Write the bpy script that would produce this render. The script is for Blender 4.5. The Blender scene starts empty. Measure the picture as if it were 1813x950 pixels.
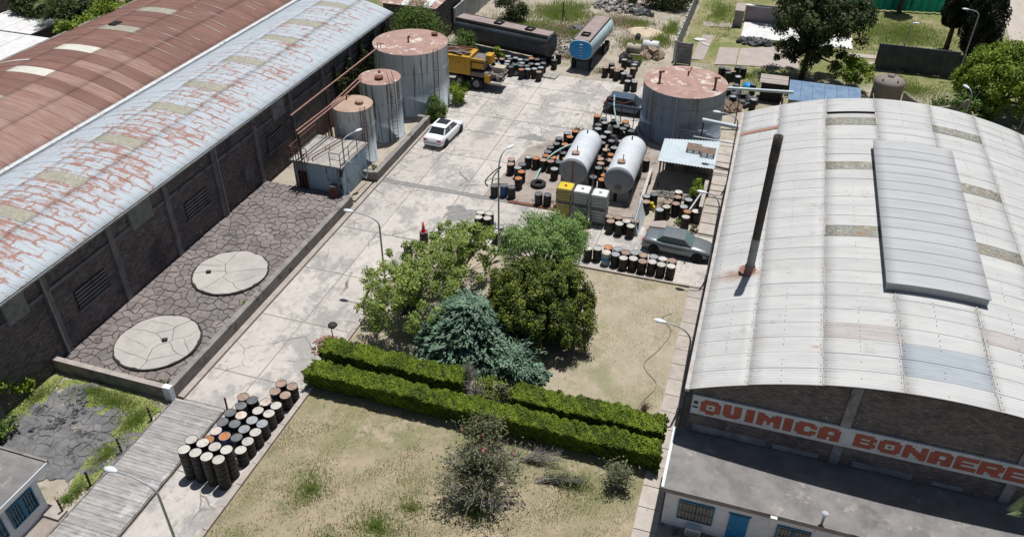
import bpy, math, random
import numpy as np
from mathutils import Vector, Matrix

# ---------------------------------------------------------------- camera, sky, sun, exposure
SC = bpy.context.scene
COL = SC.collection
PI = math.pi
R = math.radians
random.seed(7)
rng = np.random.default_rng(11)

CAM_H, PITCH, ROLL, YAW, FPX = 30.0, 0.6215987, 0.00993895, 0.3020458, 1438.78
cd = bpy.data.cameras.new('camera')
cam = bpy.data.objects.new('camera', cd)
COL.objects.link(cam)
cd.sensor_width = 36.0
cd.lens = FPX / 1813.0 * 36.0
cd.clip_start, cd.clip_end = 0.5, 2000.0
_cy, _sy, _cp, _sp = math.cos(YAW), math.sin(YAW), math.cos(PITCH), math.sin(PITCH)
_f = Vector((-_sy * _cp, _cy * _cp, -_sp)); _r = Vector((_cy, _sy, 0)); _d = _f.cross(_r)
_c, _s = math.cos(ROLL), math.sin(ROLL)
_r2 = _c * _r - _s * _d; _d2 = _s * _r + _c * _d
_m = Matrix.Identity(4)
for i in range(3):
    _m[i][0], _m[i][1], _m[i][2] = _r2[i], -_d2[i], -_f[i]
_m[2][3] = CAM_H
cam.matrix_world = _m
SC.camera = cam

SUN_EL, SUN_AZ = R(75.5), R(10.0)          # azimuth from +Y towards +X
W = bpy.data.worlds.new('World'); SC.world = W; W.use_nodes = True
wn = W.node_tree.nodes; wl = W.node_tree.links; wn.clear()
sky = wn.new('ShaderNodeTexSky'); sky.sky_type = 'NISHITA'; sky.sun_disc = False
sky.sun_elevation = SUN_EL; sky.sun_rotation = SUN_AZ
sky.air_density = 1.0; sky.dust_density = 1.2; sky.ozone_density = 1.0
bg = wn.new('ShaderNodeBackground'); bg.inputs[1].default_value = 0.05
wo = wn.new('ShaderNodeOutputWorld')
wl.new(sky.outputs[0], bg.inputs[0]); wl.new(bg.outputs[0], wo.inputs[0])
sl = bpy.data.lights.new('sun', 'SUN'); sl.energy = 4.8; sl.angle = R(0.55); sl.color = (1.0, 0.985, 0.96)
so = bpy.data.objects.new('sun', sl); COL.objects.link(so)
so.location = (0, 0, 60)
_sd = Vector((math.cos(SUN_EL) * math.sin(SUN_AZ), math.cos(SUN_EL) * math.cos(SUN_AZ), math.sin(SUN_EL)))
so.rotation_euler = _sd.to_track_quat('Z', 'Y').to_euler()
SC.view_settings.view_transform = 'Standard'; SC.view_settings.look = 'None'
SC.view_settings.exposure = 0.0; SC.view_settings.gamma = 1.0
SC.view_settings.use_curve_mapping = False

# ---------------------------------------------------------------- objects
def link(o): COL.objects.link(o); return o
def tag(o, label=None, cat=None, group=None, kind=None):
    if label: o['label'] = label
    if cat: o['category'] = cat
    if group: o['group'] = group
    if kind: o['kind'] = kind
    return o
def thing(name, label, cat, loc=(0, 0, 0), rz=0.0, group=None):
    o = bpy.data.objects.new(name, None); o.empty_display_size = .2
    link(o); o.location = loc; o.rotation_euler = (0, 0, rz)
    return tag(o, label, cat, group)
def put(name, mesh, parent=None, world=True, loc=None, rot=None):
    o = bpy.data.objects.new(name, mesh); link(o)
    if parent is not None:
        o.parent = parent
        if world and parent.type == 'EMPTY':
            o.matrix_parent_inverse = Matrix.Translation(-Vector(parent.location))
    if loc is not None: o.location = loc
    if rot is not None: o.rotation_euler = rot
    return o
def copy_tree(o, parent=None):
    c = o.copy(); link(c)
    if parent is not None: c.parent = parent
    for ch in KIDS.get(o.name, []) or [x for x in bpy.data.objects if x.parent == o]:
        copy_tree(ch, c)
    return c
KIDS = {}

class MB:
    """collects shapes; build() links them as ONE mesh object"""
    def __init__(s): s.v = []; s.f = []; s.sm = []; s.mi = []; s.m = 0
    def add(s, vs, fs, smooth=False):
        b = len(s.v); s.v.extend([tuple(map(float, p)) for p in vs])
        for f in fs: s.f.append([b + i for i in f]); s.sm.append(smooth); s.mi.append(s.m)
        return s
    def box(s, x0, x1, y0, y1, z0, z1):
        vs = [(x, y, z) for z in (z0, z1) for y in (y0, y1) for x in (x0, x1)]
        return s.add(vs, [(0, 2, 3, 1), (4, 5, 7, 6), (0, 1, 5, 4), (2, 6, 7, 3), (0, 4, 6, 2), (1, 3, 7, 5)])
    def obox(s, c, size, rz=0.0, rx=0.0, ry=0.0):
        m = Matrix.Rotation(rz, 3, 'Z') @ Matrix.Rotation(ry, 3, 'Y') @ Matrix.Rotation(rx, 3, 'X')
        h = Vector(size) / 2; c = Vector(c)
        vs = [c + m @ Vector((x * h.x, y * h.y, z * h.z)) for z in (-1, 1) for y in (-1, 1) for x in (-1, 1)]
        return s.add(vs, [(0, 2, 3, 1), (4, 5, 7, 6), (0, 1, 5, 4), (2, 6, 7, 3), (0, 4, 6, 2), (1, 3, 7, 5)])
    def hexa(s, b, t):
        """b, t: 4 bottom / 4 top points, counter-clockwise from above"""
        return s.add(list(b) + list(t), [(3, 2, 1, 0), (4, 5, 6, 7), (0, 1, 5, 4), (1, 2, 6, 5), (2, 3, 7, 6), (3, 0, 4, 7)])
    def tube(s, pts, r, n=8, r2=None, cap=True):
        pts = [Vector(p) for p in pts]; k = len(pts); vs = []; fs = []
        up = Vector((0, 0, 1)); prev = None
        for i, p in enumerate(pts):
            t = (pts[min(i + 1, k - 1)] - pts[max(i - 1, 0)]).normalized()
            a = prev if prev is not None else (t.cross(up) if abs(t.z) < .95 else t.cross(Vector((1, 0, 0))))
            a = (a - t * a.dot(t)).normalized(); prev = a; b = t.cross(a)
            rr = r if r2 is None else r + (r2 - r) * i / max(1, k - 1)
            for j in range(n):
                q = 2 * PI * j / n; vs.append(p + (a * math.cos(q) + b * math.sin(q)) * rr)
        for i in range(k - 1):
            for j in range(n):
                j2 = (j + 1) % n
                fs.append((i * n + j, i * n + j2, (i + 1) * n + j2, (i + 1) * n + j))
        s.add(vs, fs, True)
        if cap:
            s.add(vs[:n], [tuple(range(n))[::-1]]); s.add(vs[-n:], [tuple(range(n))])
        return s
    def lathe(s, prof, n=24, c=(0, 0, 0), mat=None, smooth=True, capb=False, capt=False):
        vs = []; fs = []; c = Vector(c)
        for (r, z) in prof:
            for j in range(n):
                q = 2 * PI * j / n; p = Vector((r * math.cos(q), r * math.sin(q), z))
                if mat is not None: p = mat @ p
                vs.append(c + p)
        for i in range(len(prof) - 1):
            for j in range(n):
                j2 = (j + 1) % n
                fs.append((i * n + j, i * n + j2, (i + 1) * n + j2, (i + 1) * n + j))
        s.add(vs, fs, smooth)
        if capb: s.add(vs[:n], [tuple(range(n))[::-1]])
        if capt: s.add(vs[-n:], [tuple(range(n))])
        return s
    def prism(s, poly, z0, z1):
        """poly: ccw list of (x, y)"""
        n = len(poly); vs = [(x, y, z0) for x, y in poly] + [(x, y, z1) for x, y in poly]
        return s.add(vs, [tuple(range(n))[::-1], tuple(range(n, 2 * n))] + [(i, (i + 1) % n, n + (i + 1) % n, n + i) for i in range(n)])
    def prism_y(s, poly, y0, y1):
        """poly in (x, z), extruded along y"""
        n = len(poly); vs = [(x, y0, z) for x, z in poly] + [(x, y1, z) for x, z in poly]
        return s.add(vs, [tuple(range(n)), tuple(range(n, 2 * n))[::-1]] + [(i, n + i, n + (i + 1) % n, (i + 1) % n) for i in range(n)])
    def mesh(s, name, mats):
        me = bpy.data.meshes.new(name); me.from_pydata(s.v, [], s.f)
        if not isinstance(mats, (list, tuple)): mats = [mats]
        for m in mats: me.materials.append(m)
        me.polygons.foreach_set('use_smooth', s.sm); me.polygons.foreach_set('material_index', s.mi)
        me.update(); return me
    def build(s, name, mats, parent=None, world=True, loc=None, rot=None):
        return put(name, s.mesh(name, mats), parent, world, loc, rot)

def quads(name, V, mat):
    """V: (n,4,3) array -> mesh of loose quads"""
    n = len(V); me = bpy.data.meshes.new(name)
    me.vertices.add(4 * n); me.vertices.foreach_set('co', V.reshape(-1).astype(np.float32))
    me.loops.add(4 * n); me.loops.foreach_set('vertex_index', np.arange(4 * n, dtype=np.int32))
    me.polygons.add(n); me.polygons.foreach_set('loop_start', np.arange(0, 4 * n, 4, dtype=np.int32))
    me.polygons.foreach_set('loop_total', np.full(n, 4, dtype=np.int32))
    me.materials.append(mat); me.update(calc_edges=True); me.validate(); return me

# ---------------------------------------------------------------- materials
def pmat(name, c1, c2=None, sc=1.0, stretch=(1, 1, 1), lo=.35, hi=.65, detail=5, rough=.85, metal=0.0, layers=(), bump=0.0, bsc=18.0,
         rnd=0.0, coord='pos', island=0.0, nr=.68, spec=.3, trans=0.0, wave=None, alpha=None):
    m = bpy.data.materials.new(name); m.use_nodes = True
    nt = m.node_tree; N = nt.nodes; L = nt.links
    bs = N['Principled BSDF']
    if coord == 'pos': src = N.new('ShaderNodeNewGeometry').outputs['Position']
    else: src = N.new('ShaderNodeTexCoord').outputs['Object']
    oi = None
    def vec(st):
        if tuple(st) == (1, 1, 1): return src
        v = N.new('ShaderNodeVectorMath'); v.operation = 'MULTIPLY'; v.inputs[1].default_value = st; L.new(src, v.inputs[0]); return v.outputs[0]
    def noise(scale, st, lo, hi, det, off=0.0):
        t = N.new('ShaderNodeTexNoise'); t.inputs['Scale'].default_value = scale; t.inputs['Detail'].default_value = det
        t.inputs['Roughness'].default_value = nr
        vv = vec(st)
        if off:
            a = N.new('ShaderNodeVectorMath'); a.operation = 'ADD'; a.inputs[1].default_value = (off, off * 1.7, off * .6); L.new(vv, a.inputs[0]); vv = a.outputs[0]
        L.new(vv, t.inputs['Vector'])
        r = N.new('ShaderNodeMapRange'); r.inputs['From Min'].default_value = lo; r.inputs['From Max'].default_value = hi; r.interpolation_type = 'SMOOTHSTEP'
        L.new(t.outputs['Fac'], r.inputs['Value']); return r.outputs['Result']
    def mix(a, b, fac):
        x = N.new('ShaderNodeMix'); x.data_type = 'RGBA'
        for sock, val in ((x.inputs[0], fac), (x.inputs[6], a), (x.inputs[7], b)):
            if isinstance(val, (int, float)): sock.default_value = val
            elif isinstance(val, (tuple, list)): sock.default_value = (*val[:3], 1)
            else: L.new(val, sock)
        return x.outputs[2]
    col = tuple(c1)
    if c2 is not None: col = mix(c1, c2, noise(sc, stretch, lo, hi, detail))
    for k, ly in enumerate(layers):
        c, s_, st, a, b = ly[:5]; det = ly[5] if len(ly) > 5 else 6
        fac = noise(s_, st, a, b, det, off=3.1 + 7.7 * k)
        if len(ly) > 6:
            mm = N.new('ShaderNodeMath'); mm.operation = 'MULTIPLY'; mm.inputs[1].default_value = ly[6]; L.new(fac, mm.inputs[0]); fac = mm.outputs[0]
        col = mix(col, c, fac)
    def bright(col, fsock, amp):
        mr = N.new('ShaderNodeMapRange'); mr.inputs['To Min'].default_value = 1 - amp; mr.inputs['To Max'].default_value = 1 + amp; L.new(fsock, mr.inputs['Value'])
        h = N.new('ShaderNodeVectorMath'); h.operation = 'SCALE'
        if isinstance(col, tuple): h.inputs[0].default_value = col[:3]
        else: L.new(col, h.inputs[0])
        L.new(mr.outputs[0], h.inputs['Scale']); return h.outputs[0]
    if rnd:
        oi = N.new('ShaderNodeObjectInfo'); col = bright(col, oi.outputs['Random'], rnd)
    if island:
        g = N.new('ShaderNodeNewGeometry'); col = bright(col, g.outputs['Random Per Island'], island)
    if isinstance(col, tuple): bs.inputs['Base Color'].default_value = (*col[:3], 1)
    else: L.new(col, bs.inputs['Base Color'])
    bs.inputs['Roughness'].default_value = rough; bs.inputs['Metallic'].default_value = metal
    bs.inputs['Specular IOR Level'].default_value = spec
    if trans: bs.inputs['Transmission Weight'].default_value = trans
    if bump:
        b = N.new('ShaderNodeBump'); b.inputs['Strength'].default_value = bump; b.inputs['Distance'].default_value = .05
        t = N.new('ShaderNodeTexNoise'); t.inputs['Scale'].default_value = bsc; t.inputs['Detail'].default_value = 4
        L.new(src, t.inputs['Vector']); L.new(t.outputs['Fac'], b.inputs['Height']); L.new(b.outputs[0], bs.inputs['Normal'])
    return m
def leafmat(name, c1, c2, rough=.6, tr=.25, sc=.8, island=.35):
    m = pmat(name, c1, c2, sc=sc, rough=rough, island=island, spec=.25, lo=.38, hi=.62)
    nt = m.node_tree; N = nt.nodes; L = nt.links; bs = N['Principled BSDF']
    t = N.new('ShaderNodeBsdfTranslucent'); mx = N.new('ShaderNodeMixShader'); mx.inputs[0].default_value = tr
    src = bs.inputs['Base Color'].links[0].from_socket; L.new(src, t.inputs['Color'])
    L.new(bs.outputs[0], mx.inputs[1]); L.new(t.outputs[0], mx.inputs[2]); L.new(mx.outputs[0], N['Material Output'].inputs['Surface'])
    return m
def brickmat(name, c1, c2, mortar, axis='y', bw=.26, bh=.085, dirt=None, rough=.9, bump=.6):
    m = bpy.data.materials.new(name); m.use_nodes = True; nt = m.node_tree; N = nt.nodes; L = nt.links; bs = N['Principled BSDF']
    g = N.new('ShaderNodeNewGeometry'); sp = N.new('ShaderNodeSeparateXYZ'); L.new(g.outputs['Position'], sp.inputs[0])
    cb = N.new('ShaderNodeCombineXYZ'); L.new(sp.outputs[1 if axis == 'y' else 0], cb.inputs[0]); L.new(sp.outputs[2], cb.inputs[1])
    bt = N.new('ShaderNodeTexBrick'); L.new(cb.outputs[0], bt.inputs['Vector'])
    bt.inputs['Color1'].default_value = (*c1, 1); bt.inputs['Color2'].default_value = (*c2, 1); bt.inputs['Mortar'].default_value = (*mortar, 1)
    bt.inputs['Scale'].default_value = 1; bt.inputs['Brick Width'].default_value = bw; bt.inputs['Row Height'].default_value = bh
    bt.inputs['Mortar Size'].default_value = .012; bt.inputs['Mortar Smooth'].default_value = .2
    col = bt.outputs['Color']
    for (c, s_, a, b) in (dirt or ()):
        t = N.new('ShaderNodeTexNoise'); t.inputs['Scale'].default_value = s_; t.inputs['Detail'].default_value = 7; t.inputs['Roughness'].default_value = .65; L.new(g.outputs['Position'], t.inputs['Vector'])
        r = N.new('ShaderNodeMapRange'); r.inputs['From Min'].default_value = a; r.inputs['From Max'].default_value = b; L.new(t.outputs['Fac'], r.inputs['Value'])
        x = N.new('ShaderNodeMix'); x.data_type = 'RGBA'; L.new(r.outputs[0], x.inputs[0]); L.new(col, x.inputs[6]); x.inputs[7].default_value = (*c, 1); col = x.outputs[2]
    L.new(col, bs.inputs['Base Color']); bs.inputs['Roughness'].default_value = rough; bs.inputs['Specular IOR Level'].default_value = .2
    b = N.new('ShaderNodeBump'); b.inputs['Strength'].default_value = bump; b.inputs['Distance'].default_value = .02; b.invert = True
    L.new(bt.outputs['Fac'], b.inputs['Height']); L.new(b.outputs[0], bs.inputs['Normal'])
    return m
def peelmat(name):
    """pale blue roof paint that has come off along sheet laps and purlin lines, down to red oxide"""
    m = bpy.data.materials.new(name); m.use_nodes = True; nt = m.node_tree; N = nt.nodes; L = nt.links; bs = N['Principled BSDF']
    g = N.new('ShaderNodeNewGeometry'); P = g.outputs['Position']
    def math_(op, a, b=None, c=None):
        n = N.new('ShaderNodeMath'); n.operation = op
        for i, q in enumerate((a, b, c)):
            if q is None: continue
            if isinstance(q, (int, float)): n.inputs[i].default_value = q
            else: L.new(q, n.inputs[i])
        return n.outputs[0]
    def nz(scale, st, det=5, rg=.6):
        v = N.new('ShaderNodeVectorMath'); v.operation = 'MULTIPLY'; v.inputs[1].default_value = st; L.new(P, v.inputs[0])
        t = N.new('ShaderNodeTexNoise'); t.inputs['Scale'].default_value = scale; t.inputs['Detail'].default_value = det; t.inputs['Roughness'].default_value = rg
        L.new(v.outputs[0], t.inputs['Vector']); return t
    # wobble
    w = nz(1.6, (1, 1, 0), 6, .7)
    wv = N.new('ShaderNodeVectorMath'); wv.operation = 'SUBTRACT'; L.new(w.outputs['Color'], wv.inputs[0]); wv.inputs[1].default_value = (.5, .5, .5)
    ws = N.new('ShaderNodeVectorMath'); ws.operation = 'SCALE'; ws.inputs['Scale'].default_value = .9; L.new(wv.outputs[0], ws.inputs[0])
    ad = N.new('ShaderNodeVectorMath'); ad.operation = 'ADD'; L.new(P, ad.inputs[0]); L.new(ws.outputs[0], ad.inputs[1])
    mu = N.new('ShaderNodeVectorMath'); mu.operation = 'MULTIPLY'; mu.inputs[1].default_value = (1, 1, 0); L.new(ad.outputs[0], mu.inputs[0])
    bt = N.new('ShaderNodeTexBrick'); L.new(mu.outputs[0], bt.inputs['Vector']); bt.inputs['Scale'].default_value = 1
    bt.inputs['Brick Width'].default_value = 1.55; bt.inputs['Row Height'].default_value = .70; bt.inputs['Mortar Size'].default_value = .11; bt.inputs['Mortar Smooth'].default_value = .9
    sp = N.new('ShaderNodeSeparateXYZ'); L.new(P, sp.inputs[0])
    # amount: strongest on the yard-side flank, little by the crown and eave; dies out to the far end
    e1 = N.new('ShaderNodeMapRange'); e1.inputs['From Min'].default_value = -40.6; e1.inputs['From Max'].default_value = -38.2; L.new(sp.outputs[0], e1.inputs['Value'])
    e2 = N.new('ShaderNodeMapRange'); e2.inputs['From Min'].default_value = -32.6; e2.inputs['From Max'].default_value = -33.9; L.new(sp.outputs[0], e2.inputs['Value'])
    big = nz(.55, (.7, 1, 1), 4); fine = nz(2.1, (.45, 2.4, 1), 9, .75)
    e3 = N.new('ShaderNodeMapRange'); e3.inputs['From Min'].default_value = 70; e3.inputs['From Max'].default_value = 24; e3.inputs['To Min'].default_value = .09; e3.inputs['To Max'].default_value = .21; L.new(sp.outputs[1], e3.inputs['Value'])
    amt = math_('MULTIPLY', e1.outputs[0], e2.outputs[0])
    a = math_('MULTIPLY', bt.outputs['Fac'], .17)
    a = math_('ADD', a, math_('MULTIPLY', fine.outputs['Fac'], .95)); a = math_('ADD', a, math_('MULTIPLY', big.outputs['Fac'], .55))
    a = math_('ADD', a, e3.outputs[0]); a = math_('ADD', a, math_('MULTIPLY', amt, .16))
    fr = N.new('ShaderNodeMapRange'); fr.inputs['From Min'].default_value = 1.08; fr.inputs['From Max'].default_value = 1.20; L.new(a, fr.inputs['Value'])
    ph = nz(1.1, (1, 1, 1), 4)
    def mix(a, b, f):
        x = N.new('ShaderNodeMix'); x.data_type = 'RGBA'
        for s_, q in ((x.inputs[0], f), (x.inputs[6], a), (x.inputs[7], b)):
            if isinstance(q, tuple): s_.default_value = (*q, 1)
            elif isinstance(q, float): s_.default_value = q
            else: L.new(q, s_)
        return x.outputs[2]
    paint = mix((.355, .40, .435), (.455, .495, .53), ph.outputs['Fac'])
    rust = mix((.24, .115, .085), (.36, .21, .17), fine.outputs['Fac'])
    L.new(mix(paint, rust, fr.outputs[0]), bs.inputs['Base Color'])
    bs.inputs['Roughness'].default_value = .62; bs.inputs['Specular IOR Level'].default_value = .3
    return m
M = {}
M['asphalt_patch'] = pmat('asphalt_patch', (.20, .195, .19), (.28, .27, .26), sc=3, rough=.95, bump=.3, bsc=40)
M['concrete'] = pmat('yard_concrete', (.52, .475, .43), (.43, .395, .36), sc=.5, detail=12, nr=.78, rough=.93, rnd=.07, bump=.25, bsc=14, layers=[
    ((.27, .26, .25), .42, (1, .7, 1), .475, .565, 14, .8), ((.30, .28, .26), 2.2, (1, 1, 1), .54, .62, 12, .7), ((.55, .51, .47), 4.0, (1, 1, 1), .55, .64, 8, .8),
    ((.17, .165, .16), 3.6, (1, 1, 1), .62, .68, 6, .75), ((.13, .125, .12), .9, (2.2, .35, 1), .64, .72, 6, .6)])
M['concrete_joint'] = pmat('joint_dirt', (.22, .205, .19), (.33, .305, .275), sc=2, rough=.97)
M['concrete_path'] = pmat('path_concrete', (.45, .40, .35), (.36, .32, .285), sc=1.2, detail=7, rough=.93, rnd=.08, bump=.2, layers=[((.2, .19, .17), 2.2, (1, 1, 1), .62, .70, 8, .6)])
M['kerb'] = pmat('kerb_concrete', (.42, .37, .33), (.33, .29, .26), sc=2, rough=.93, rnd=.1, bump=.2)
M['dirty_pad'] = pmat('oily_pad', (.26, .22, .19), (.36, .31, .27), sc=.7, detail=8, rough=.95, bump=.4, layers=[((.07, .066, .062), .55, (1, 1, 1), .52, .62, 8, .85)])
M['ground'] = pmat('waste_ground', (.33, .29, .22), (.24, .22, .14), sc=.35, detail=9, rough=.97, bump=.8, bsc=6, layers=[
    ((.12, .15, .05), .16, (1, 1, 1), .50, .62, 9, .9), ((.40, .36, .30), .4, (1, 1, 1), .60, .7, 8, .7), ((.13, .12, .10), 1.3, (1, 1, 1), .62, .70, 9, .7)])
M['bare_earth'] = pmat('bare_earth', (.40, .35, .29), (.31, .27, .215), sc=.6, detail=9, rough=.97, bump=.7, bsc=9, layers=[
    ((.17, .15, .13), .9, (1, 1, 1), .58, .67, 9, .75), ((.15, .17, .06), .45, (1, 1, 1), .58, .66, 9, .8)])
M['dry_lawn'] = pmat('dry_lawn', (.37, .30, .205), (.28, .24, .155), sc=.9, detail=9, rough=.97, bump=.8, bsc=22, layers=[
    ((.19, .19, .09), .20, (1, 1, 1), .47, .62, 10, .8), ((.42, .345, .25), .5, (1, 1, 1), .55, .68, 8, .8), ((.10, .12, .04), 2.6, (1, 1, 1), .56, .68, 8, .6), ((.17, .14, .10), 6., (1, 1, 1), .60, .7, 5, .6)])
M['garden_lawn'] = pmat('garden_lawn', (.40, .345, .26), (.33, .285, .205), sc=1.1, detail=9, rough=.97, bump=.7, bsc=24, layers=[
    ((.23, .225, .125), .33, (1, 1, 1), .50, .64, 10, .75), ((.26, .215, .155), 4.5, (1, 1, 1), .56, .68, 7, .7), ((.12, .11, .09), .5, (1, 1, 1), .66, .74, 7, .7)])
M['green_lawn'] = pmat('green_lawn', (.16, .18, .06), (.26, .235, .12), sc=.30, detail=9, rough=.97, bump=.8, bsc=16, layers=[((.38, .32, .20), .25, (1, 1, 1), .5, .66, 8, .9), ((.09, .12, .03), 1.9, (1, 1, 1), .55, .66, 8, .7)])
M['dirt_road'] = pmat('dirt_road', (.46, .41, .36), (.40, .355, .31), sc=.5, stretch=(1.6, .35, 1), detail=8, rough=.97, bump=.3)
M['asphalt_spill'] = pmat('tar_spill', (.115, .115, .12), (.19, .185, .18), sc=1.2, detail=9, rough=.9, bump=1.0, bsc=4, layers=[((.05, .05, .052), .9, (1, 1, 1), .56, .62, 9, .85), ((.38, .34, .28), 1.1, (1, 1, 1), .60, .68, 9, .6)])
M['brickA'] = brickmat('dark_brick_side', (.10, .085, .086), (.22, .18, .17), (.085, .08, .086), 'y', dirt=[((.07, .068, .075), .7, .5, .68), ((.045, .045, .052), .3, .54, .70), ((.45, .43, .42), 4.5, .64, .69), ((.20, .20, .215), .5, .60, .72)])
M['brickC'] = brickmat('dark_brick_front', (.12, .105, .105), (.26, .215, .205), (.10, .095, .10), 'x', bw=.24, bh=.08, dirt=[((.075, .072, .08), .9, .5, .68), ((.42, .40, .39), 5, .63, .69)])
M['plaster_grey'] = pmat('grey_render', (.30, .30, .32), (.17, .17, .185), sc=1.2, detail=7, rough=.9, bump=.3, layers=[((.06, .06, .065), 1.8, (1, 1, 1), .58, .7, 7, .7)])
M['plaster_dark'] = pmat('dark_render', (.13, .13, .145), (.19, .185, .19), sc=1.2, detail=7, rough=.9, bump=.3, layers=[((.045, .045, .05), 1.8, (1, 1, 1), .54, .66, 7, .7)])
M['sign_white'] = pmat('sign_white_paint', (.60, .65, .68), (.50, .55, .58), sc=2, rough=.8, layers=[((.10, .10, .105), 5, (1, 1, 1.2), .62, .68, 7, .75), ((.25, .26, .27), 2, (1, 1, 1), .6, .72, 6, .5)])
M['sign_red'] = pmat('sign_red_paint', (.42, .12, .085), (.34, .10, .07), sc=3, rough=.8, layers=[((.2, .07, .05), 6, (1, 1, 1), .6, .7, 6, .5)])
M['white_wall'] = pmat('white_wall_paint', (.72, .74, .76), (.64, .66, .69), sc=1.5, rough=.85, layers=[((.28, .28, .28), 2.4, (1, 1, .6), .62, .72, 7, .7), ((.40, .41, .42), .7, (1, 1, 1), .55, .7, 6, .5)])
M['roof_flat'] = pmat('flat_roof_screed', (.24, .225, .215), (.16, .155, .152), sc=.8, detail=8, rough=.95, bump=.3, layers=[((.36, .315, .29), 1.4, (1, 1, 1), .56, .70, 8, .8), ((.10, .098, .10), .55, (1, 1, 1), .55, .68, 8, .7)])
M['blue_paint'] = pmat('blue_door_paint', (.01, .20, .42), (.015, .16, .35), sc=2, rough=.5)
M['blue_frame'] = pmat('blue_window_paint', (.02, .19, .33), (.02, .14, .26), sc=3, rough=.55)
M['dark'] = pmat('dark_void', (.012, .012, .013), rough=.9)
M['glass_dark'] = pmat('dark_glass', (.03, .035, .04), rough=.08, spec=.6)
M['curtain'] = pmat('pale_curtain', (.34, .32, .28), (.24, .23, .21), sc=6, rough=.9)
M['roofA'] = peelmat('peeling_blue_roof_paint')
M['roofB'] = pmat('red_oxide_roof', (.215, .115, .092), (.175, .092, .074), sc=.6, stretch=(.5, 2, 1), detail=6, rough=.8, rnd=.07, layers=[((.40, .26, .22), .5, (.25, 5.0, 1), .62, .72, 6, .8), ((.17, .08, .07), .8, (.3, 3, 1), .6, .75, 6, .6)])
M['roofB_worn'] = pmat('red_oxide_roof_worn', (.33, .215, .18), (.245, .145, .118), sc=.9, stretch=(.5, 5, 1), detail=7, rough=.85, rnd=.05, layers=[((.27, .12, .09), .7, (.35, 7, 1), .54, .66, 6, .8)])
M['roofB_white'] = pmat('pale_worn_sheet', (.55, .52, .47), (.42, .38, .33), sc=2, stretch=(.4, 3, 1), rough=.8, layers=[((.3, .2, .16), 3, (1, 1, 1), .62, .72, 6, .6)])
M['roofC'] = pmat('grey_fibre_cement', (.505, .50, .485), (.44, .437, .427), sc=.7, stretch=(.35, 2.2, 1), detail=7, rough=.66, spec=.3, rnd=.03, layers=[
    ((.34, .335, .33), 1.0, (.3, 4, 1), .57, .70, 7, .65), ((.43, .405, .37), .35, (1, 1, 1), .55, .72, 6, .5), ((.18, .17, .16), 7, (1, 1, 1), .66, .72, 4, .75), ((.29, .26, .235), .8, (1, 1, 1), .60, .70, 8, .5)])
M['roofC_dirty'] = pmat('dirty_fibre_cement', (.36, .33, .31), (.44, .42, .40), sc=1.5, stretch=(.35, 5, 1), detail=8, rough=.8, layers=[((.24, .21, .19), 2.5, (1, 2, 1), .58, .7, 8, .7)])
M['roofC_blue'] = pmat('galvanised_sheet', (.36, .39, .42), (.31, .335, .36), sc=2, stretch=(.4, 4, 1), rough=.75)
M['roofC_mon'] = pmat('grey_monitor_sheet', (.42, .425, .425), (.37, .375, .38), sc=.8, stretch=(.4, 3, 1), detail=7, rough=.6, rnd=.03, layers=[((.40, .41, .42), 1.2, (.3, 4, 1), .62, .74, 7, .6)])
M['skylight'] = pmat('grimy_skylight', (.37, .35, .27), (.27, .26, .21), sc=6, detail=8, rough=.6, layers=[((.10, .095, .085), 7, (1, 1, 1), .58, .64, 6, .8), ((.47, .44, .35), 2, (1, 1, 1), .55, .7, 6, .7)])
M['skylightC'] = pmat('grimy_skylight_dark', (.30, .31, .26), (.20, .185, .16), sc=5, detail=8, rough=.6, layers=[((.07, .066, .06), 7, (1, 1, 1), .54, .62, 6, .85), ((.46, .48, .43), 4, (1, 1, 1), .58, .66, 6, .8), ((.26, .17, .09), 1.2, (1, 1, 1), .52, .62, 5, .6)])
M['skylightB'] = pmat('pale_skylight', (.62, .60, .52), (.54, .52, .45), sc=3, rough=.6)
M['gutter_white'] = pmat('pale_gutter', (.60, .61, .61), (.48, .49, .49), sc=2, rough=.7, layers=[((.15, .14, .14), 3, (1, 1, 1), .58, .66, 6, .8)])
M['gutter_dark'] = pmat('dark_gutter', (.16, .14, .125), (.26, .23, .205), sc=1.5, rough=.9)
M['eave_grey'] = pmat('eave_flashing', (.30, .31, .31), (.20, .20, .19), sc=2, rough=.7)
M['rust_flash'] = pmat('rusty_flashing', (.38, .33, .30), (.46, .43, .41), sc=2, rough=.85)
M['deck_under'] = pmat('roof_underside', (.05, .045, .042), rough=.95)
M['rust'] = pmat('rust', (.20, .085, .06), (.13, .06, .045), sc=4, rough=.9, bump=.3, layers=[((.32, .17, .12), 3, (1, 1, 1), .6, .7, 6, .7)])
M['rust_pale'] = pmat('rust_pale', (.36, .20, .165), (.28, .15, .12), sc=3, rough=.9)
M['tank_lid'] = pmat('rusty_tank_top', (.38, .245, .21), (.30, .185, .155), sc=1.0, detail=8, rough=.85, bump=.25, bsc=8, layers=[((.58, .52, .47), .95, (1, 1, 1), .54, .61, 8, .9), ((.20, .11, .09), 1.6, (1, 1, 1), .60, .70, 8, .7), ((.47, .34, .27), .5, (1, 1, 1), .5, .7, 6, .6)])
M['tank_lid2'] = pmat('tan_tank_top', (.43, .31, .24), (.36, .24, .18), sc=1.2, detail=8, rough=.85, bump=.25, bsc=8, layers=[((.26, .14, .10), 1.6, (1, 1, 1), .57, .67, 8, .8), ((.50, .42, .36), 1.0, (1, 1, 1), .58, .68, 8, .7)])
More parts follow.
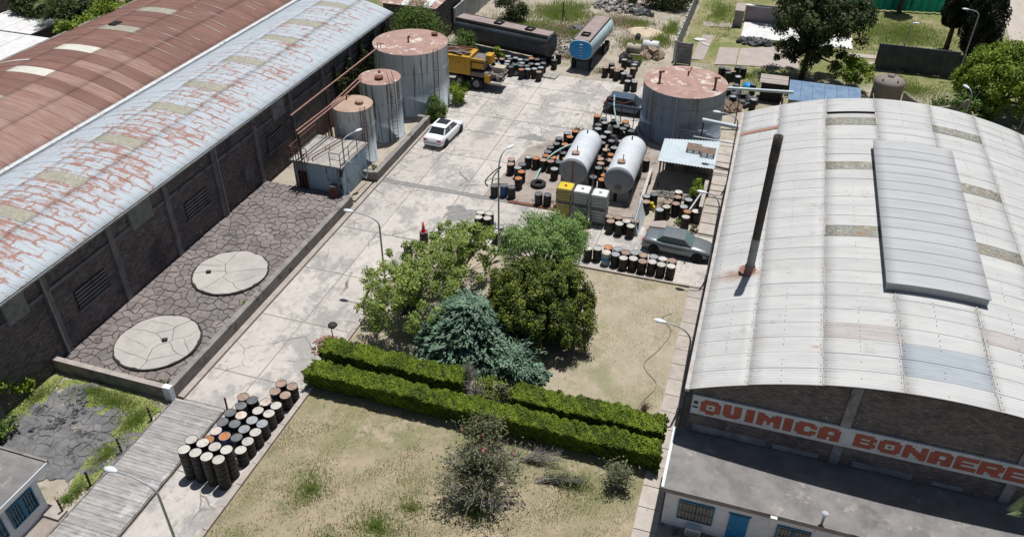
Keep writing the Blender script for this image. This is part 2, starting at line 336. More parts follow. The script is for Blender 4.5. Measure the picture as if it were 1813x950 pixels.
M['tank'] = pmat('tank_side_paint', (.47, .515, .55), (.37, .42, .46), sc=.9, stretch=(1, 1, .18), detail=7, rough=.7, bump=.1, layers=[
    ((.58, .60, .61), .7, (1, 1, .25), .55, .68, 6, .7), ((.09, .082, .076), 2.8, (1, 1, .06), .54, .62, 6, .8), ((.16, .10, .075), 1.3, (1, 1, .12), .58, .68, 6, .65)])
M['tank_streak'] = pmat('tank_side_streaked', (.50, .545, .58), (.40, .45, .49), sc=.9, stretch=(1, 1, .18), detail=7, rough=.7, layers=[
    ((.06, .056, .054), 3.6, (1, 1, .05), .51, .59, 5, .85), ((.15, .09, .07), 2.0, (1, 1, .10), .60, .70, 6, .6)])
M['tank4'] = pmat('tank_side_steel_blue', (.20, .27, .36), (.26, .31, .36), sc=1.2, stretch=(1, 1, .25), detail=7, rough=.65, layers=[((.16, .15, .135), .75, (1, 1, .08), .575, .63, 6, .8), ((.07, .07, .072), 2.4, (1, 1, .10), .57, .66, 6, .75), ((.30, .33, .36), 1.8, (1, 1, .12), .60, .70, 6, .6)])
M['htank'] = pmat('pale_tank_shell', (.58, .61, .63), (.52, .55, .58), sc=1.0, rough=.55, layers=[((.40, .41, .42), 1.5, (1, 1, 1), .6, .72, 7, .6), ((.18, .16, .14), 4, (1, 1, 1), .70, .76, 5, .7)])
M['htank_end'] = pmat('grey_tank_end', (.36, .38, .39), (.30, .325, .345), sc=2.0, rough=.7, layers=[((.22, .20, .18), 1.2, (1, 1, .3), .6, .72, 6, .7)])
M['concrete_dark'] = pmat('stained_concrete', (.28, .275, .27), (.17, .167, .163), sc=1.3, detail=8, rough=.93, bump=.3, layers=[((.055, .053, .052), 1.1, (1, 1, .5), .55, .66, 8, .8)])
M['blue_block'] = pmat('faded_blue_wall', (.25, .39, .50), (.42, .51, .57), sc=1.1, stretch=(1, 1, .4), detail=7, rough=.85, layers=[((.02, .02, .022), .62, (1, 1, .3), .57, .63, 6, .95), ((.42, .45, .46), 1.6, (1, 1, .5), .60, .70, 7, .6)])
M['slab_top'] = pmat('grey_slab', (.40, .375, .34), (.30, .28, .26), sc=1.2, detail=8, rough=.93, bump=.3, layers=[((.12, .11, .10), 1.4, (1, 1, 1), .58, .68, 8, .7)])
M['bund_wall'] = pmat('bund_wall_render', (.20, .185, .175), (.29, .265, .245), sc=1.4, detail=8, rough=.93, bump=.4, layers=[((.07, .066, .063), 1.0, (1, 1, 1), .53, .66, 8, .8), ((.36, .33, .30), 1.8, (1, 1, 1), .62, .7, 8, .6)])
M['mud'] = pmat('cracked_mud', (.235, .20, .185), (.165, .142, .135), sc=.7, detail=7, rough=.97, rnd=.12, bump=.4, bsc=12, layers=[((.17, .155, .15), .30, (1, 1, 1), .52, .64, 7, .8), ((.34, .29, .26), 1.2, (1, 1, 1), .58, .68, 7, .6), ((.09, .085, .083), .45, (1, 1, 1), .58, .66, 8, .8)])
M['mud_base'] = pmat('mud_crack_bottom', (.045, .04, .038), rough=.97)
M['disc'] = pmat('cracked_slab_skin', (.44, .41, .375), (.37, .345, .32), sc=.8, detail=8, rough=.95, rnd=.04, bump=.2, layers=[((.34, .31, .285), 1.6, (1, 1, 1), .58, .70, 8, .6)])
M['wood'] = pmat('grey_plank', (.37, .355, .34), (.26, .25, .24), sc=1.4, stretch=(1, 4, 1), detail=7, rough=.92, rnd=.13, bump=.25, layers=[((.12, .11, .10), 1.0, (.5, 1.5, 1), .55, .68, 8, .7), ((.52, .51, .50), .6, (1, .5, 1), .54, .66, 7, .7)])
M['wood_old'] = pmat('old_timber', (.27, .20, .15), (.18, .13, .10), sc=4, rough=.93, rnd=.15)
M['pallet_white'] = pmat('bleached_pallet', (.55, .52, .47), (.42, .39, .35), sc=3, rough=.9)
M['steel'] = pmat('galvanised_pole', (.40, .42, .44), (.32, .34, .36), sc=3, rough=.5, metal=.3)
M['lamp_head'] = pmat('lamp_head_white', (.66, .70, .73), (.58, .62, .65), sc=4, rough=.45)
M['flue'] = pmat('sooty_flue', (.05, .042, .04), (.075, .06, .055), sc=3, rough=.85)
M['black_steel'] = pmat('black_steel', (.022, .022, .023), (.04, .038, .036), sc=4, rough=.7)
M['drum_k'] = pmat('black_drum_paint', (.018, .018, .018), (.035, .033, .031), sc=3, rough=.55, rnd=.4, layers=[((.09, .06, .045), 4, (1, 1, 1), .62, .70, 6, .6), ((.12, .12, .12), 5, (1, 1, .5), .67, .73, 5, .6)])
M['drum_b'] = pmat('blue_drum_paint', (.02, .07, .19), (.03, .09, .2), sc=3, rough=.5, layers=[((.05, .04, .04), 3, (1, 1, 1), .6, .68, 6, .7)])
M['drum_n'] = pmat('green_drum_paint', (.012, .10, .045), (.02, .08, .04), sc=3, rough=.5)
M['drum_w'] = pmat('pale_drum_paint', (.42, .46, .48), (.34, .38, .40), sc=3, rough=.5)
for k, a, b, c in (('p', (.52, .49, .44), (.43, .405, .365), (.25, .20, .165)), ('g', (.33, .35, .36), (.25, .26, .27), (.12, .11, .105)), ('d', (.10, .105, .11), (.16, .165, .17), (.05, .05, .05)),
                   ('r', (.36, .26, .205), (.28, .19, .145), (.19, .11, .085)), ('o', (.44, .20, .085), (.34, .14, .06), (.22, .09, .05)), ('w', (.58, .53, .46), (.45, .38, .32), (.36, .15, .06))):
    M['lid_' + k] = pmat('drum_lid_' + {'p': 'pale', 'g': 'grey', 'd': 'dark', 'r': 'brown', 'o': 'orange', 'w': 'rust_spotted'}[k], a, b, sc=2.5, detail=7, rough=.65, rnd=.12, layers=[(c, 3.0, (1, 1, 1), .56 if k == 'w' else .60, .66 if k == 'w' else .70, 7, .85)])
M['tyre'] = pmat('tyre_rubber', (.022, .022, .023), (.035, .034, .033), sc=5, rough=.85)
M['rim'] = pmat('wheel_rim', (.25, .26, .27), (.18, .18, .19), sc=8, rough=.4, metal=.5)
M['car_white'] = pmat('white_car_paint', (.74, .76, .78), rough=.22, spec=.5)
M['car_grey'] = pmat('silver_grey_car_paint', (.20, .22, .235), (.18, .20, .215), sc=2, rough=.33, spec=.5, metal=.35)
M['car_navy'] = pmat('dark_blue_grey_car_paint', (.085, .115, .16), rough=.25, spec=.5, metal=.2)
M['car_glass'] = pmat('car_glass', (.025, .032, .038), rough=.06, spec=.8)
M['car_glass_green'] = pmat('car_glass_green', (.12, .19, .19), rough=.12, spec=.7)
M['red_lamp'] = pmat('red_lamp', (.45, .015, .02), rough=.3)
M['clear_lamp'] = pmat('clear_lamp', (.6, .62, .63), rough=.2)
M['yellow'] = pmat('yellow_truck_paint', (.55, .30, .03), (.46, .25, .03), sc=1.6, rough=.55, layers=[((.12, .07, .03), 1.5, (1, 1, .6), .60, .70, 8, .7), ((.62, .40, .08), 2, (1, 1, 1), .6, .7, 6, .5)])
M['machine'] = pmat('greasy_machine', (.12, .105, .10), (.20, .175, .16), sc=3, rough=.75, layers=[((.22, .14, .10), 3, (1, 1, 1), .6, .68, 7, .7)])
M['cream_metal'] = pmat('cream_metal', (.50, .43, .33), (.38, .33, .26), sc=2, rough=.7)
M['tanker_top'] = pmat('dusty_tanker_top', (.34, .265, .245), (.26, .205, .19), sc=1.5, rough=.9)
M['tanker_dark'] = pmat('dark_tanker_shell', (.05, .052, .055), (.085, .10, .115), sc=.9, stretch=(.4, 1, 1), rough=.7, layers=[((.24, .15, .11), .8, (.5, 1, 2), .58, .68, 7, .75)])
M['tanker_blue'] = pmat('bright_blue_paint', (.02, .27, .62), (.02, .23, .54), sc=2, rough=.5, layers=[((.12, .10, .10), 3, (1, 1, 1), .66, .72, 6, .7)])
M['tanker_pale'] = pmat('faded_pale_blue', (.45, .55, .58), (.36, .46, .50), sc=1.4, rough=.65, layers=[((.28, .18, .14), 1.6, (1, 1, 1), .58, .68, 7, .75)])
M['ibc_white'] = pmat('ibc_white_plastic', (.66, .67, .66), (.60, .61, .60), sc=2, rough=.5)
M['ibc_yellow'] = pmat('ibc_yellow_liquid_plastic', (.62, .48, .03), (.55, .42, .03), sc=1, rough=.45)
M['cage'] = pmat('ibc_cage_steel', (.30, .31, .31), rough=.5, metal=.4)
M['cone_red'] = pmat('cone_red', (.55, .03, .02), rough=.5)
M['hose'] = pmat('pale_green_hose', (.25, .42, .40), (.34, .50, .48), sc=4, rough=.5)
M['shed_roof'] = pmat('pale_corrugated', (.50, .56, .59), (.43, .49, .52), sc=1, rough=.55, metal=.1)
M['blue_roof'] = pmat('blue_sheet_roof', (.12, .19, .30), (.18, .26, .36), sc=1, rough=.55)
M['panel_wall'] = pmat('precast_panel', (.35, .355, .36), (.28, .285, .29), sc=1.4, rough=.9, rnd=.08)
M['dark_wall'] = pmat('dark_slate_wall', (.055, .065, .08), (.085, .09, .10), sc=1, rough=.85)
M['green_net'] = pmat('green_shade_net', (.015, .42, .31), (.02, .32, .24), sc=1.2, rough=.7)
M['silo'] = pmat('brown_grey_tank', (.24, .205, .185), (.19, .165, .15), sc=1.2, rough=.8)
M['sand'] = pmat('pale_sand', (.60, .50, .36), (.52, .43, .31), sc=2, rough=.97, bump=.6, bsc=10)
M['rubble'] = pmat('red_rubble', (.34, .20, .16), (.22, .13, .11), sc=6, rough=.95, island=.35)
M['scrap'] = pmat('dark_scrap', (.06, .065, .07), (.12, .125, .13), sc=3, rough=.7, island=.5)
M['stones'] = pmat('grey_rubble', (.32, .30, .28), (.22, .21, .195), sc=3, rough=.95, island=.4)
M['white_paint'] = pmat('white_masonry', (.66, .65, .64), (.56, .55, .54), sc=1.2, rough=.85, layers=[((.38, .36, .34), 1.5, (1, 1, 1), .6, .7, 6, .6)])
M['pool_wall'] = pmat('grey_mauve_render', (.30, .27, .275), (.25, .225, .23), sc=1, rough=.9)
M['pink_slab'] = pmat('pinkish_slab', (.40, .345, .315), (.34, .29, .265), sc=.9, detail=8, rough=.95, rnd=.05, bump=.2)
M['bark'] = pmat('bark', (.11, .085, .065), (.065, .05, .04), sc=5, rough=.95, bump=.5)
M['bark_pale'] = pmat('bare_grey_twig', (.30, .275, .255), (.22, .20, .185), sc=5, rough=.95)
M['leaf_hedge'] = leafmat('hedge_leaf', (.19, .255, .022), (.115, .175, .015), tr=.12, sc=1.2)
def add_patch(m, color, scale, lo, hi):
    nt = m.node_tree; N = nt.nodes; L = nt.links; bs = N['Principled BSDF']; src = bs.inputs['Base Color'].links[0].from_socket
    g = N.new('ShaderNodeNewGeometry'); t = N.new('ShaderNodeTexNoise'); t.inputs['Scale'].default_value = scale; t.inputs['Detail'].default_value = 5; L.new(g.outputs['Position'], t.inputs['Vector'])
    r = N.new('ShaderNodeMapRange'); r.inputs['From Min'].default_value = lo; r.inputs['From Max'].default_value = hi; r.inputs['To Max'].default_value = .8; L.new(t.outputs['Fac'], r.inputs['Value'])
    x = N.new('ShaderNodeMix'); x.data_type = 'RGBA'; L.new(r.outputs[0], x.inputs[0]); L.new(src, x.inputs[6]); x.inputs[7].default_value = (*color, 1); L.new(x.outputs[2], bs.inputs['Base Color'])
add_patch(M['leaf_hedge'], (.20, .17, .035), 1.4, .64, .74); add_patch(M['leaf_hedge'], (.07, .11, .014), .7, .52, .62)
M['leaf_core'] = pmat('hedge_core', (.020, .026, .008), (.012, .014, .006), sc=4, rough=.95)  # near-black stem core: shade inside the foliage is put into its colour
M['leaf_light'] = leafmat('light_green_leaf', (.36, .43, .12), (.25, .33, .08), tr=.4)
M['leaf_feather'] = leafmat('feathery_leaf', (.26, .38, .12), (.19, .30, .085), tr=.28)
M['leaf_cypress'] = leafmat('gold_tipped_conifer_leaf', (.165, .20, .028), (.04, .065, .014), tr=.12, sc=1.9, island=.5)
M['leaf_blue'] = leafmat('blue_green_juniper_leaf', (.20, .30, .205), (.12, .20, .135), tr=.15, sc=1.3)
M['leaf_dark'] = leafmat('dark_evergreen_leaf', (.020, .027, .012), (.012, .017, .009), tr=.08)
M['leaf_olive'] = leafmat('olive_leaf', (.19, .20, .10), (.12, .14, .065), tr=.2)
M['leaf_tree'] = leafmat('tree_leaf', (.085, .11, .035), (.05, .07, .022), tr=.15)
M['leaf_mid'] = leafmat('mid_green_leaf', (.13, .20, .04), (.08, .135, .027), tr=.25)
M['leaf_lime'] = leafmat('lime_leaf', (.23, .31, .03), (.13, .20, .02), tr=.3)
M['leaf_palm'] = leafmat('palm_leaf', (.16, .20, .075), (.09, .13, .045), tr=.2)
M['leaf_ivy'] = leafmat('ivy_leaf', (.055, .075, .022), (.03, .042, .015), tr=.15)
M['petal'] = pmat('pink_petal', (.62, .16, .17), (.55, .22, .2), sc=8, rough=.7)
M['grass_dry'] = pmat('dry_grass_blade', (.44, .37, .255), (.36, .31, .20), sc=.8, rough=.9, island=.4)
M['grass_green'] = leafmat('green_grass_blade', (.22, .31, .06), (.32, .35, .13), rough=.8, tr=.35, sc=.6, island=.35)
M['grass_base'] = pmat('grass_thatch', (.17, .22, .055), (.25, .26, .10), sc=1.5, detail=8, rough=.95, bump=.6, bsc=20, layers=[((.34, .30, .18), 1.2, (1, 1, 1), .55, .68, 8, .8)])
M['twig_red'] = pmat('reddish_twig', (.20, .11, .09), (.15, .09, .075), sc=5, rough=.95)
# lid centre x, y, lid height, lid tone, body tone
DRUMS = {
 'k2': [(-21.59,19.56,1.76,'p','k'), (-20.98,19.56,1.76,'p','k'), (-20.37,19.52,1.76,'p','k'), (-19.76,19.53,1.76,'p','k'), (-19.75,20.14,1.76,'p','k'), (-21.63,20.17,1.76,'p','k'), (-21.02,20.17,1.76,'p','k'), (-20.36,20.14,1.76,'p','k')],
 'k1': [(-19.73,20.93,0.88,'p','k'), (-19.73,21.54,0.88,'p','k'), (-19.68,22.14,0.88,'p','k'), (-19.67,22.75,0.88,'g','k'), (-19.72,23.41,0.88,'p','k'), (-19.68,24.02,0.88,'p','k'), (-19.63,24.82,0.88,'r','k'), (-19.64,25.46,0.88,'r','k'), (-20.25,25.48,0.88,'r','k'), (-20.23,24.87,0.88,'r','k'), (-20.34,21.56,0.88,'d','k'), (-20.29,22.16,0.88,'g','k'), (-20.27,22.77,0.88,'g','k'), (-20.33,23.43,0.88,'p','k'), (-20.29,24.03,0.88,'w','k'), (-20.94,21.48,0.88,'o','b'), (-21.52,21.64,0.88,'w','b'), (-20.95,22.29,0.88,'d','k'), (-21.56,22.25,0.88,'d','k'), (-20.94,22.90,0.88,'w','k'), (-21.55,22.85,0.88,'d','k'), (-21.33,23.47,0.88,'d','k'), (-20.99,23.97,0.88,'d','k'), (-21.60,24.03,0.88,'r','k'), (-21.54,21.04,0.88,'o','k')],
 'pad': [(-16.28,51.64,0.88,'r','k'), (-15.59,51.24,0.88,'g','k'), (-15.44,51.83,0.88,'d','k'), (-15.13,50.70,0.88,'o','k'), (-15.05,49.70,0.88,'o','k'), (-15.33,53.09,0.88,'g','k'), (-14.72,53.11,0.88,'o','k'), (-14.13,53.71,0.88,'o','k'), (-13.53,53.62,0.88,'o','k'), (-14.12,53.00,0.88,'r','k'), (-13.51,52.99,0.88,'r','k'), (-12.91,53.07,0.88,'d','k'), (-16.38,48.14,0.88,'d','k'), (-15.74,48.36,0.88,'d','b'), (-15.11,48.28,0.88,'d','k'), (-13.03,48.06,0.88,'d','k'), (-12.43,48.09,0.88,'d','k'), (-16.43,52.32,0.88,'r','k'), (-13.91,56.86,0.88,'d','k'), (-13.89,55.90,0.88,'d','k'), (-14.16,55.19,0.88,'d','k'), (-14.16,54.39,0.88,'d','k'), (-12.94,51.90,0.88,'g','k'), (-13.02,54.59,0.88,'d','k'), (-13.20,56.00,0.88,'o','k'), (-13.03,58.54,0.88,'o','k'), (-12.56,53.71,0.88,'o','k'), (-13.15,57.41,0.88,'o','k'), (-13.56,58.00,0.88,'g','k')],
 'mid': [(-9.46,55.44,0.88,'o','k'), (-9.41,54.57,0.88,'r','k'), (-10.02,54.54,0.88,'r','k'), (-9.88,57.76,0.88,'d','k'), (-11.96,61.85,0.88,'o','k'), (-11.33,61.56,0.88,'d','k'), (-9.48,61.53,0.88,'o','k'), (-10.67,58.20,0.88,'g','k'), (-10.49,59.16,0.88,'g','k'), (-9.95,61.11,0.88,'r','k'), (-10.43,61.48,0.88,'d','k'), (-6.69,55.49,0.88,'r','k'), (-9.42,56.64,0.88,'g','k'), (-9.18,52.12,0.88,'o','k'), (-9.86,53.10,0.88,'d','k'), (-9.15,53.20,0.88,'r','k'), (-9.95,56.18,0.88,'r','k'), (-9.89,53.86,0.88,'r','k'), (-9.23,51.43,0.88,'o','k'), (-9.94,51.64,0.88,'d','k'), (-11.24,57.68,0.88,'g','k'), (-10.03,60.43,0.88,'d','k'), (-10.51,57.17,0.88,'d','k'), (-11.07,56.81,0.88,'d','k'), (-11.36,59.52,0.88,'g','k'), (-11.50,60.25,0.88,'d','k'), (-9.07,57.93,0.88,'g','k'), (-8.72,59.98,0.88,'d','k'), (-9.25,60.91,0.88,'d','k'), (-11.06,60.83,0.88,'g','k'), (-9.44,60.20,0.88,'d','k'), (-8.61,57.42,0.88,'r','k')],
 'right': [(-5.75,50.14,0.88,'g','k'), (-5.61,49.36,0.88,'r','k'), (-5.28,50.57,0.88,'d','k'), (-3.60,49.77,0.88,'r','k'), (-4.21,49.74,0.88,'r','k'), (-4.14,49.14,0.88,'p','k'), (-2.87,50.55,0.88,'g','k'), (-3.04,49.53,0.88,'g','k'), (-2.71,48.92,0.88,'o','k'), (-2.72,48.22,0.88,'p','k'), (-2.17,49.18,0.88,'p','k'), (-4.57,48.61,0.88,'g','k'), (-2.49,51.44,0.88,'r','k'), (-3.67,51.41,0.88,'p','k'), (-3.65,50.69,0.88,'r','k')],
 'ibc': [(-7.65,46.66,0.88,'r','k'), (-7.04,46.65,0.88,'r','k'), (-7.46,46.08,0.88,'r','k'), (-6.86,45.99,0.88,'p','k'), (-6.47,46.46,0.88,'p','k'), (-5.90,46.65,0.88,'r','k'), (-6.06,45.93,0.88,'p','k')],
 'lp': [(-15.85,43.70,1.35,'p','k'), (-15.24,43.76,1.35,'p','k'), (-15.79,43.08,1.35,'p','k'), (-15.19,43.15,1.35,'p','k')],
 'll': [(-14.31,43.05,0.88,'g','k'), (-14.35,42.44,0.88,'p','k'), (-13.71,42.35,0.88,'p','k'), (-13.12,43.31,0.88,'p','k'), (-12.52,43.22,0.88,'g','k'), (-13.11,42.66,0.88,'r','k'), (-12.46,42.52,0.88,'p','k')],
 'row': [(-8.13,42.44,0.88,'p','k'), (-7.56,42.63,0.88,'p','k'), (-6.93,42.97,0.88,'o','k'), (-6.94,42.36,0.88,'w','w'), (-6.32,42.96,0.88,'g','k'), (-6.34,42.32,0.88,'g','k'), (-5.78,42.69,0.88,'r','k'), (-5.22,42.92,0.88,'g','k'), (-5.78,42.08,0.88,'p','k'), (-5.20,42.24,0.88,'p','k'), (-4.63,42.79,0.88,'r','k'), (-4.60,42.13,0.88,'r','k'), (-4.02,42.86,0.88,'g','k'), (-4.01,42.25,0.88,'p','k'), (-3.43,42.75,0.88,'p','k'), (-3.41,42.14,0.88,'p','k'), (-2.82,42.75,0.88,'r','k'), (-2.81,42.14,0.88,'p','k')],
 'back': [(-20.92,69.47,0.88,'o','k'), (-20.40,69.77,0.88,'g','k'), (-19.84,70.04,0.88,'g','k'), (-19.33,70.52,0.88,'g','k'), (-18.63,72.73,0.88,'d','k'), (-18.62,74.37,0.88,'d','k'), (-19.23,73.87,0.88,'r','k'), (-20.22,76.60,0.88,'d','k'), (-21.89,70.46,0.88,'d','n'), (-21.28,70.41,0.88,'d','k'), (-20.69,70.55,0.88,'d','k'), (-20.46,71.12,0.88,'d','k'), (-19.86,71.23,0.88,'g','k'), (-19.43,71.66,0.88,'d','k'), (-22.78,71.70,0.88,'d','k'), (-22.30,72.08,0.88,'g','k'), (-21.75,71.83,0.88,'g','k'), (-21.15,71.93,0.88,'d','k'), (-20.81,72.44,0.88,'o','k'), (-20.21,72.38,0.88,'d','k'), (-19.74,72.76,0.88,'d','k'), (-19.77,74.18,0.88,'o','k'), (-20.36,74.40,0.88,'d','k'), (-20.75,73.64,0.88,'d','k'), (-23.13,72.29,0.88,'g','k'), (-22.64,70.30,0.88,'g','k'), (-24.54,71.86,0.88,'o','k'), (-23.48,70.11,0.88,'g','k'), (-24.85,69.47,0.88,'g','k'), (-23.45,71.42,0.88,'r','k'), (-19.24,69.50,0.88,'r','k'), (-25.05,70.09,0.88,'d','k'), (-24.09,70.48,0.88,'d','k'), (-22.74,69.53,0.88,'g','k'), (-24.23,69.63,0.88,'r','k'), (-24.69,70.69,0.88,'g','k'), (-22.04,69.78,0.88,'d','k'), (-24.20,71.30,0.88,'o','k'), (-21.36,71.04,0.88,'g','k'), (-22.78,71.03,0.88,'g','k'), (-25.17,72.34,0.88,'d','k')],
 'farr': [(-13.22,73.58,0.88,'d','k'), (-12.87,72.60,0.88,'r','k'), (-12.42,72.10,0.88,'r','k'), (-12.09,72.60,0.88,'r','k'), (-11.61,71.62,0.88,'g','k'), (-10.95,70.00,0.88,'g','k'), (-10.34,70.03,0.88,'g','k'), (-11.04,71.18,0.88,'d','k'), (-13.56,72.50,0.88,'r','k'), (-11.11,74.73,0.88,'d','k'), (-11.07,73.19,0.88,'r','k'), (-12.25,75.04,0.88,'g','k'), (-11.12,74.07,0.88,'g','k')],
 'tankr': [(-3.12,76.05,0.88,'d','k'), (-2.56,75.84,0.88,'d','k'), (-1.73,76.65,0.88,'d','k'), (-1.14,76.52,0.88,'d','k'), (-1.46,74.33,0.88,'g','k'), (-2.02,75.45,0.88,'r','k'), (-2.39,74.96,0.88,'d','k'), (-0.70,70.47,0.88,'d','k'), (0.25,69.47,0.88,'g','k'), (-2.07,71.01,0.88,'d','k'), (-1.50,72.30,0.88,'d','k'), (-1.50,69.61,0.88,'g','k'), (-0.01,72.88,0.88,'d','k')],
 'one': [(-19.25,39.26,0.88,'p','k'), (-18.85,40.93,0.88,'g','k')],
}
# ---------------------------------------------------------------- ground, yard, paths
def add_cracks(m, scale, width, color, warp=.5):
    nt = m.node_tree; N = nt.nodes; L = nt.links; bs = N['Principled BSDF']; src = bs.inputs['Base Color'].links[0].from_socket
    g = N.new('ShaderNodeNewGeometry'); t = N.new('ShaderNodeTexNoise'); t.inputs['Scale'].default_value = 1.3; t.inputs['Detail'].default_value = 6; L.new(g.outputs['Position'], t.inputs['Vector'])
    s = N.new('ShaderNodeVectorMath'); s.operation = 'SCALE'; s.inputs['Scale'].default_value = warp; L.new(t.outputs['Color'], s.inputs[0])
    a = N.new('ShaderNodeVectorMath'); a.operation = 'ADD'; L.new(g.outputs['Position'], a.inputs[0]); L.new(s.outputs[0], a.inputs[1])
    f = N.new('ShaderNodeVectorMath'); f.operation = 'MULTIPLY'; f.inputs[1].default_value = (1, 1, 0); L.new(a.outputs[0], f.inputs[0])
    v = N.new('ShaderNodeTexVoronoi'); v.feature = 'DISTANCE_TO_EDGE'; v.inputs['Scale'].default_value = scale; L.new(f.outputs[0], v.inputs['Vector'])
    r = N.new('ShaderNodeMapRange'); r.inputs['From Min'].default_value = width; r.inputs['From Max'].default_value = width * .4; L.new(v.outputs['Distance'], r.inputs['Value'])
    k = N.new('ShaderNodeTexNoise'); k.inputs['Scale'].default_value = .35; L.new(g.outputs['Position'], k.inputs['Vector'])
    kr = N.new('ShaderNodeMapRange'); kr.inputs['From Min'].default_value = .45; kr.inputs['From Max'].default_value = .6; L.new(k.outputs['Fac'], kr.inputs['Value'])
    mm = N.new('ShaderNodeMath'); mm.operation = 'MULTIPLY'; L.new(r.outputs[0], mm.inputs[0]); L.new(kr.outputs[0], mm.inputs[1])
    x = N.new('ShaderNodeMix'); x.data_type = 'RGBA'; L.new(mm.outputs[0], x.inputs[0]); L.new(src, x.inputs[6]); x.inputs[7].default_value = (*color, 1); L.new(x.outputs[2], bs.inputs['Base Color'])
def add_stain(m, c, rx, ry, color):
    nt = m.node_tree; N = nt.nodes; L = nt.links; bs = N['Principled BSDF']; src = bs.inputs['Base Color'].links[0].from_socket
    g = N.new('ShaderNodeNewGeometry'); a = N.new('ShaderNodeVectorMath'); a.operation = 'SUBTRACT'; a.inputs[1].default_value = c; L.new(g.outputs['Position'], a.inputs[0])
    f = N.new('ShaderNodeVectorMath'); f.operation = 'MULTIPLY'; f.inputs[1].default_value = (1 / rx, 1 / ry, 0); L.new(a.outputs[0], f.inputs[0])
    ln = N.new('ShaderNodeVectorMath'); ln.operation = 'LENGTH'; L.new(f.outputs[0], ln.inputs[0])
    t = N.new('ShaderNodeTexNoise'); t.inputs['Scale'].default_value = 2.5; t.inputs['Detail'].default_value = 6; L.new(g.outputs['Position'], t.inputs['Vector'])
    ad = N.new('ShaderNodeMath'); ad.operation = 'ADD'; L.new(ln.outputs['Value'], ad.inputs[0]); L.new(t.outputs['Fac'], ad.inputs[1])
    r = N.new('ShaderNodeMapRange'); r.inputs['From Min'].default_value = 1.45; r.inputs['From Max'].default_value = .55; r.inputs['To Max'].default_value = .75; L.new(ad.outputs[0], r.inputs['Value'])
    x = N.new('ShaderNodeMix'); x.data_type = 'RGBA'; L.new(r.outputs[0], x.inputs[0]); L.new(src, x.inputs[6]); x.inputs[7].default_value = (*color, 1); L.new(x.outputs[2], bs.inputs['Base Color'])
add_stain(M['roofC'], (1.0, 35.0, 6), 1.5, .75, (.30, .15, .08)); add_stain(M['roofC'], (4.6, 29.0, 6), .35, .2, (.30, .14, .08))
add_cracks(M['concrete'], .33, .010, (.14, .13, .12))
add_cracks(M['concrete_path'], .5, .010, (.14, .13, .12))

def sheet(name, pts, z, mat, kind='structure'):
    b = MB(); b.add([(x, y, z) for x, y in pts], [tuple(range(len(pts)))])
    return tag(b.build(name, mat), kind=kind)
def grid_sheet(name, x0, x1, y0, y1, z, mat, step=1.0, amp=.05, keep=0.0):
    """gently uneven ground sheet"""
    nx = max(2, int((x1 - x0) / step)); ny = max(2, int((y1 - y0) / step)); vs = []; fs = []
    for j in range(ny + 1):
        for i in range(nx + 1):
            x = x0 + (x1 - x0) * i / nx; y = y0 + (y1 - y0) * j / ny
            e = 0 if i in (0, nx) or j in (0, ny) else 1
            vs.append((x, y, z + e * amp * (math.sin(x * 1.7 + y * .9) * math.cos(y * 1.3 - x * .6) * .5 + .5 + .5 * math.sin(x * 4.1 + 2 * math.sin(y * 3.3)))))
    for j in range(ny):
        for i in range(nx): a = j * (nx + 1) + i; fs.append((a, a + 1, a + nx + 2, a + nx + 1))
    b = MB(); b.add(vs, fs, True); return tag(b.build(name, mat), kind='structure')

g = MB(); g.add([(-500, -200, -.06), (500, -200, -.06), (500, 700, -.06), (-500, 700, -.06)], [(0, 1, 2, 3)])
tag(g.build('ground', M['ground']), kind='structure')
grid_sheet('lawn', -19.1, -1.5, 8, 28.0, -.03, M['dry_lawn'], .5, .05)
grid_sheet('garden_lawn', -19.1, -1.5, 28.0, 41.55, -.03, M['garden_lawn'], .5, .05)
grid_sheet('lawn_bank', -33.2, -25.5, 12, 23.35, -.03, M['bare_earth'], .5, .03)
sheet('lawn_edge', [(-33.2, 8), (-25.4, 8), (-25.4, 23.4), (-33.2, 23.4)], -.02, M['bare_earth'])
grid_sheet('earth_yard', -13.5, -0.4, 47.6, 72, -.045, M['bare_earth'], .6, .05)
grid_sheet('waste_ground', -34, -8.0, 71.2, 100, -.05, M['bare_earth'], .8, .10)
grid_sheet('far_lawn', -7.6, 24.0, 79, 104, -.05, M['green_lawn'], .8, .06)
sheet('dirt_road', [(23.6, 60), (45, 60), (45, 135), (26.2, 135), (26.0, 108), (24.8, 94), (24.6, 80)], -.02, M['dirt_road'])
sheet('dry_verge', [(-30, 100), (26, 104), (26, 160), (-30, 160)], -.045, M['green_lawn'])

yard = sheet('concrete_yard', [(-25.05, 8.0), (-19.2, 8.0), (-19.2, 41.6), (-0.5, 41.6), (-0.5, 47.6), (-13.4, 47.6), (-13.4, 60.2), (-7.5, 60.2), (-7.5, 71.4), (-31, 71.4), (-31, 60.2), (-25.05, 60.2)], -.022, M['concrete_joint'])
def slab(x0, x1, y0, y1, gap=.03):
    b = MB(); j = lambda: random.uniform(-.012, .012); c = .03
    z = random.uniform(-.002, .004)
    p = [(x0 + gap + c, y0 + gap), (x1 - gap - c, y0 + gap), (x1 - gap, y0 + gap + c), (x1 - gap, y1 - gap - c), (x1 - gap - c, y1 - gap), (x0 + gap + c, y1 - gap), (x0 + gap, y1 - gap - c), (x0 + gap, y0 + gap + c)]
    b.prism([(x + j(), y + j()) for x, y in p], -.2, z)
    return b.build('concrete_slab', M['concrete'], yard)
ysA = [26.2, 31.1, 36.05, 41.05, 47.5]
for a, b_ in zip(ysA[:-1], ysA[1:]):
    slab(-25.0, -22.3, a, b_); slab(-22.3, -19.2 if b_ < 42 else -18.8, a, b_)
slab(-25.0, -22.3, 23.7, 26.2); slab(-22.3, -19.35, 23.7, 26.2)
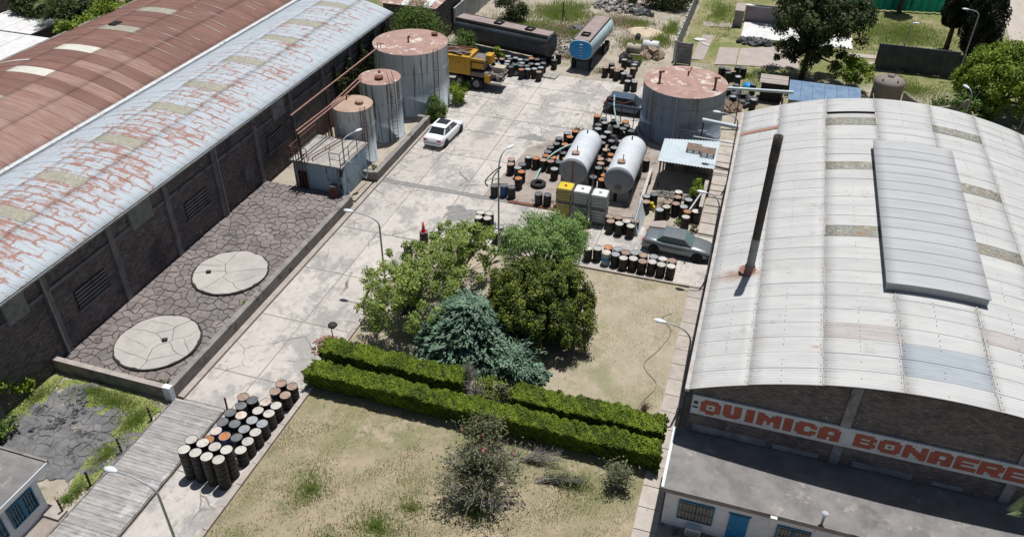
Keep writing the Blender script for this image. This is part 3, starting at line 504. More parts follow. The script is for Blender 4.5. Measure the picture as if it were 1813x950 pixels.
for a, b_ in ((8.2, 12), (12, 15.4), (15.4, 19.6), (19.6, 23.7)): slab(-22.45, -19.35, a, b_)
for a, b_ in ((-18.8, -16.1), (-16.1, -13.7), (-13.7, -11.2), (-11.2, -8.0), (-8.0, -5.2), (-5.2, -2.6), (-2.6, -0.6)):
    slab(a, b_, 41.7, 44.3); slab(a, b_, 44.3, 47.5)
ysB = [47.95, 53.2, 57.6, 60.6, 64.3, 67.9, 71.3]
for a, b_ in zip(ysB[:-1], ysB[1:]):
    for x0, x1 in ((-25.0, -22.3), (-22.3, -18.8), (-18.8, -13.5)): slab(x0, x1, a, b_)
    if a > 60:
        slab(-31, -28, a, b_); slab(-28, -25.0, a, b_); slab(-13.5, -10.4, a, b_); slab(-10.4, -7.6, a, b_)
b = MB(); b.box(-25.0, -12.0, 47.56, 47.92, -.1, -.004); b.build('drain_channel', M['asphalt_patch'], yard)
for (x, y, rx, ry) in ((-17.8, 45.2, 1.3, .9), (-16.3, 58.0, 1.1, .5), (-20.6, 14.9, .35, .42)):
    b = MB(); pl = []
    for k in range(22):
        q = 2 * PI * k / 22; w = 1 + .25 * math.sin(3 * q + x) + .16 * math.sin(7 * q + y); pl.append((x + rx * w * math.cos(q), y + ry * w * math.sin(q)))
    b.add([(px, py, .009) for px, py in pl], [tuple(range(22))]); b.build('worn_patch', M['asphalt_patch'], yard)

pad = sheet('oily_pad', [(-17.2, 47.95), (-11.6, 47.6), (-6.0, 48.4), (-6.0, 60.0), (-13.4, 60.1), (-16.2, 56.0)], .016, M['dirty_pad'])
pthC = tag(put('side_path', MB().box(-1.5, -.45, 8, 41.6, -.1, -.004).mesh('side_path', M['concrete_joint'])), kind='structure')
y = 8.0
while y < 41.5:
    d = 1.25; MB().box(-1.48, -.47, y + .02, min(41.6, y + d) - .02, -.08, .03 + random.uniform(0, .01)).build('path_slab', M['concrete_path'], pthC); y += d
pthD = tag(put('warehouse_apron', MB().box(-1.75, -.45, 47.6, 62, -.1, -.004).mesh('warehouse_apron', M['concrete_joint'])), kind='structure')
y = 47.7
while y < 61.5:
    d = random.uniform(.9, 1.5); MB().obox((-1.1, y + d / 2, .03), (1.25, d - .12, .12), random.uniform(-.02, .02), random.uniform(-.02, .02)).build('path_slab', M['concrete_path'], pthD); y += d
kb = tag(put('lawn_kerb', MB().box(-19.30, -19.12, 8, 41.6, -.2, .05).mesh('lawn_kerb', M['kerb'])), kind='structure')
y = 8.0
while y < 41.5:
    MB().box(-19.34, -19.06, y + .012, min(41.6, y + 1.3) - .012, -.2, .115 + random.uniform(-.01, .01)).build('kerb_stone', M['kerb'], kb); y += 1.3
kb2 = tag(put('garden_kerb', MB().box(-19.0, -.6, 41.58, 41.68, -.2, .05).mesh('garden_kerb', M['kerb'])), kind='structure')
x = -19.0
while x < -.7:
    MB().box(x + .012, min(-.62, x + 1.4) - .012, 41.5, 41.66, -.2, .09 + random.uniform(-.01, .015)).build('kerb_stone', M['kerb'], kb2); x += 1.4
kb3 = tag(put('bund_ledge', MB().box(-25.4, -25.03, 23.7, 57.5, -.1, .10).mesh('bund_ledge', M['kerb'])), kind='structure')

# far slabs, pads and paths
for nm, pl, mt in (('garden_slab', [(-4.0, 78.9), (-2.05, 79.4), (-2.05, 84.2), (-4.0, 83.8)], 'pink_slab'), ('garden_slab', [(-1.95, 79.4), (3.9, 80.4), (3.9, 86.8), (-1.95, 84.2)], 'pink_slab'),
                   ('garden_path', [(-6.4, 79.6), (-5.2, 79.6), (-4.9, 87), (-6.1, 87)], 'pink_slab'), ('garden_path', [(-6.5, 89.8), (-3.2, 90.2), (-3.2, 91.6), (-6.5, 91.2)], 'pink_slab')):
    b = MB(); b.prism(pl, -.2, .03); tag(b.build(nm, M[mt]), kind='structure')
b = MB(); b.box(8.6, 18.2, 85.5, 86.5, -.2, .04); b.box(9.6, 17.9, 83.7, 84.6, -.2, .04); b.box(8.6, 9.58, 79, 85.48, -.2, .04); b.box(17.0, 18.2, 84.62, 85.48, -.2, .04)
tag(b.build('garden_path', M['concrete_path']), kind='structure')

# tar spill west of the weighbridge: overlapping broken crusts
def blob(cx, cy, rx, ry, n=40, w=.3, seed=0.0):
    return [(cx + rx * math.cos(q) * (1 + w * math.sin(2 * q + seed) * .6 + w * .5 * math.sin(5 * q + 2 * seed) + w * .3 * math.sin(9 * q)), cy + ry * math.sin(q) * (1 + w * math.sin(3 * q + seed) * .5 + w * .4 * math.sin(7 * q))) for q in [2 * PI * k / n for k in range(n)]]
# ---------------------------------------------------------------- voronoi crusts
def clip(poly, nx, ny, d):
    out = []; n = len(poly)
    for i in range(n):
        a, b = poly[i], poly[(i + 1) % n]; da = a[0] * nx + a[1] * ny - d; db = b[0] * nx + b[1] * ny - d
        if da <= 0: out.append(a)
        if (da < 0 < db) or (db < 0 < da):
            t = da / (da - db); out.append((a[0] + (b[0] - a[0]) * t, a[1] + (b[1] - a[1]) * t))
    return out
def wob(x, y, a):
    return (x + a * (math.sin(5.1 * x + 3.3 * y) + .6 * math.sin(13.7 * y - 7.1 * x + 1.3)), y + a * (math.sin(4.3 * y - 4.9 * x + 2.0) + .6 * math.sin(11.9 * x + 8.3 * y)))
def cells(pts, bound, reach):
    res = []
    for i, (x, y) in enumerate(pts):
        poly = list(bound(x, y))
        for k, (u, v) in enumerate(pts):
            if k == i or abs(u - x) > reach or abs(v - y) > reach: continue
            nx, ny = u - x, v - y; poly = clip(poly, nx, ny, (u * u + v * v - x * x - y * y) / 2)
            if len(poly) < 3: break
        if len(poly) >= 3: res.append(poly)
    return res
def crust(poly, gap, seg, amp):
    out = []; n = len(poly)
    for i in range(n):
        a, b = poly[i], poly[(i + 1) % n]; L = math.hypot(b[0] - a[0], b[1] - a[1]); k = max(1, int(L / seg))
        for t in range(k): out.append(wob(a[0] + (b[0] - a[0]) * t / k, a[1] + (b[1] - a[1]) * t / k, amp))
    cx = sum(p[0] for p in out) / len(out); cy = sum(p[1] for p in out) / len(out); r = []
    for (x, y) in out:
        d = math.hypot(x - cx, y - cy) + 1e-6; s = max(0, d - gap) / d; r.append((cx + (x - cx) * s, cy + (y - cy) * s))
    return r, (cx, cy)
def plate(poly, z0, z1, c, dome=.015, tilt=0.0):
    b = MB(); n = len(poly); inn = [(c[0] + (x - c[0]) * .86, c[1] + (y - c[1]) * .86) for x, y in poly]
    t1, t2 = random.uniform(-tilt, tilt), random.uniform(-tilt, tilt); zz = lambda x, y: (x - c[0]) * t1 + (y - c[1]) * t2
    vs = [(x, y, z0) for x, y in poly] + [(x, y, z1 - dome + zz(x, y)) for x, y in poly] + [(x, y, z1 + zz(x, y)) for x, y in inn]
    fs = [(i, (i + 1) % n, n + (i + 1) % n, n + i) for i in range(n)] + [(n + i, n + (i + 1) % n, 2 * n + (i + 1) % n, 2 * n + i) for i in range(n)] + [tuple(range(2 * n, 3 * n))]
    b.add(vs, fs); return b
DISCS = ((-28.68, 26.62, 2.28), (-28.62, 33.5, 2.28))
mudf = sheet('mud_floor', [(-32.8, 23.6), (-25.7, 23.6), (-25.7, 44.3), (-32.8, 44.3)], .33, M['mud_base'])
pts = []
st = .52
for j in range(int(20.7 / st) + 1):
    for i in range(int(7.1 / st) + 1):
        x = -32.75 + (i + .5 + random.uniform(-.42, .42)) * st; y = 23.62 + (j + .5 + random.uniform(-.42, .42)) * st
        pts.append((x, y))
def rect(x, y): return [(-32.78, 23.62), (-25.75, 23.62), (-25.75, 44.3), (-32.78, 44.3)]
cl = []
for p in cells(pts, rect, 2.2):
    cx = sum(q[0] for q in p) / len(p); cy = sum(q[1] for q in p) / len(p)
    if any(math.hypot(cx - dx, cy - dy) < r - .35 for dx, dy, r in DISCS): continue
    cl.append(p)
cl.sort(key=lambda p: p[0][1])
rest = MB()
for k, p in enumerate(cl):
    w, c = crust(p, .020, .16, .026)
    b = plate(w, .33, .41 + random.uniform(-.02, .02), c, .02, .03)
    if k < 295: b.build('mud_plate', M['mud'], mudf)
    else: rest.add(b.v, b.f)
if rest.v: tag(rest.build('mud_plate', M['mud'], mudf), kind='stuff')
for n_, (dx, dy, r) in enumerate(DISCS):
    t = thing('round_tank_cover', ['round cracked concrete cover set in mud, nearer the low front wall', 'round cracked concrete cover set in mud, nearer the blue pump house'][n_], 'tank cover', (dx, dy, .33), group='round covers in the mud basin')
    b = MB(); b.lathe([(r - .02, .33), (r + .05, .33), (r + .05, .52), (r - .02, .52)], 56, (dx, dy, 0), smooth=False); b.add([(dx + (r - .02) * math.cos(q), dy + (r - .02) * math.sin(q), .47) for q in [2 * PI * k / 56 for k in range(56)]], [tuple(range(56))])
    b.build('rim', M['mud_base'], t)
    pp = [(dx + random.uniform(-.8, .8) * r, dy + random.uniform(-.8, .8) * r) for _ in range(11 if n_ == 0 else 8)]
    circ = lambda x, y: [(dx + (r - .03) * math.cos(q), dy + (r - .03) * math.sin(q)) for q in [2 * PI * k / 60 for k in range(60)]]
    for p in cells(pp, circ, 99):
        w, c = crust(p, .016, .22, .035)
        w = [((x - dx) * min(1, (r - .02) / max(1e-6, math.hypot(x - dx, y - dy))) + dx, (y - dy) * min(1, (r - .02) / max(1e-6, math.hypot(x - dx, y - dy))) + dy) for x, y in w]
        plate(w, .46, .545 + random.uniform(-.006, .006), c, .008, .004).build('slab_piece', M['disc'], t)
    b = MB(); b.obox((dx + (.35 if n_ == 0 else -1.2), dy + (.15 if n_ == 0 else -.5), .60), (.28, .2, .13), .5); tag(b.build('stone_block', M['black_steel']), ['dark block lying on the nearer round cover', 'dark block lying on the farther round cover'][n_], 'block', 'blocks on round covers')

spill = sheet('tar_spill', blob(-29.2, 19.5, 3.0, 3.3, w=.38, seed=1.1), -.004, M['asphalt_spill'])
pts = [(-32.4 + (i + random.uniform(0, 1)) * .55, 16.0 + (j + random.uniform(0, 1)) * .55) for i in range(12) for j in range(13)]
SPB = blob(-29.2, 19.5, 3.0, 3.3, w=.38, seed=1.1)
def inside(x, y, poly):
    c = False; j = len(poly) - 1
    for i in range(len(poly)):
        if (poly[i][1] > y) != (poly[j][1] > y) and x < (poly[j][0] - poly[i][0]) * (y - poly[i][1]) / (poly[j][1] - poly[i][1]) + poly[i][0]: c = not c
        j = i
    return c
for p in cells(pts, lambda x, y: [(-32.6, 15.8), (-25.5, 15.8), (-25.5, 23.3), (-32.6, 23.3)], 2.4):
    cx = sum(q[0] for q in p) / len(p); cy = sum(q[1] for q in p) / len(p)
    if not inside(cx, cy, SPB): continue
    w, c = crust(p, .008, .12, .05); plate(w, -.05, .035 + random.uniform(-.02, .05) * max(.3, (cy - 17) / 5), c, .018, .07).build('tar_crust', M['asphalt_spill'], spill)

for (cx, cy, rx, ry, sd_) in ((-28.3, 22.4, 2.3, .85, .3), (-26.35, 21.2, .75, 1.8, 1.2), (-26.2, 18.6, .55, 1.6, 2.2), (-32.3, 20.6, .75, 2.4, 3.1), (-29.8, 22.75, 2.0, .5, .8)):
    sheet('grass_bank', [(min(-25.55, x_), min(23.33, y_)) for x_, y_ in blob(cx, cy, rx, ry, 36, .22, sd_)], .030 + .004 * sd_, M['grass_base'])
b = MB()
for k in range(90):
    u = k / 90; x = -30.6 + .9 * math.sin(u * 3.0) + random.gauss(0, .28); y = 22.7 - 3.0 * u + random.gauss(0, .15); s = random.uniform(.08, .26)
    b.obox((x, y, random.uniform(.0, .07)), (s, s * random.uniform(.5, 1), s * .5), random.uniform(0, 3), random.uniform(-.5, .5), random.uniform(-.5, .5))
tag(b.build('tar_ridge', M['scrap'], spill), kind='stuff')
# bund walls
def wall_thing(name, label, boxes, mat, cat='wall', group=None, coping=None):
    x = sum((q[0] + q[1]) / 2 for q in boxes) / len(boxes); y = sum((q[2] + q[3]) / 2 for q in boxes) / len(boxes)
    t = thing(name, label, cat, (x, y, 0), group=group); b = MB()
    for q in boxes: b.box(*q)
    b.build('wall_body', M[mat], t)
    if coping:
        b = MB()
        for q in boxes: b.box(q[0] - .03, q[1] + .03, q[2] - .03, q[3] + .03, q[5] + .002, q[5] + .05)
        b.build('coping', M[coping], t)
    return t
wall_thing('bund_wall', 'long low dark wall between cracked mud basin and concrete road', [(-25.72, -25.42, 23.62, 43.7, 0, .80)], 'bund_wall', coping='bund_wall')
wall_thing('bund_wall', 'short low brick wall closing the mud basin beside green grass', [(-32.78, -25.85, 23.36, 23.60, 0, .80)], 'bund_wall', coping='kerb')
b = MB(); b.box(-25.84, -25.40, 23.30, 23.60, 0, .93); tag(b.build('wall_pier', M['white_wall']), 'whitewashed corner pier where the two basin walls meet', 'pier')
wall_thing('bund_wall', 'low wall beside streaked tanks and the white sedan', [(-25.55, -25.22, 47.3, 57.5, 0, .78), (-26.4, -25.56, 47.3, 47.58, 0, .72), (-26.2, -25.56, 57.2, 57.5, 0, .78)], 'bund_wall', coping='bund_wall')
sheet('bund_floor', [(-32.8, 44.3), (-25.56, 44.3), (-25.56, 64), (-32.8, 64)], .06, M['bare_earth'])

# weighbridge
wb = thing('weighbridge', 'grey timber weighbridge deck running down beside the drums', 'weighbridge', (-24, 8, 0))
b = MB(); b.box(-25.5, -22.5, 7.8, 23.62, -.3, -.02); b.build('pit', M['dark'], wb)
y = 8.0
me_pl = {}
while y < 23.4:
    w = .185; key = 0
    b = MB(); b.obox((-24.0 + random.uniform(-.015, .015), y + w / 2, .045 + random.uniform(-.006, .008)), (2.78, w - random.uniform(.005, .016), .07), random.uniform(-.004, .004), random.uniform(-.02, .02))
    b.build('plank', M['wood'], wb); y += w
for x in (-25.46, -22.56): MB().box(x - .03, x + .03, 7.9, 23.6, -.1, .075).build('edge_rail', M['gutter_dark'], wb)  # rails toned dark; the deck-edge shadow line is put into their colour
MB().box(-25.5, -22.5, 23.47, 23.55, -.1, .08).build('end_rail', M['rust_flash'], wb)
for (x, y, h, lb) in ((-25.62, 21.9, .9, 'striped marker post nearest the white corner pier'), (-25.62, 19.7, .95, 'striped marker post midway along the grey timber deck'), (-25.66, 17.6, .95, 'striped marker post beside the tar spill, nearer the lamp head'), (-25.75, 16.0, .85, 'striped marker post beside the small white building'), (-22.5, 23.75, .8, 'rusty marker post at the deck end beside drums')):
    t = thing('marker_post', lb, 'post', (x, y, 0), group='posts along the timber deck')
    MB().tube([(x, y, 0), (x + random.uniform(-.06, .06), y, h)], .05, 8).build('post_shaft', M['black_steel'] if 'rusty' not in lb else M['rust'], t)
    if 'rusty' not in lb:
        for z in (.3, .55, .8):
            MB().lathe([(.053, -.05), (.053, .05)], 8, (x, y, z * h / .9)).build('yellow_band', M['rust_pale'], t)

# ---------------------------------------------------------------- arched warehouses
def arch_z(x, cx, hw, ze, ri): return ze + ri * (1 - ((x - cx) / hw) ** 2)
def sheet_mesh(name, x0, x1, dy, A, pitch, amp, mat, nseg=5, lap=.05, zo=0.0):
    """corrugated sheet following the arch; corrugations run along the arc"""
    cx, hw, ze, ri = A; n = max(2, int(round(dy / pitch))) * 4; b = MB(); vs = []; fs = []
    up = 1 if (x0 + x1) / 2 < cx else -1
    for i in range(nseg + 1):
        x = x0 - (lap if up < 0 else 0) * 0 + (x1 - x0) * i / nseg
        t = i / nseg if up > 0 else 1 - i / nseg     # 1 at the crown side
        for j in range(n + 1):
            y = -lap + (dy + 2 * lap * .5) * j / n
            z = arch_z(x, *A) + zo + amp * math.cos(2 * PI * y / pitch) + .007 * (1 - j / n) + .014 * (1 - t)
            vs.append((x, y, z))
    for i in range(nseg):
        for j in range(n): a = i * (n + 1) + j; fs.append((a, a + n + 1, a + n + 2, a + 1))
    b.add(vs, fs, True)
    # edges get a little thickness
    bot = [(x, y, z - .012) for x, y, z in vs]; o = len(b.v); b.v.extend(bot)
    ring = [j for j in range(n + 1)] + [i * (n + 1) + n for i in range(1, nseg + 1)] + [nseg * (n + 1) + j for j in range(n - 1, -1, -1)] + [i * (n + 1) for i in range(nseg - 1, 0, -1)]
    for a, c in zip(ring, ring[1:] + ring[:1]): b.f.append([a, c, o + c, o + a]); b.sm.append(False); b.mi.append(0)
    return b.mesh(name, mat)
def arch_roof(parent, A, xs, y0, dy, rows, pitch, amp, base, special, y1=None):
    """roof part with its sheets; special: {(col,row): (name, material) or None}"""
    cx, hw, ze, ri = A; y1 = y0 + dy * rows
    prof = [(xs[0] + .05 + (xs[-1] - xs[0] - .1) * i / 24) for i in range(25)]
    poly = [(x, arch_z(x, *A) - .09) for x in prof] + [(x, arch_z(x, *A) - .15) for x in prof[::-1]]
    b = MB(); b.prism_y(poly, y0 + .08, y1 - .08); roof = b.build('roof', M['deck_under'], parent)
    cache = {}
    for c in range(len(xs) - 1):
        for r in range(rows):
            sp = special.get((c, r), special.get(('row', r), 0)) if special else 0
            if sp is None: continue
            nm, mt, sy = ('roof_sheet', base, 1.0) if not sp else (sp + (1.0,))[:3]
            if callable(mt): mt = mt(c, r)
            key = (c, mt.name)
            if key not in cache: cache[key] = sheet_mesh(nm, xs[c] - (.08 if (xs[c] + xs[c + 1]) / 2 > cx else 0), xs[c + 1] + (.08 if (xs[c] + xs[c + 1]) / 2 < cx else 0), dy, A, pitch, amp, mt)
            o = put(nm, cache[key], roof); o.location = (0, y0 + dy * r + random.uniform(-.012, .012), random.uniform(0, .008)); o.scale = (1, sy, 1)
    return roof

# warehouse with the peeling blue-white roof
AA = (-37.35, 4.85, 5.75, 1.0)
wA = thing('brick_warehouse', 'long brick warehouse with arched pale blue roof peeling to rust', 'warehouse', (-37.4, 38, 0))
b = MB()
xs = [-42.1 + 9.3 * i / 16 for i in range(17)]
b.box(-33.05, -32.8, 8, 67.0, 0, 5.62); b.box(-42.1, -41.9, 8, 67.0, 0, 5.62)
for y in (8.0, 66.75): b.prism_y([(-41.88, 0), (-33.07, 0)] + [(x, arch_z(x, *AA) - .17) for x in [-33.07 - 8.81 * i / 14 for i in range(15)]], y, y + .25)
b.build('wall', M['brickA'], wA)
sp = {}
for y in (50.4, 45.7, 41.1, 36.4, 31.7, 27.0, 22.3, 17.6, 64.6, 59.9, 55.3): sp[(1, int((y - 8.0) / 1.0))] = ('skylight', M['skylight'])
arch_roof(wA, AA, [-42.2, -38.75, -35.5, -32.5], 8.0, 1.0, 59, .125, .008, M['roofA'], sp)
for y in [5 + 4.88 * k for k in range(1, 13)]:
    if 9 < y < 66: MB().box(-32.798, -32.66, y - .2, y + .2, 0, 5.45).build('pilaster', M['plaster_dark'], wA)
MB().box(-32.797, -32.72, 8, 66.9, 4.35, 4.55).build('ring_beam', M['plaster_dark'], wA)
for y in [27.2 + 9.62 * k for k in range(-1, 4)]:
    w = MB().box(-32.797, -32.77, y - 1.18, y + 1.18, 2.2, 3.35).build('window', M['dark'], wA)
    for k in range(5): MB().obox((-32.745, y, 2.32 + k * .23), (.03, 2.3, .19), 0, 0, .35).build('louvre', M['plaster_dark'], w)
    MB().box(-32.79, -32.66, y - 1.3, y + 1.3, 2.06, 2.18).build('sill', M['plaster_dark'], w)
for y, w in ((22.6, 1.3), (32.0, 1.9), (47.2, 1.6)):
    b = MB(); n = int(w / .04); vs = []; fs = []
    for i in range(n + 1):
        yy = y - w / 2 + w * i / n; xx = -32.64 + .02 * math.cos(i * PI / 1.0); vs += [(xx, yy, 4.2), (xx, yy, 5.6)]
    for i in range(n): fs.append((2 * i, 2 * i + 2, 2 * i + 3, 2 * i + 1))
    b.add(vs, fs); b.box(-32.79, -32.67, y - w / 2, y + w / 2, 4.2, 5.6); b.build('corrugated_patch', M['eave_grey'], wA)
MB().box(-32.62, -32.44, 8, 67.1, 5.60, 5.70).build('eave_gutter', M['eave_grey'], wA)
for y in (24.35, 39.4, 53.8): MB().tube([(-32.6, y, 5.6), (-32.6, y, .3)], .05, 8).build('downpipe', M['eave_grey'], wA)
MB().box(-42.5, -42.15, 8, 67.2, 5.55, 5.92).build('valley_gutter', M['gutter_white'], wA)

# red oxide warehouse behind
AB = (-49.6, 6.85, 5.75, 1.42)
wB = thing('rust_roof_warehouse', 'warehouse with long arched red-brown roof behind the blue one', 'warehouse', (-49.6, 45, 0))
b = MB(); b.box(-43.1, -42.9, 20, 78.8, 0, 5.6); b.box(-56.3, -56.1, 20, 78.8, 0, 5.6)
for y in (20.0, 78.5): b.prism_y([(-56.08, 0), (-43.12, 0)] + [(x, arch_z(x, *AB) - .17) for x in [-43.12 - 12.96 * i / 16 for i in range(17)]], y, y + .25)
b.build('wall', M['brickA'], wB)
sp = {}
rowB = lambda y: int((y - 20.0) / 1.18)
for y in (47.2, 42.6): sp[(1, rowB(y))] = ('skylight', M['skylightB'])
for y in (52.7, 57.5, 38.0, 62.5): sp[(1, rowB(y))] = ('skylight', M['skylight'])
for r in list(range(0, 18)) + [19, 21, 23]: sp[(2, r)] = sp[(3, r)] = ('roof_sheet', M['roofB_worn'])
arch_roof(wB, AB, [-56.4, -51.8, -48.2, -45.4, -42.75], 20.0, 1.18, 50, .236, .014, M['roofB'], sp)
MB().box(-51.3, -50.6, 52.7, 53.6, arch_z(-51, *AB) + .02, arch_z(-51, *AB) + .10).build('vent_opening', M['dark'], wB)
MB().box(-42.88, -42.55, 20, 79, 5.5, 5.80).build('valley_gutter', M['gutter_dark'], wB)
MB().box(-56.75, -56.45, 20, 79, 5.6, 5.78).build('eave_gutter', M['gutter_dark'], wB)
for r in range(24, 40):
    if r % 5 == 0: continue
    yy = 20 + 1.18 * r + random.uniform(-.05, .05); xa, xb = random.uniform(-48.6, -47.6), random.uniform(-44.2, -43.0); b = MB(); vs = []; fs = []
    for i in range(9):
        x = xa + (xb - xa) * i / 8; w_ = .035 + .03 * math.sin(i * 1.3 + r); vs += [(x, yy, arch_z(x, *AB) + .038), (x, yy + w_, arch_z(x, *AB) + .038)]
    for i in range(8): fs.append((2 * i, 2 * i + 2, 2 * i + 3, 2 * i + 1))
    b.add(vs, fs); b.build('lap_line', M['roofB_white'], wB)
for k, y in enumerate((39.2, 41.5, 44.6)):
    xs_ = [-55.8 + 4.0 * i / 10 for i in range(11)]; b = MB(); vs = []; fs = []
    for x in xs_: vs += [(x, y, arch_z(x, *AB) + .045), (x, y + .28, arch_z(x, *AB) + .05)]
    for i in range(10): fs.append((2 * i, 2 * i + 2, 2 * i + 3, 2 * i + 1))
    b.add(vs, fs); b.build('repair_strip', M['roofB_white'], wB)

# right-hand warehouse with the sign
AC = (9.8, 10.05, 5.5, 2.3)
wC = thing('sign_warehouse', 'brick warehouse with arched pale grey roof and red lettered sign', 'warehouse', (9.8, 41, 0))
b = MB(); b.box(-.05, .2, 27.17, 55.35, 0, 5.42); b.box(19.4, 19.65, 27.17, 55.35, 0, 5.42)
for y in (26.9, 55.37): b.prism_y([(-.05, 0), (19.65, 0)] + [(x, arch_z(x, *AC) - .17) for x in [19.65 - 19.7 * i / 24 for i in range(25)]], y, y + .25)
b.build('wall', M['brickC'], wC)
row = lambda y: int((y - 26.6) / 1.045)
sp = {}
for c, y in ((2, 45.8), (2, 38.4), (2, 52.6), (4, 52.6), (4, 45.3), (4, 38.2), (4, 31.0)): sp[(c, row(y))] = ('skylight', M['skylightC'])
sp[(4, row(31.0))] = ('roof_sheet', M['roofC_dirty'])
sp[(2, row(53.3))] = ('roof_sheet', M['roofC'], .55)
sp[(2, row(30.4))] = ('roof_sheet', M['roofC_dirty']); sp[(3, row(27.9))] = ('roof_sheet', M['roofC_blue'])
sp[(3, row(28.9))] = ('roof_sheet', M['roofC_blue'])
rC = arch_roof(wC, AC, [-0.25, 2.04, 4.88, 7.85, 11.24, 14.07, 17.0, 19.85], 26.6, 1.045, 28, .174, .018, M['roofC'], sp)
for xx in (2.04, 4.88, 7.85, 11.24, 14.07, 17.0):
    y = 26.62
    while y < 55.7:
        L_ = random.uniform(.5, 2.4); w_ = random.uniform(.012, .03)
        if not (7.3 < xx < 11.8 and 33 < y < 48.5): MB().obox((xx, y + L_ / 2, arch_z(xx, *AC) + .038), (w_ * 2, L_, .012), 0, 0, math.atan(2 * 2.3 * (xx - 9.8) / 10.05 ** 2)).build('seam_strip', M['rust_flash'], rC)
        y += L_ + random.uniform(.1, 1.2)
bo = MB()
for xx in (.1, 1.0, 1.95, 2.15, 3.3, 4.78, 4.98, 6.3, 7.76, 7.95, 9.4, 11.15, 11.34, 12.6, 13.98, 14.17, 15.6, 16.9, 17.1, 18.5, 19.5):
    for k in range(84):
        yy = 26.75 + k * .346 + random.uniform(-.02, .02)
        if random.random() < .6 and not (7.3 < xx < 11.8 and 33 < yy < 48.5): bo.obox((xx + random.uniform(-.02, .02), yy, arch_z(xx, *AC) + .036), (.028, .028, .018))
tag(bo.build('roof_bolts', M['machine'], rC), kind='stuff')
MB().box(-.42, -.22, 26.55, 55.9, 5.36, 5.50).build('eave_flashing', M['rust_flash'], wC)
MB().box(-.10, -.053, 26.9, 55.6, 0, .5).build('plinth', M['plaster_grey'], wC)
# rust-red strip sheet near the back
b = MB(); vs = []; fs = []
for i in range(7):
    x = -.2 + 2.3 * i / 6; vs += [(x, 51.9, arch_z(x, *AC) + .06), (x, 52.35, arch_z(x, *AC) + .06)]
for i in range(6): fs.append((2 * i, 2 * i + 2, 2 * i + 3, 2 * i + 1))
b.add(vs, fs); b.build('rusty_strip', M['rust_pale'], rC)
# raised monitor
mon = MB(); X0, X1, Y0, Y1 = 7.5, 11.65, 33.55, 48.3; n = 12
pr = [X0 + (X1 - X0) * i / n for i in range(n + 1)]
mon.prism_y([(x, arch_z(x, *AC) - .05) for x in pr] + [(x, arch_z(x, *AC) + .42) for x in pr[::-1]], Y0, Y1)
mo = mon.build('roof_monitor', M['roofC_mon'], wC)
b = MB()
vs = []; fs = []; N_ = 60
for i in range(N_ + 1):
    x = X0 - .06 + (X1 - X0 + .12) * i / N_; yy = Y0 - .03 - .015 * (i % 2); z = arch_z(x, *AC); vs += [(x, yy, z + .0), (x, yy, z + .41)]
for i in range(N_): fs.append((2 * i, 2 * i + 2, 2 * i + 3, 2 * i + 1))
b.add(vs, fs); b.build('end_cladding', M['roofC_mon'], mo)
ms = sheet_mesh('monitor_sheet', X0 - .1, X1 + .1, 1.0, AC, .174, .016, M['roofC_mon'], 8, .05, .46)
for k in range(15): put('monitor_sheet', ms, mo).location = (0, Y0 - .1 + k * .995, 0)
# chimney
ch = thing('chimney_pipe', 'tall dark rusty flue pipe standing on the pale arched roof', 'chimney', (1.5, 35.2, 6.0))
MB().tube([(1.5, 35.2, 6.0), (1.5, 35.2, 8.2)], .205, 16).build('lower_pipe', M['eave_grey'], ch)
MB().tube([(1.5, 35.2, 8.2), (1.5, 35.2, 12.4)], .195, 16).build('flue', M['flue'], ch)
b = MB(); b.lathe([(.195, 12.4), (.215, 12.42), (.215, 13.7), (.17, 13.72), (.17, 13.2)], 16, (1.5, 35.2, 0)); b.build('flue_top', M['flue'], ch)
b = MB(); b.lathe([(.50, 6.28), (.30, 6.38), (.24, 6.6)], 16, (1.5, 35.2, 0)); b.build('flashing_collar', M['rust_pale'], ch)
# front: sign band, pilasters, letters
band = MB().box(-.03, 19.6, 26.80, 26.898, 3.94, 5.03).build('sign_band', M['sign_white'], wC)
for x in (6.25, 12.95):
    MB().box(x - .2, x + .2, 26.82, 26.897, 5.04, arch_z(x, *AC) - .22).build('pilaster', M['plaster_grey'], wC)
    MB().box(x - .2, x + .2, 26.82, 26.897, 2.8, 3.93).build('pilaster', M['plaster_grey'], wC)
for (a, b_, z0, z1) in ((.2, 3.4, 2.82, 3.22), (3.7, 5.6, 2.82, 3.1), (7.0, 9.4, 2.82, 3.15), (10.2, 11.4, 2.82, 3.05)): MB().box(a, b_, 26.87, 26.896, z0, z1).build('render_patch', M['plaster_grey'], wC)
GL = {'Q': ['.#####.', '#######', '##...##', '##.#.##', '##...##', '#######', '..###..'], 'U': ['###.###', '###.###', '###.###', '###.###', '###.###', '#######', '.#####.'],
      'I': ['###'] * 7, 'M': ['##...##', '###.###', '#######', '#######', '##.#.##', '##.#.##', '##...##'], 'C': ['.#####.', '#######', '###..##', '###....', '###..##', '#######', '.#####.'],
      'A': ['.#####.', '#######', '###..##', '###..##', '#######', '###.###', '###.###'], 'B': ['######.', '#######', '##...##', '######.', '##...##', '#######', '######.'],
      'O': ['.#####.', '#######', '##...##', '##.#.##', '##...##', '#######', '.#####.'], 'N': ['##...##', '###..##', '####.##', '#######', '##.####', '##..###', '##...##'],
      'E': ['#######', '#######', '##.....', '######.', '##.....', '#######', '#######'], 'R': ['######.', '#######', '##...##', '#######', '######.', '##.###.', '##..###']}
LX = [(.36, 1.22), (1.33, 2.1), (2.28, 2.64), (2.77, 3.76), (3.86, 4.23), (4.34, 5.21), (5.3, 6.17), (6.73, 7.59), (7.69, 8.56), (8.66, 9.56), (9.64, 10.52), (10.61, 11.46), (11.51, 12.41), (12.47, 13.35)]
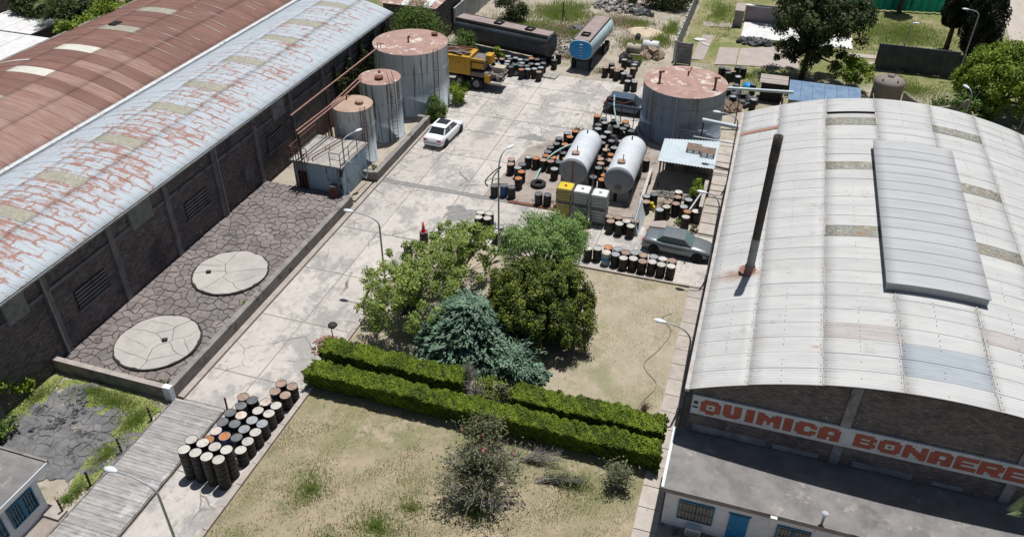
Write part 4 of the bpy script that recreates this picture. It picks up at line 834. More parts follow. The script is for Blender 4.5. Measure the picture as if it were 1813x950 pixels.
for ch_, (a, e) in zip('QUIMICABONAERE', LX):
    g_ = GL[ch_]; rows = len(g_); cols = len(g_[0]); b = MB(); zt, zb = 4.86, 4.12
    UP = 5; im = np.kron(np.array([[1.0 if q == '#' else 0.0 for q in r_] for r_ in g_]), np.ones((UP, UP))); im = np.pad(im, 4)
    for _ in range(3): im = (im + np.roll(im, 1, 0) + np.roll(im, -1, 0) + np.roll(im, 1, 1) + np.roll(im, -1, 1) + np.roll(np.roll(im, 1, 0), 1, 1) + np.roll(np.roll(im, -1, 0), -1, 1) + np.roll(np.roll(im, 1, 0), -1, 1) + np.roll(np.roll(im, -1, 0), 1, 1)) / 9
    im = im[4:-4, 4:-4] > .47; g_ = [''.join('#' if q else '.' for q in r_) for r_ in im]; rows *= UP; cols *= UP
    xe = [a + (e - a) * k / cols for k in range(cols + 1)]
    if ch_ == 'Q': zb -= .07
    zs = [zt - (zt - zb) * k / rows for k in range(rows + 1)]
    for r_ in range(rows):
        k = 0
        while k < cols:
            if g_[r_][k] == '#':
                k2 = k
                while k2 + 1 < cols and g_[r_][k2 + 1] == '#': k2 += 1
                b.box(xe[k], xe[k2 + 1], 26.785, 26.799, zs[r_ + 1], zs[r_]); k = k2
            k += 1
    b.build('letter', M['sign_red'], band)
# emblem left of the lettering: a dark starburst mark
b = MB()
for k in range(4): b.obox((.14, 26.793, 4.62), (.22, .010, .035), 0, 0, k * PI / 4)
b.build('emblem', M['black_steel'], band); MB().box(.02, .26, 26.788, 26.798, 4.30, 4.38).build('emblem_bar', M['black_steel'], band)

# flat-roofed annex
an = thing('office_annex', 'flat-roofed white office annex below the lettered sign, blue door', 'annex', (9.5, 25.2, 0))
b = MB(); b.box(-.38, 19.6, 23.69, 23.85, 0, 2.58); b.box(-.38, -.2, 23.86, 26.88, 0, 2.58); b.box(19.42, 19.6, 23.86, 26.88, 0, 2.58); b.build('wall', M['white_wall'], an)
rf = MB().box(-.62, 20.0, 23.28, 26.88, 2.60, 2.74).build('roof', M['roof_flat'], an)
MB().box(-.64, 20.02, 23.25, 23.277, 2.56, 2.80).build('fascia', M['bund_wall'], rf)
MB().box(-.62, -.5, 23.30, 26.86, 2.742, 2.81).build('parapet', M['white_wall'], rf)
def barred_window(x0, x1, z0, z1, y, parent):
    w = MB().box(x0, x1, y - .03, y - .004, z0, z1).build('window', M['curtain'], parent)
    b = MB()
    for (p, q, r_, s_) in ((x0 - .05, x1 + .05, z0 - .05, z0), (x0 - .05, x1 + .05, z1, z1 + .05), (x0 - .05, x0, z0, z1), (x1, x1 + .05, z0, z1), ((x0 + x1) / 2 - .025, (x0 + x1) / 2 + .025, z0, z1)): b.box(p, q, y - .07, y - .005, r_, s_)
    b.build('frame', M['blue_frame'], w); b = MB(); n = int((x1 - x0) / .13)
    for k in range(1, n): b.tube([(x0 + (x1 - x0) * k / n, y - .09, z0), (x0 + (x1 - x0) * k / n, y - .09, z1)], .013, 5)
    for zz in (z0 + .05, (z0 + z1) / 2, z1 - .05): b.box(x0, x1, y - .097, y - .083, zz - .012, zz + .012)
    b.build('bars', M['black_steel'], w)
barred_window(.27, 1.68, .72, 1.8, 23.69, an); barred_window(4.34, 5.6, .72, 1.75, 23.69, an); barred_window(8.3, 9.6, .72, 1.75, 23.69, an)
dr = MB().box(2.37, 3.17, 23.63, 23.686, .05, 1.76).build('door', M['blue_paint'], an)
MB().box(2.30, 3.24, 23.655, 23.687, 1.765, 1.83).build('door_frame', M['blue_frame'], dr); MB().lathe([(.035, -.03), (.035, .03)], 10, (2.47, 23.60, .95), Matrix.Rotation(PI / 2, 3, 'X'), capt=True).build('handle', M['steel'], dr)
a1 = thing('air_conditioner', 'pale boxy air conditioner below the barred window by blue door', 'air conditioner', (1.03, 23.5, .1))
MB().box(.70, 1.36, 23.36, 23.66, 0, .47).build('casing', M['ibc_white'], a1)
b = MB()
for k in range(6): b.box(.74, 1.32, 23.345, 23.358, .06 + k * .06, .09 + k * .06)
b.build('grille', M['eave_grey'], a1)
f1 = thing('flood_lamp', 'white box lamp fixed to the annex roof edge near blue door', 'lamp', (4.0, 23.2, 2.3)); MB().box(3.86, 4.12, 23.10, 23.24, 2.28, 2.76).build('housing', M['ibc_white'], f1); MB().box(3.9, 4.08, 23.085, 23.098, 2.32, 2.7).build('lens', M['clear_lamp'], f1)
v1 = thing('vent_pipe', 'short white capped vent pipe standing on the flat annex roof', 'vent', (5.83, 23.45, 2.75)); MB().tube([(5.83, 23.45, 2.74), (5.83, 23.45, 3.35)], .055, 10).build('pipe', M['steel'], v1); MB().lathe([(.02, 3.5), (.13, 3.42), (.13, 3.34), (.06, 3.33)], 14, (5.83, 23.45, 0)).build('cap', M['lamp_head'], v1)
sheet('annex_apron', [(-.46, 10), (20, 10), (20, 23.69), (-.46, 23.69)], .008, M['dirty_pad'])

# small white building lower left
sb = thing('gatehouse', 'small white building with grey flat roof and blue barred windows', 'building', (-28.5, 13.5, 0))
b = MB(); b.box(-26.7, -26.5, 8, 16.0, 0, 2.2); b.box(-31, -26.72, 15.8, 16.0, 0, 2.2); b.box(-31.2, -31.02, 8, 16.0, 0, 2.2); b.build('wall', M['white_wall'], sb)
rf = MB().box(-31.6, -26.35, 8, 16.65, 2.22, 2.36).build('roof', M['roof_flat'], sb)
MB().box(-31.6, -26.33, 16.66, 16.75, 2.2, 2.44).build('parapet', M['bund_wall'], rf); MB().box(-26.34, -26.30, 8, 16.66, 2.15, 2.38).build('fascia', M['white_wall'], rf)
for y0, y1 in ((14.35, 15.6), (12.6, 13.95), (10.6, 11.9)):
    w = MB().box(-26.497, -26.47, y0, y1, .75, 1.8).build('window', M['glass_dark'], sb); b = MB()
    for (p, q, r_, s_) in ((y0 - .05, y1 + .05, .70, .75), (y0 - .05, y1 + .05, 1.8, 1.86), (y0 - .05, y0, .75, 1.8), (y1, y1 + .05, .75, 1.8), ((y0 + y1) / 2 - .04, (y0 + y1) / 2 + .04, .75, 1.8)): b.box(-26.49, -26.42, p, q, r_, s_)
    b.build('frame', M['blue_frame'], w)
    for k in range(1, 9): MB().box(-26.455, -26.43, y0 + (y1 - y0) * k / 9 - .02, y0 + (y1 - y0) * k / 9 + .02, .76, 1.79).build('bar', M['blue_frame'], w)
MB().box(-26.46, -25.6, 15.55, 16.1, -.1, .12).build('step', M['kerb'], sb)
sheet('gatehouse_apron', [(-26.49, 8), (-25.56, 8), (-25.56, 15.5), (-26.49, 15.5)], .012, M['dirty_pad'])

# blue pump house with railings
ph = thing('pump_house', 'low faded blue block house with slab roof and rusty railings', 'pump house', (-28.3, 46.3, .06))
MB().box(-30.25, -26.45, 44.35, 48.2, 0, 2.45).build('wall', M['blue_block'], ph)
rf = MB().box(-30.4, -26.3, 44.2, 48.35, 2.46, 2.60).build('roof', M['slab_top'], ph)
MB().box(-29.9, -29.2, 44.31, 44.347, .1, 1.75).build('doorway', M['dark'], ph)
for pts_ in ([(-30.3, 44.3), (-30.3, 48.2)], [(-30.3, 44.3), (-29.0, 44.3)], [(-27.2, 44.3), (-26.4, 44.3)], [(-26.4, 44.3), (-26.4, 48.2)], [(-29.0, 44.5), (-28.2, 48.0)], [(-28.7, 44.5), (-27.9, 48.0)]):
    (xa, ya), (xb, yb) = pts_; L_ = math.hypot(xb - xa, yb - ya); n = max(1, int(L_ / 1.3))
    b = MB(); h = 1.0 if xa in (-30.3, -26.4) or ya < 44.4 else .28
    for k in range(n + 1):
        t = k / n; b.tube([(xa + (xb - xa) * t, ya + (yb - ya) * t, 2.6), (xa + (xb - xa) * t, ya + (yb - ya) * t, 2.6 + h)], .03, 6)
    b.tube([(xa, ya, 2.6 + h), (xb, yb, 2.6 + h)], .03, 6)
    if h > .5: b.tube([(xa, ya, 2.6 + h / 2), (xb, yb, 2.6 + h / 2)], .022, 6)
    b.build('railing', M['rust'], ph)
for k in range(5):
    x = -30.0 + k * .22; MB().tube([(x, 44.12, .3), (x, 44.12, 3.6 + .4 * math.sin(k))], .035, 6).build('riser_pipe', M['rust'], ph)
for k in range(8): x = -29.9 + k * .14; MB().tube([(x, 48.25 + .1 * (k % 2), .4), (x, 48.25 + .1 * (k % 2), 4.4 + .3 * math.sin(k * 2.1))], .03, 6).build('riser_pipe', M['rust'], ph)
dw = thing('oil_drum', 'rusty red drum standing against the blue pump house front', 'drum', (-26.95, 43.9, .40)); MB().lathe([(.01, 0), (.29, 0), (.30, .02), (.285, .05), (.285, .29), (.30, .31), (.285, .33), (.285, .58), (.30, .6), (.285, .62), (.285, .85), (.30, .87), (.28, .88)], 18, (-26.95, 43.9, .40)).build('body', M['rust'], dw); MB().lathe([(.28, .86), (.001, .86)], 18, (-26.95, 43.9, .40), smooth=False).build('lid', M['lid_d'], dw)
# ---------------------------------------------------------------- upright tanks
def ctube(b, pts, r, n=8): b.tube(pts, r, n); return b
def vtank(name, label, x, y, z0, r, h, side, lid, seams=(), group=None):
    t = thing(name, label, 'tank', (x, y, z0), group=group)
    b = MB(); b.lathe([(r + .02, z0), (r + .02, z0 + .12), (r, z0 + .125), (r, z0 + h - .06), (r + .03, z0 + h - .055), (r + .03, z0 + h)], 56, (x, y, 0)); b.build('shell', M[side], t)
    b = MB(); b.lathe([(r + .03, z0 + h), (r * .98, z0 + h + .012), (.001, z0 + h + .10)], 56, (x, y, 0)); l = b.build('top', M[lid], t)
    for s in seams:
        b = MB(); b.lathe([(r + .001, s - .02), (r + .014, s - .015), (r + .014, s + .015), (r + .001, s + .02)], 56, (x, y, 0)); b.build('weld_seam', M[side], t)
    return t, l
def ladder(b, x0, y0, x1, y1, z0, z1, step=.3):
    b.tube([(x0, y0, z0), (x0, y0, z1)], .025, 6); b.tube([(x1, y1, z0), (x1, y1, z1)], .025, 6); z = z0 + .2
    while z < z1: b.tube([(x0, y0, z), (x1, y1, z)], .015, 5); z += step
    return b
def hatch(parent, x, y, z, r=.28, m='tank_lid2'):
    b = MB(); b.lathe([(r, z), (r, z + .16), (r + .05, z + .17), (r + .05, z + .21), (.001, z + .23)], 20, (x, y, 0)); return b.build('hatch', M[m], parent)
t1, l1 = vtank('storage_tank', 'smallest upright tank with tan top, right behind the pump house', -28.27, 50.2, .06, 1.52, 4.55, 'tank', 'tank_lid2', (1.6, 3.1), 'three upright tanks by the brick wall')
hatch(l1, -27.7, 50.3, 4.66); MB().tube([(-28.9, 50.6, 4.6), (-28.9, 50.6, 5.0)], .06, 8).build('vent', M['rust'], t1)
t2, l2 = vtank('storage_tank', 'middle upright tank with dark streaks down its side, rusty top', -28.1, 54.7, .06, 1.63, 4.9, 'tank_streak', 'tank_lid', (1.7, 3.3), 'three upright tanks by the brick wall')
hatch(l2, -27.9, 54.2, 5.0, .30, 'rust'); MB().tube([(-28.4, 55.3, 4.95), (-28.4, 55.3, 5.2)], .09, 8).build('vent', M['rust'], t2)
t3, l3 = vtank('storage_tank', 'largest of the three upright tanks, wide rusty top beside yellow truck', -28.29, 61.28, .0, 3.15, 5.5, 'tank', 'tank_lid', (2.0, 3.8), 'three upright tanks by the brick wall')
heap_later = None; hatch(l3, -26.9, 63.3, 5.52, .25, 'rust'); b = MB(); b.tube([(-28.3, 60.9, 5.55), (-28.3, 60.9, 6.05)], .07, 8); b.tube([(-28.3, 60.9, 6.0), (-28.15, 60.9, 6.1)], .09, 8); b.build('vent', M['rust'], t3)
b = MB(); ladder(b, -25.55, 59.6, -25.3, 59.95, .1, 5.7); b.build('ladder', M['rust'], t3)
b = MB(); ladder(b, -26.75, 53.6, -26.5, 53.95, .1, 5.2); b.tube([(-26.5, 53.95, 5.1), (-27.0, 54.6, 5.6)], .025, 6); b.tube([(-26.75, 53.6, 5.1), (-27.2, 54.2, 5.6)], .025, 6); b.build('ladder', M['rust'], t2)
b = MB(); ladder(b, -27.05, 49.1, -26.85, 49.45, .1, 4.9); b.build('ladder', M['rust'], t1)
b = MB()
for q in (-30.2, -29.9): b.tube([(q, 58.9, 5.55), (q, 58.9, 6.0)], .03, 6)
b.tube([(-30.2, 58.9, 6.0), (-29.6, 58.9, 6.0)], .03, 6); b.build('top_rail', M['rust'], t3)
pr = thing('pipe_rack', 'rusty overhead pipes running from the pump house to the tanks', 'pipes', (-30.0, 50, 0))
MB().tube([(-30.45, 45.3, 5.45), (-30.35, 59.4, 5.45)], .06, 8).build('pipe', M['rust_pale'], pr)
MB().tube([(-29.75, 44.6, 4.7), (-29.5, 49.0, 4.75), (-29.3, 54.0, 5.2)], .055, 8).build('pipe', M['rust_pale'], pr)
MB().tube([(-29.45, 44.3, 4.65), (-29.25, 49.0, 4.72), (-28.9, 53.3, 5.2)], .055, 8).build('pipe', M['rust_pale'], pr)
for (x, y) in ((-30.4, 45.4), (-30.4, 50.2), (-30.38, 54.5), (-29.75, 44.7), (-29.45, 44.4)): MB().tube([(x, y, .06), (x, y, 5.4 if x < -30.2 else 4.65)], .045, 6).build('support_post', M['black_steel'], pr)
for y in (50.2, 54.5): MB().tube([(-30.9, y, 5.35), (-29.9, y, 5.35)], .035, 6).build('bracket', M['black_steel'], pr)

t4, l4 = vtank('storage_tank', 'wide steel-blue upright tank with rusty top beside the blue car', -5.24, 63.28, 0, 3.32, 4.25, 'tank4', 'tank_lid', (1.0, 2.1, 3.2))
b = MB(); b.lathe([(3.42, 0), (3.42, .22), (3.34, .24)], 56, (-5.24, 63.28, 0)); b.build('base_ring', M['concrete_dark'], t4)
for (x, y) in ((-7.2, 62.3), (-2.85, 62.4)):
    b = MB(); b.tube([(x, y, 4.2), (x, y, 5.25)], .09, 10); b.tube([(x, y, 5.2), (x + .3, y + .1, 5.22)], .08, 10); b.lathe([(.16, 0), (.16, .1)], 12, (x, y, 5.15), capt=True); b.build('valve_stack', M['rust'], t4)
b = MB(); b.tube([(-5.2, 64.4, 4.28), (-5.15, 66.4, 4.28)], .05, 8); b.tube([(-5.2, 64.4, 4.25), (-5.2, 64.4, 4.7)], .06, 8); b.build('vent', M['rust'], t4)
b = MB()
for k, dx in enumerate((0, .35)):
    x = -5.0 + dx; yy = 63.28 - 3.42; b.tube([(x, yy + .02 + .02 * k, .1), (x, yy, 1.55 - .25 * k), (x + .25, yy - .03, 1.75 - .25 * k), (x + 2.2, yy + .1, 1.75 - .25 * k)], .07, 8)
b.build('outlet_pipe', M['tank4'], t4)
MB().tube([(-5.4, 59.93, .2), (-5.4, 59.93, 4.3)], .05, 8).build('gauge_pipe', M['tank'], t4)
b = MB()
for z in (1.2, 2.2): b.tube([(-8.2, 61.6, z), (-8.9, 61.0, z + .1)], .03, 6)
b.build('bracket', M['black_steel'], t4)
pp = thing('roof_pipe', 'pale thick pipe running from the wide blue tank to warehouse roof', 'pipe', (-1.5, 60, 0))
MB().tube([(-3.2, 58.6, 3.3), (-.15, 58.2, 3.25)], .17, 12).build('pipe', M['shed_roof'], pp); MB().tube([(-3.1, 58.6, 3.2), (-3.1, 58.6, 0)], .05, 8).build('support_post', M['black_steel'], pp)
pp = thing('roof_pipe', 'pale slim pipe running behind the warehouse roof from wide tank', 'pipe', (0, 67, 0))
MB().tube([(-2.4, 65.3, 3.3), (3.2, 66.2, 3.3)], .13, 12).build('pipe', M['shed_roof'], pp)
for x, y in ((-.9, 65.5), (2.4, 66.05)): MB().tube([(x, y, 3.2), (x, y, 0)], .05, 8).build('support_post', M['rust'], pp)
pp = thing('roof_pipe', 'lower slim pipe between the lean-to shed and warehouse wall', 'pipe', (-1.0, 57.6, 0)); MB().tube([(-3.6, 57.2, 2.5), (-.3, 57.1, 2.45)], .06, 8).build('pipe', M['shed_roof'], pp); MB().tube([(-2.0, 57.15, 2.45), (-2.0, 57.15, 0)], .04, 6).build('support_post', M['rust'], pp)

# lying tanks on cradles
def htank(label, x, y0, y1, zc, r, stripe):
    t = thing('horizontal_tank', label, 'tank', (x, (y0 + y1) / 2, 0), group='pale lying tanks on cradles')
    rot = Matrix.Rotation(-PI / 2, 3, 'X')   # local z -> +y
    b = MB(); b.lathe([(r, 0), (r, y1 - y0)], 48, (x, y0, zc), rot); b.build('shell', M['htank'], t)
    for yy, s in ((y0, -1), (y1, 1)):
        b = MB(); b.lathe([(r + .012, 0), (r + .012, .04 * s), (r * .7, .09 * s), (.001, .12 * s)], 48, (x, yy, zc), rot); b.build('end_cap', M['htank_end'], t)
    for k in (1, 2, 3):
        b = MB(); b.lathe([(r + .002, -.02), (r + .012, -.01), (r + .012, .01), (r + .002, .02)], 48, (x, y0 + (y1 - y0) * k / 4, zc), rot); b.build('weld_seam', M['htank'], t)
    b = MB(); b.lathe([(.26, 0), (.26, .13), (.30, .14), (.30, .17), (.001, .18)], 18, (x - .05, y0 + .75, zc + r - .04)); m = b.build('manhole', M['tank_lid2'], t)
    MB().tube([(x + .05, y0 + .8, zc + r + .1), (x + .05, y0 + .8, zc + r + .62)], .03, 6).build('vent', M['black_steel'], m)
    MB().tube([(x, y1 - .6, zc + r - .02), (x, y1 - .6, zc + r + .25)], .05, 8).build('vent', M['black_steel'], t)
    for yy in (y0 + .55, y1 - .9):
        b = MB(); b.prism_y([(x - r * .95, 0), (x + r * .95, 0), (x + r * .95, zc - .35)] + [(x + r * 1.005 * math.cos(q), zc + r * 1.005 * math.sin(q)) for q in [-.35 - (PI - .7) * k / 12 for k in range(13)]] + [(x - r * .95, zc - .35)], yy - .2, yy + .2); b.build('cradle', M['concrete_dark'], t)
    if stripe: MB().obox((x + .0, y0 - .115, zc - .05), (.14, .03, 1.85)).build('rust_streak', M['rust_pale'], t)
    else:
        b = MB(); b.lathe([(.24, 0), (.24, -.10), (.18, -.12), (.001, -.12)], 20, (x, y0 - .06, zc - .55), rot); b.build('flange', M['concrete_dark'], t)
        b = MB(); b.box(x - r * .95, x + r * .95, y0 - .02, y0 + .33, 0, zc - r * .78); cr = b.build('plinth', M['concrete_dark'], t)
        b = MB(); b.prism_y([(x - .28, .05), (x - .02, .05), (x - .02, .62)] + [(x - .15 + .13 * math.cos(q), .62 + .13 * math.sin(q)) for q in (.5, 1.0, 1.57, 2.1, 2.6)] + [(x - .28, .62)], y0 - .03, y0 - .021); b.build('arched_opening', M['dark'], cr)
    return t
htank('pale lying tank with brown streak on its grey end, left one', -11.2, 50.45, 55.3, 1.75, 1.02, True)
htank('pale lying tank above an arched plinth, right one near the shed', -7.8, 50.1, 55.2, 1.78, 1.05, False)

# lean-to shed
sh = thing('lean_to_shed', 'lean-to shed with pale corrugated roof before the wide blue tank', 'shed', (-3.5, 55, 0))
b = MB(); vs = []; fs = []; n = 72
for i in range(n + 1):
    x = -5.6 + 4.05 * i / n; dz = .025 * math.cos(i * PI / 2); vs += [(x, 53.2 + (x + 5.6) * .0, 2.15 + dz), (x, 56.1 + (x + 5.6) * .2, 2.55 + dz)]
for i in range(n): fs.append((2 * i, 2 * i + 2, 2 * i + 3, 2 * i + 1))
b.add(vs, fs, True); b.build('roof', M['shed_roof'], sh)
for x, y in ((-5.4, 53.35), (-1.75, 53.35), (-5.4, 55.9), (-1.75, 56.4)): MB().box(x - .06, x + .06, y - .06, y + .06, 0, 2.1 if y < 54 else 2.45).build('post', M['concrete_dark'], sh)
MB().box(-5.3, -1.9, 56.05, 56.2, 0, 2.35).build('back_wall', M['bund_wall'], sh)
MB().box(-5.55, -1.6, 53.28, 53.36, 2.02, 2.10).build('beam', M['wood_old'], sh)
for k, (x, y) in enumerate(((-3.3, 55.3), (-2.25, 55.0))):
    p = thing('pallet', ['old pallet lying on the lean-to roof, left of two', 'old pallet lying on the lean-to roof, right of two'][k], 'pallet', (x, y, 2.45), group='pallets on the shed roof')
    for j in range(6): MB().obox((x, y - .45 + j * .18, 2.62), (1.05, .12, .025), 0, .13).build('board', M['wood_old'], p)
    for j in (-.45, 0, .45): MB().obox((x + j, y, 2.56), (.09, 1.0, .09), 0, .13).build('bearer', M['wood_old'], p)

# ---------------------------------------------------------------- drums
DB = MB(); DB.lathe([(.001, .015), (.27, .015), (.285, 0), (.29, .015), (.28, .035), (.28, .27), (.293, .29), (.293, .305), (.28, .325), (.28, .555), (.293, .575), (.293, .59), (.28, .61), (.28, .845), (.29, .865), (.288, .88), (.274, .88), (.272, .862)], 22)
DL = MB(); DL.lathe([(.272, .862), (.001, .864)], 22); DL.lathe([(.035, .864), (.035, .885), (.001, .886)], 8, (.17, .05, 0)); DL.lathe([(.018, .864), (.018, .88), (.001, .88)], 8, (-.18, -.06, 0))
DBm = {k: DB.mesh('drum_body', M['drum_' + k]) for k in 'kbnw'}
DLm = {k: DL.mesh('drum_lid', M['lid_' + k]) for k in 'pgdrow'}
_bb = MB(); _bb.lathe([(.282, .33), (.285, .34), (.285, .54), (.282, .55)], 22); BANDm = _bb.mesh('blue_band', M['tanker_blue'])
LID = {'p': 'pale', 'g': 'grey', 'd': 'dark', 'r': 'brown', 'o': 'orange', 'w': 'rust-spotted'}
BODY = {'k': 'black', 'b': 'blue', 'n': 'green', 'w': 'white and blue'}
CLN = {'k2': ('in the double stack by the deck', 'drums stacked two high by the timber deck'), 'k1': ('in the single rows by the deck', 'drums in rows by the timber deck'),
       'pad': ('on the pad left of lying tanks', 'drums on the oily pad'), 'mid': ('in junk near the blue car', 'drums between the tanks'),
       'right': ('before the lean-to shed', 'drums in front of the shed'), 'ibc': ('beside the caged containers', 'drums by the caged containers'),
       'lp': ('on the pallets by lamp', 'drums on the pallet'), 'll': ('around the slim lamp post', 'drums by the lamp post'),
       'row': ('in the kerb row by grey sedan', 'drums along the garden kerb'), 'back': ('in the pack by yellow truck', 'drums beside the yellow truck'),
       'farr': ('in the group beyond blue car', 'drums beyond the blue car'), 'tankr': ('behind the wide blue tank', 'drums behind the wide tank'), 'one': ('', 'lone drums in the yard')}
ORD = ['', 'second ', 'third ', 'fourth ', 'fifth ', 'sixth ', 'seventh ', 'eighth ', 'ninth ', 'tenth ', 'eleventh ', 'twelfth ', 'thirteenth ', 'fourteenth ', 'fifteenth ', 'sixteenth ', 'seventeenth ', 'eighteenth ', 'nineteenth ', 'twentieth ', 'twenty-first ', 'twenty-second ', 'twenty-third ', 'twenty-fourth ']
def drum(x, y, z, lid, body, label, group, tilt=None, rz=None):
    o = bpy.data.objects.new('oil_drum', DBm[body]); link(o); o.location = (x, y, z); o.rotation_euler = tilt or (random.gauss(0, .014) if z < .1 else 0, random.gauss(0, .014) if z < .1 else 0, random.uniform(0, 6.28))
    s = random.uniform(.985, 1.015); o.scale = (s, s, random.uniform(.99, 1.01) if tilt is None else 1)
    tag(o, label, 'drum', group)
    if body == 'w': b_ = bpy.data.objects.new('blue_band', BANDm); link(b_); b_.parent = o
    l = bpy.data.objects.new('lid', DLm[lid]); link(l); l.parent = o
    return o
for key, lst in DRUMS.items():
    ph_, grp = CLN[key]; cnt = {}
    order = sorted(lst, key=lambda d: math.atan2(d[0], d[1]))
    for (x, y, zl, lid, body) in order:
        k = (lid, body); cnt[k] = cnt.get(k, 0) + 1
        tot = sum(1 for d in lst if (d[3], d[4]) == k)
        what = '%s drum with %s lid' % (BODY[body], LID[lid])
        if key == 'one': lab = 'lone black drum with pale lid standing on open concrete' if lid == 'p' else 'black drum carrying a red traffic cone'
        elif key == 'k2': lab = 'upper %s, %sfrom left %s' % (what, ORD[cnt[k] - 1] or 'first ', ph_)
        elif tot == 1: lab = 'the only %s %s' % (what, ph_)
        else: lab = '%s, %sfrom left %s' % (what, ORD[cnt[k] - 1] or 'first ', ph_)
        z = zl - .88 + (.02 if key != 'lp' else 0)
        drum(x, y, max(z, .02), lid, body, lab, grp)
        if key == 'k2': drum(x + random.uniform(-.02, .02), y + random.uniform(-.02, .02), .02, 'g', 'k', 'lower black drum, %sfrom left in the double stack by the deck' % (ORD[cnt[k] - 1] or 'first '), grp)

# lying drums
LY = [(-12.8, 76.7, .3, .2, 'd'), (-12.1, 77.1, .3, .5, 'd'), (-12.0, 75.8, .3, 1.2, 'g'), (-11.3, 76.1, .3, .9, 'd'), (-12.7, 78.0, .3, -.3, 'g'), (-12.4, 83.2, .3, .1, 'd'),
      (-12.5, 56.2, .3, .7, 'g'), (-12.9, 55.3, .3, -.5, 'd'), (-12.4, 57.4, .3, .2, 'd'), (-13.2, 56.7, .3, 1.0, 'g'), (-9.4, 58.6, .3, .8, 'd'), (-8.6, 59.3, .3, -.7, 'g'), (-9.6, 57.5, .3, .3, 'd'), (-10.2, 59.5, .3, 1.3, 'g'), (-23.6, 69.3, .3, .3, 'g'), (-22.4, 71.6, .3, .9, 'd'), (-21.1, 71.9, .3, -.4, 'g')]
LYN = {0: 'toppled drum with %s lid on waste ground, %sfrom left', 6: 'toppled drum with %s lid behind left lying tank, %sfrom left', 10: 'toppled drum with %s lid near blue car, %sfrom left', 14: 'toppled drum with %s lid behind yellow truck, %sfrom left'}
for a, e in ((0, 6), (6, 10), (10, 14), (14, 17)):
    sub = sorted(LY[a:e], key=lambda q: math.atan2(q[0], q[1])); c2 = {}
    for (x, y, z, rz, lid) in sub:
        c2[lid] = c2.get(lid, 0) + 1
        o = drum(x, y, z, lid, 'k', LYN[a] % (LID[lid], ORD[c2[lid] - 1] or 'first '), 'toppled drums'); o.rotation_euler = (PI / 2, 0, rz); o.location = (x, y, .29)
        d = Matrix.Rotation(rz, 3, 'Z') @ Vector((0, -1, 0)); o.location = (x - d.x * .44, y - d.y * .44, .30)
# traffic cone on its drum
x, y = [(d[0], d[1]) for d in DRUMS['one'] if d[3] == 'g'][0]
cn = thing('traffic_cone', 'red traffic cone standing on a black drum', 'cone', (x, y, .9)); MB().box(x - .17, x + .17, y - .17, y + .17, .90, .93).build('base', M['cone_red'], cn); b = MB(); b.lathe([(.14, .932), (.035, 1.62), (.001, 1.63)], 16, (x, y, 0)); b.build('cone_body', M['cone_red'], cn); b = MB(); b.lathe([(.108, 1.16), (.083, 1.32)], 16, (x, y, 0)); b.build('band', M['rust_pale'], cn)
# pallet under the four drums
def pallet(label, x, y, z, w=1.2, d=1.2, m='wood_old', rz=0.0, tilt=0.0, group=None):
    t = thing('pallet', label, 'pallet', (x, y, z), rz, group); 
    for k in range(6): MB().obox((0, -d / 2 + .06 + (d - .12) * k / 5, .13), (w, .11, .025), 0).build('board', M[m], t, world=False)
    for k in (-1, 0, 1): MB().box(k * (w / 2 - .06) - .045, k * (w / 2 - .06) + .045, -d / 2, d / 2, .03, .115).build('bearer', M[m], t, world=False)
    for k in (-1, 1): MB().box(-w / 2, w / 2, k * (d / 2 - .06) - .05, k * (d / 2 - .06) + .05, 0, .028).build('foot_board', M[m], t, world=False)
    t.rotation_euler = (tilt, 0, rz); return t
px = sum(d[0] for d in DRUMS['lp']) / 4; py = sum(d[1] for d in DRUMS['lp']) / 4
for k in range(3): pallet(['bottom pallet of three under four black drums by the lamp post', 'middle pallet of three under four black drums by the lamp post', 'top pallet of three under four black drums by the lamp post'][k], px, py, .02 + k * .15, 1.35, 1.35, 'concrete_dark', .1, group='pallets under drums')
pallet('bleached pallet lying flat behind the left lying tank', -13.5, 59.3, .03, 1.2, 1.2, 'pallet_white', .2)
pallet('bleached pallet lying flat beside the drums near the blue trailer', -18.4, 70.8, .03, 1.3, 1.1, 'pallet_white', -.1)
pallet('brown slatted pallet propped up by the light green tree', -19.5, 34.0, .62, 1.1, 1.3, 'wood_old', PI / 2 + .15, -1.15)

# ---------------------------------------------------------------- caged containers
def ibc(label, x, y, z, mat, rz=0.0, group='caged liquid containers'):
    t = thing('caged_container', label, 'container', (x, y, z), rz, group)
    b = MB(); s = .5; c = .07
    prof = [(-s + c, -s), (s - c, -s), (s, -s + c), (s, s - c), (s - c, s), (-s + c, s), (-s, s - c), (-s, -s + c)]
    b.prism(prof, .15, 1.08); b.prism([(p * .92, q * .92) for p, q in prof], 1.081, 1.12); bo = b.build('bottle', M[mat], t, world=False)
    MB().lathe([(.10, 1.12), (.10, 1.17), (.001, 1.175)], 14).build('cap', M['red_lamp'] if mat == 'ibc_yellow' else M['cage'], bo, world=False)
    b = MB()
    for k in range(8):
        v = -.52 + 1.04 * k / 7
        for w in (-.52, .52): b.box(v - .011, v + .011, w - .011, w + .011, .12, 1.12); b.box(w - .011, w + .011, v - .011, v + .011, .12, 1.12)
    for zz in (.2, .42, .64, .86, 1.1):
        for w in (-.53, .53): b.box(-.53, .53, w - .012, w + .012, zz - .012, zz + .012); b.box(w - .012, w + .012, -.53, .53, zz - .012, zz + .012)
    b.build('cage', M['cage'], t, world=False)
    b = MB(); b.box(-.55, .55, -.55, .55, .10, .14)
    for i in (-.48, 0, .48):
        for j in (-.48, 0, .48): b.box(i - .07, i + .07, j - .07, j + .07, 0, .099)
    b.build('pallet_base', M['concrete_dark'], t, world=False); return t
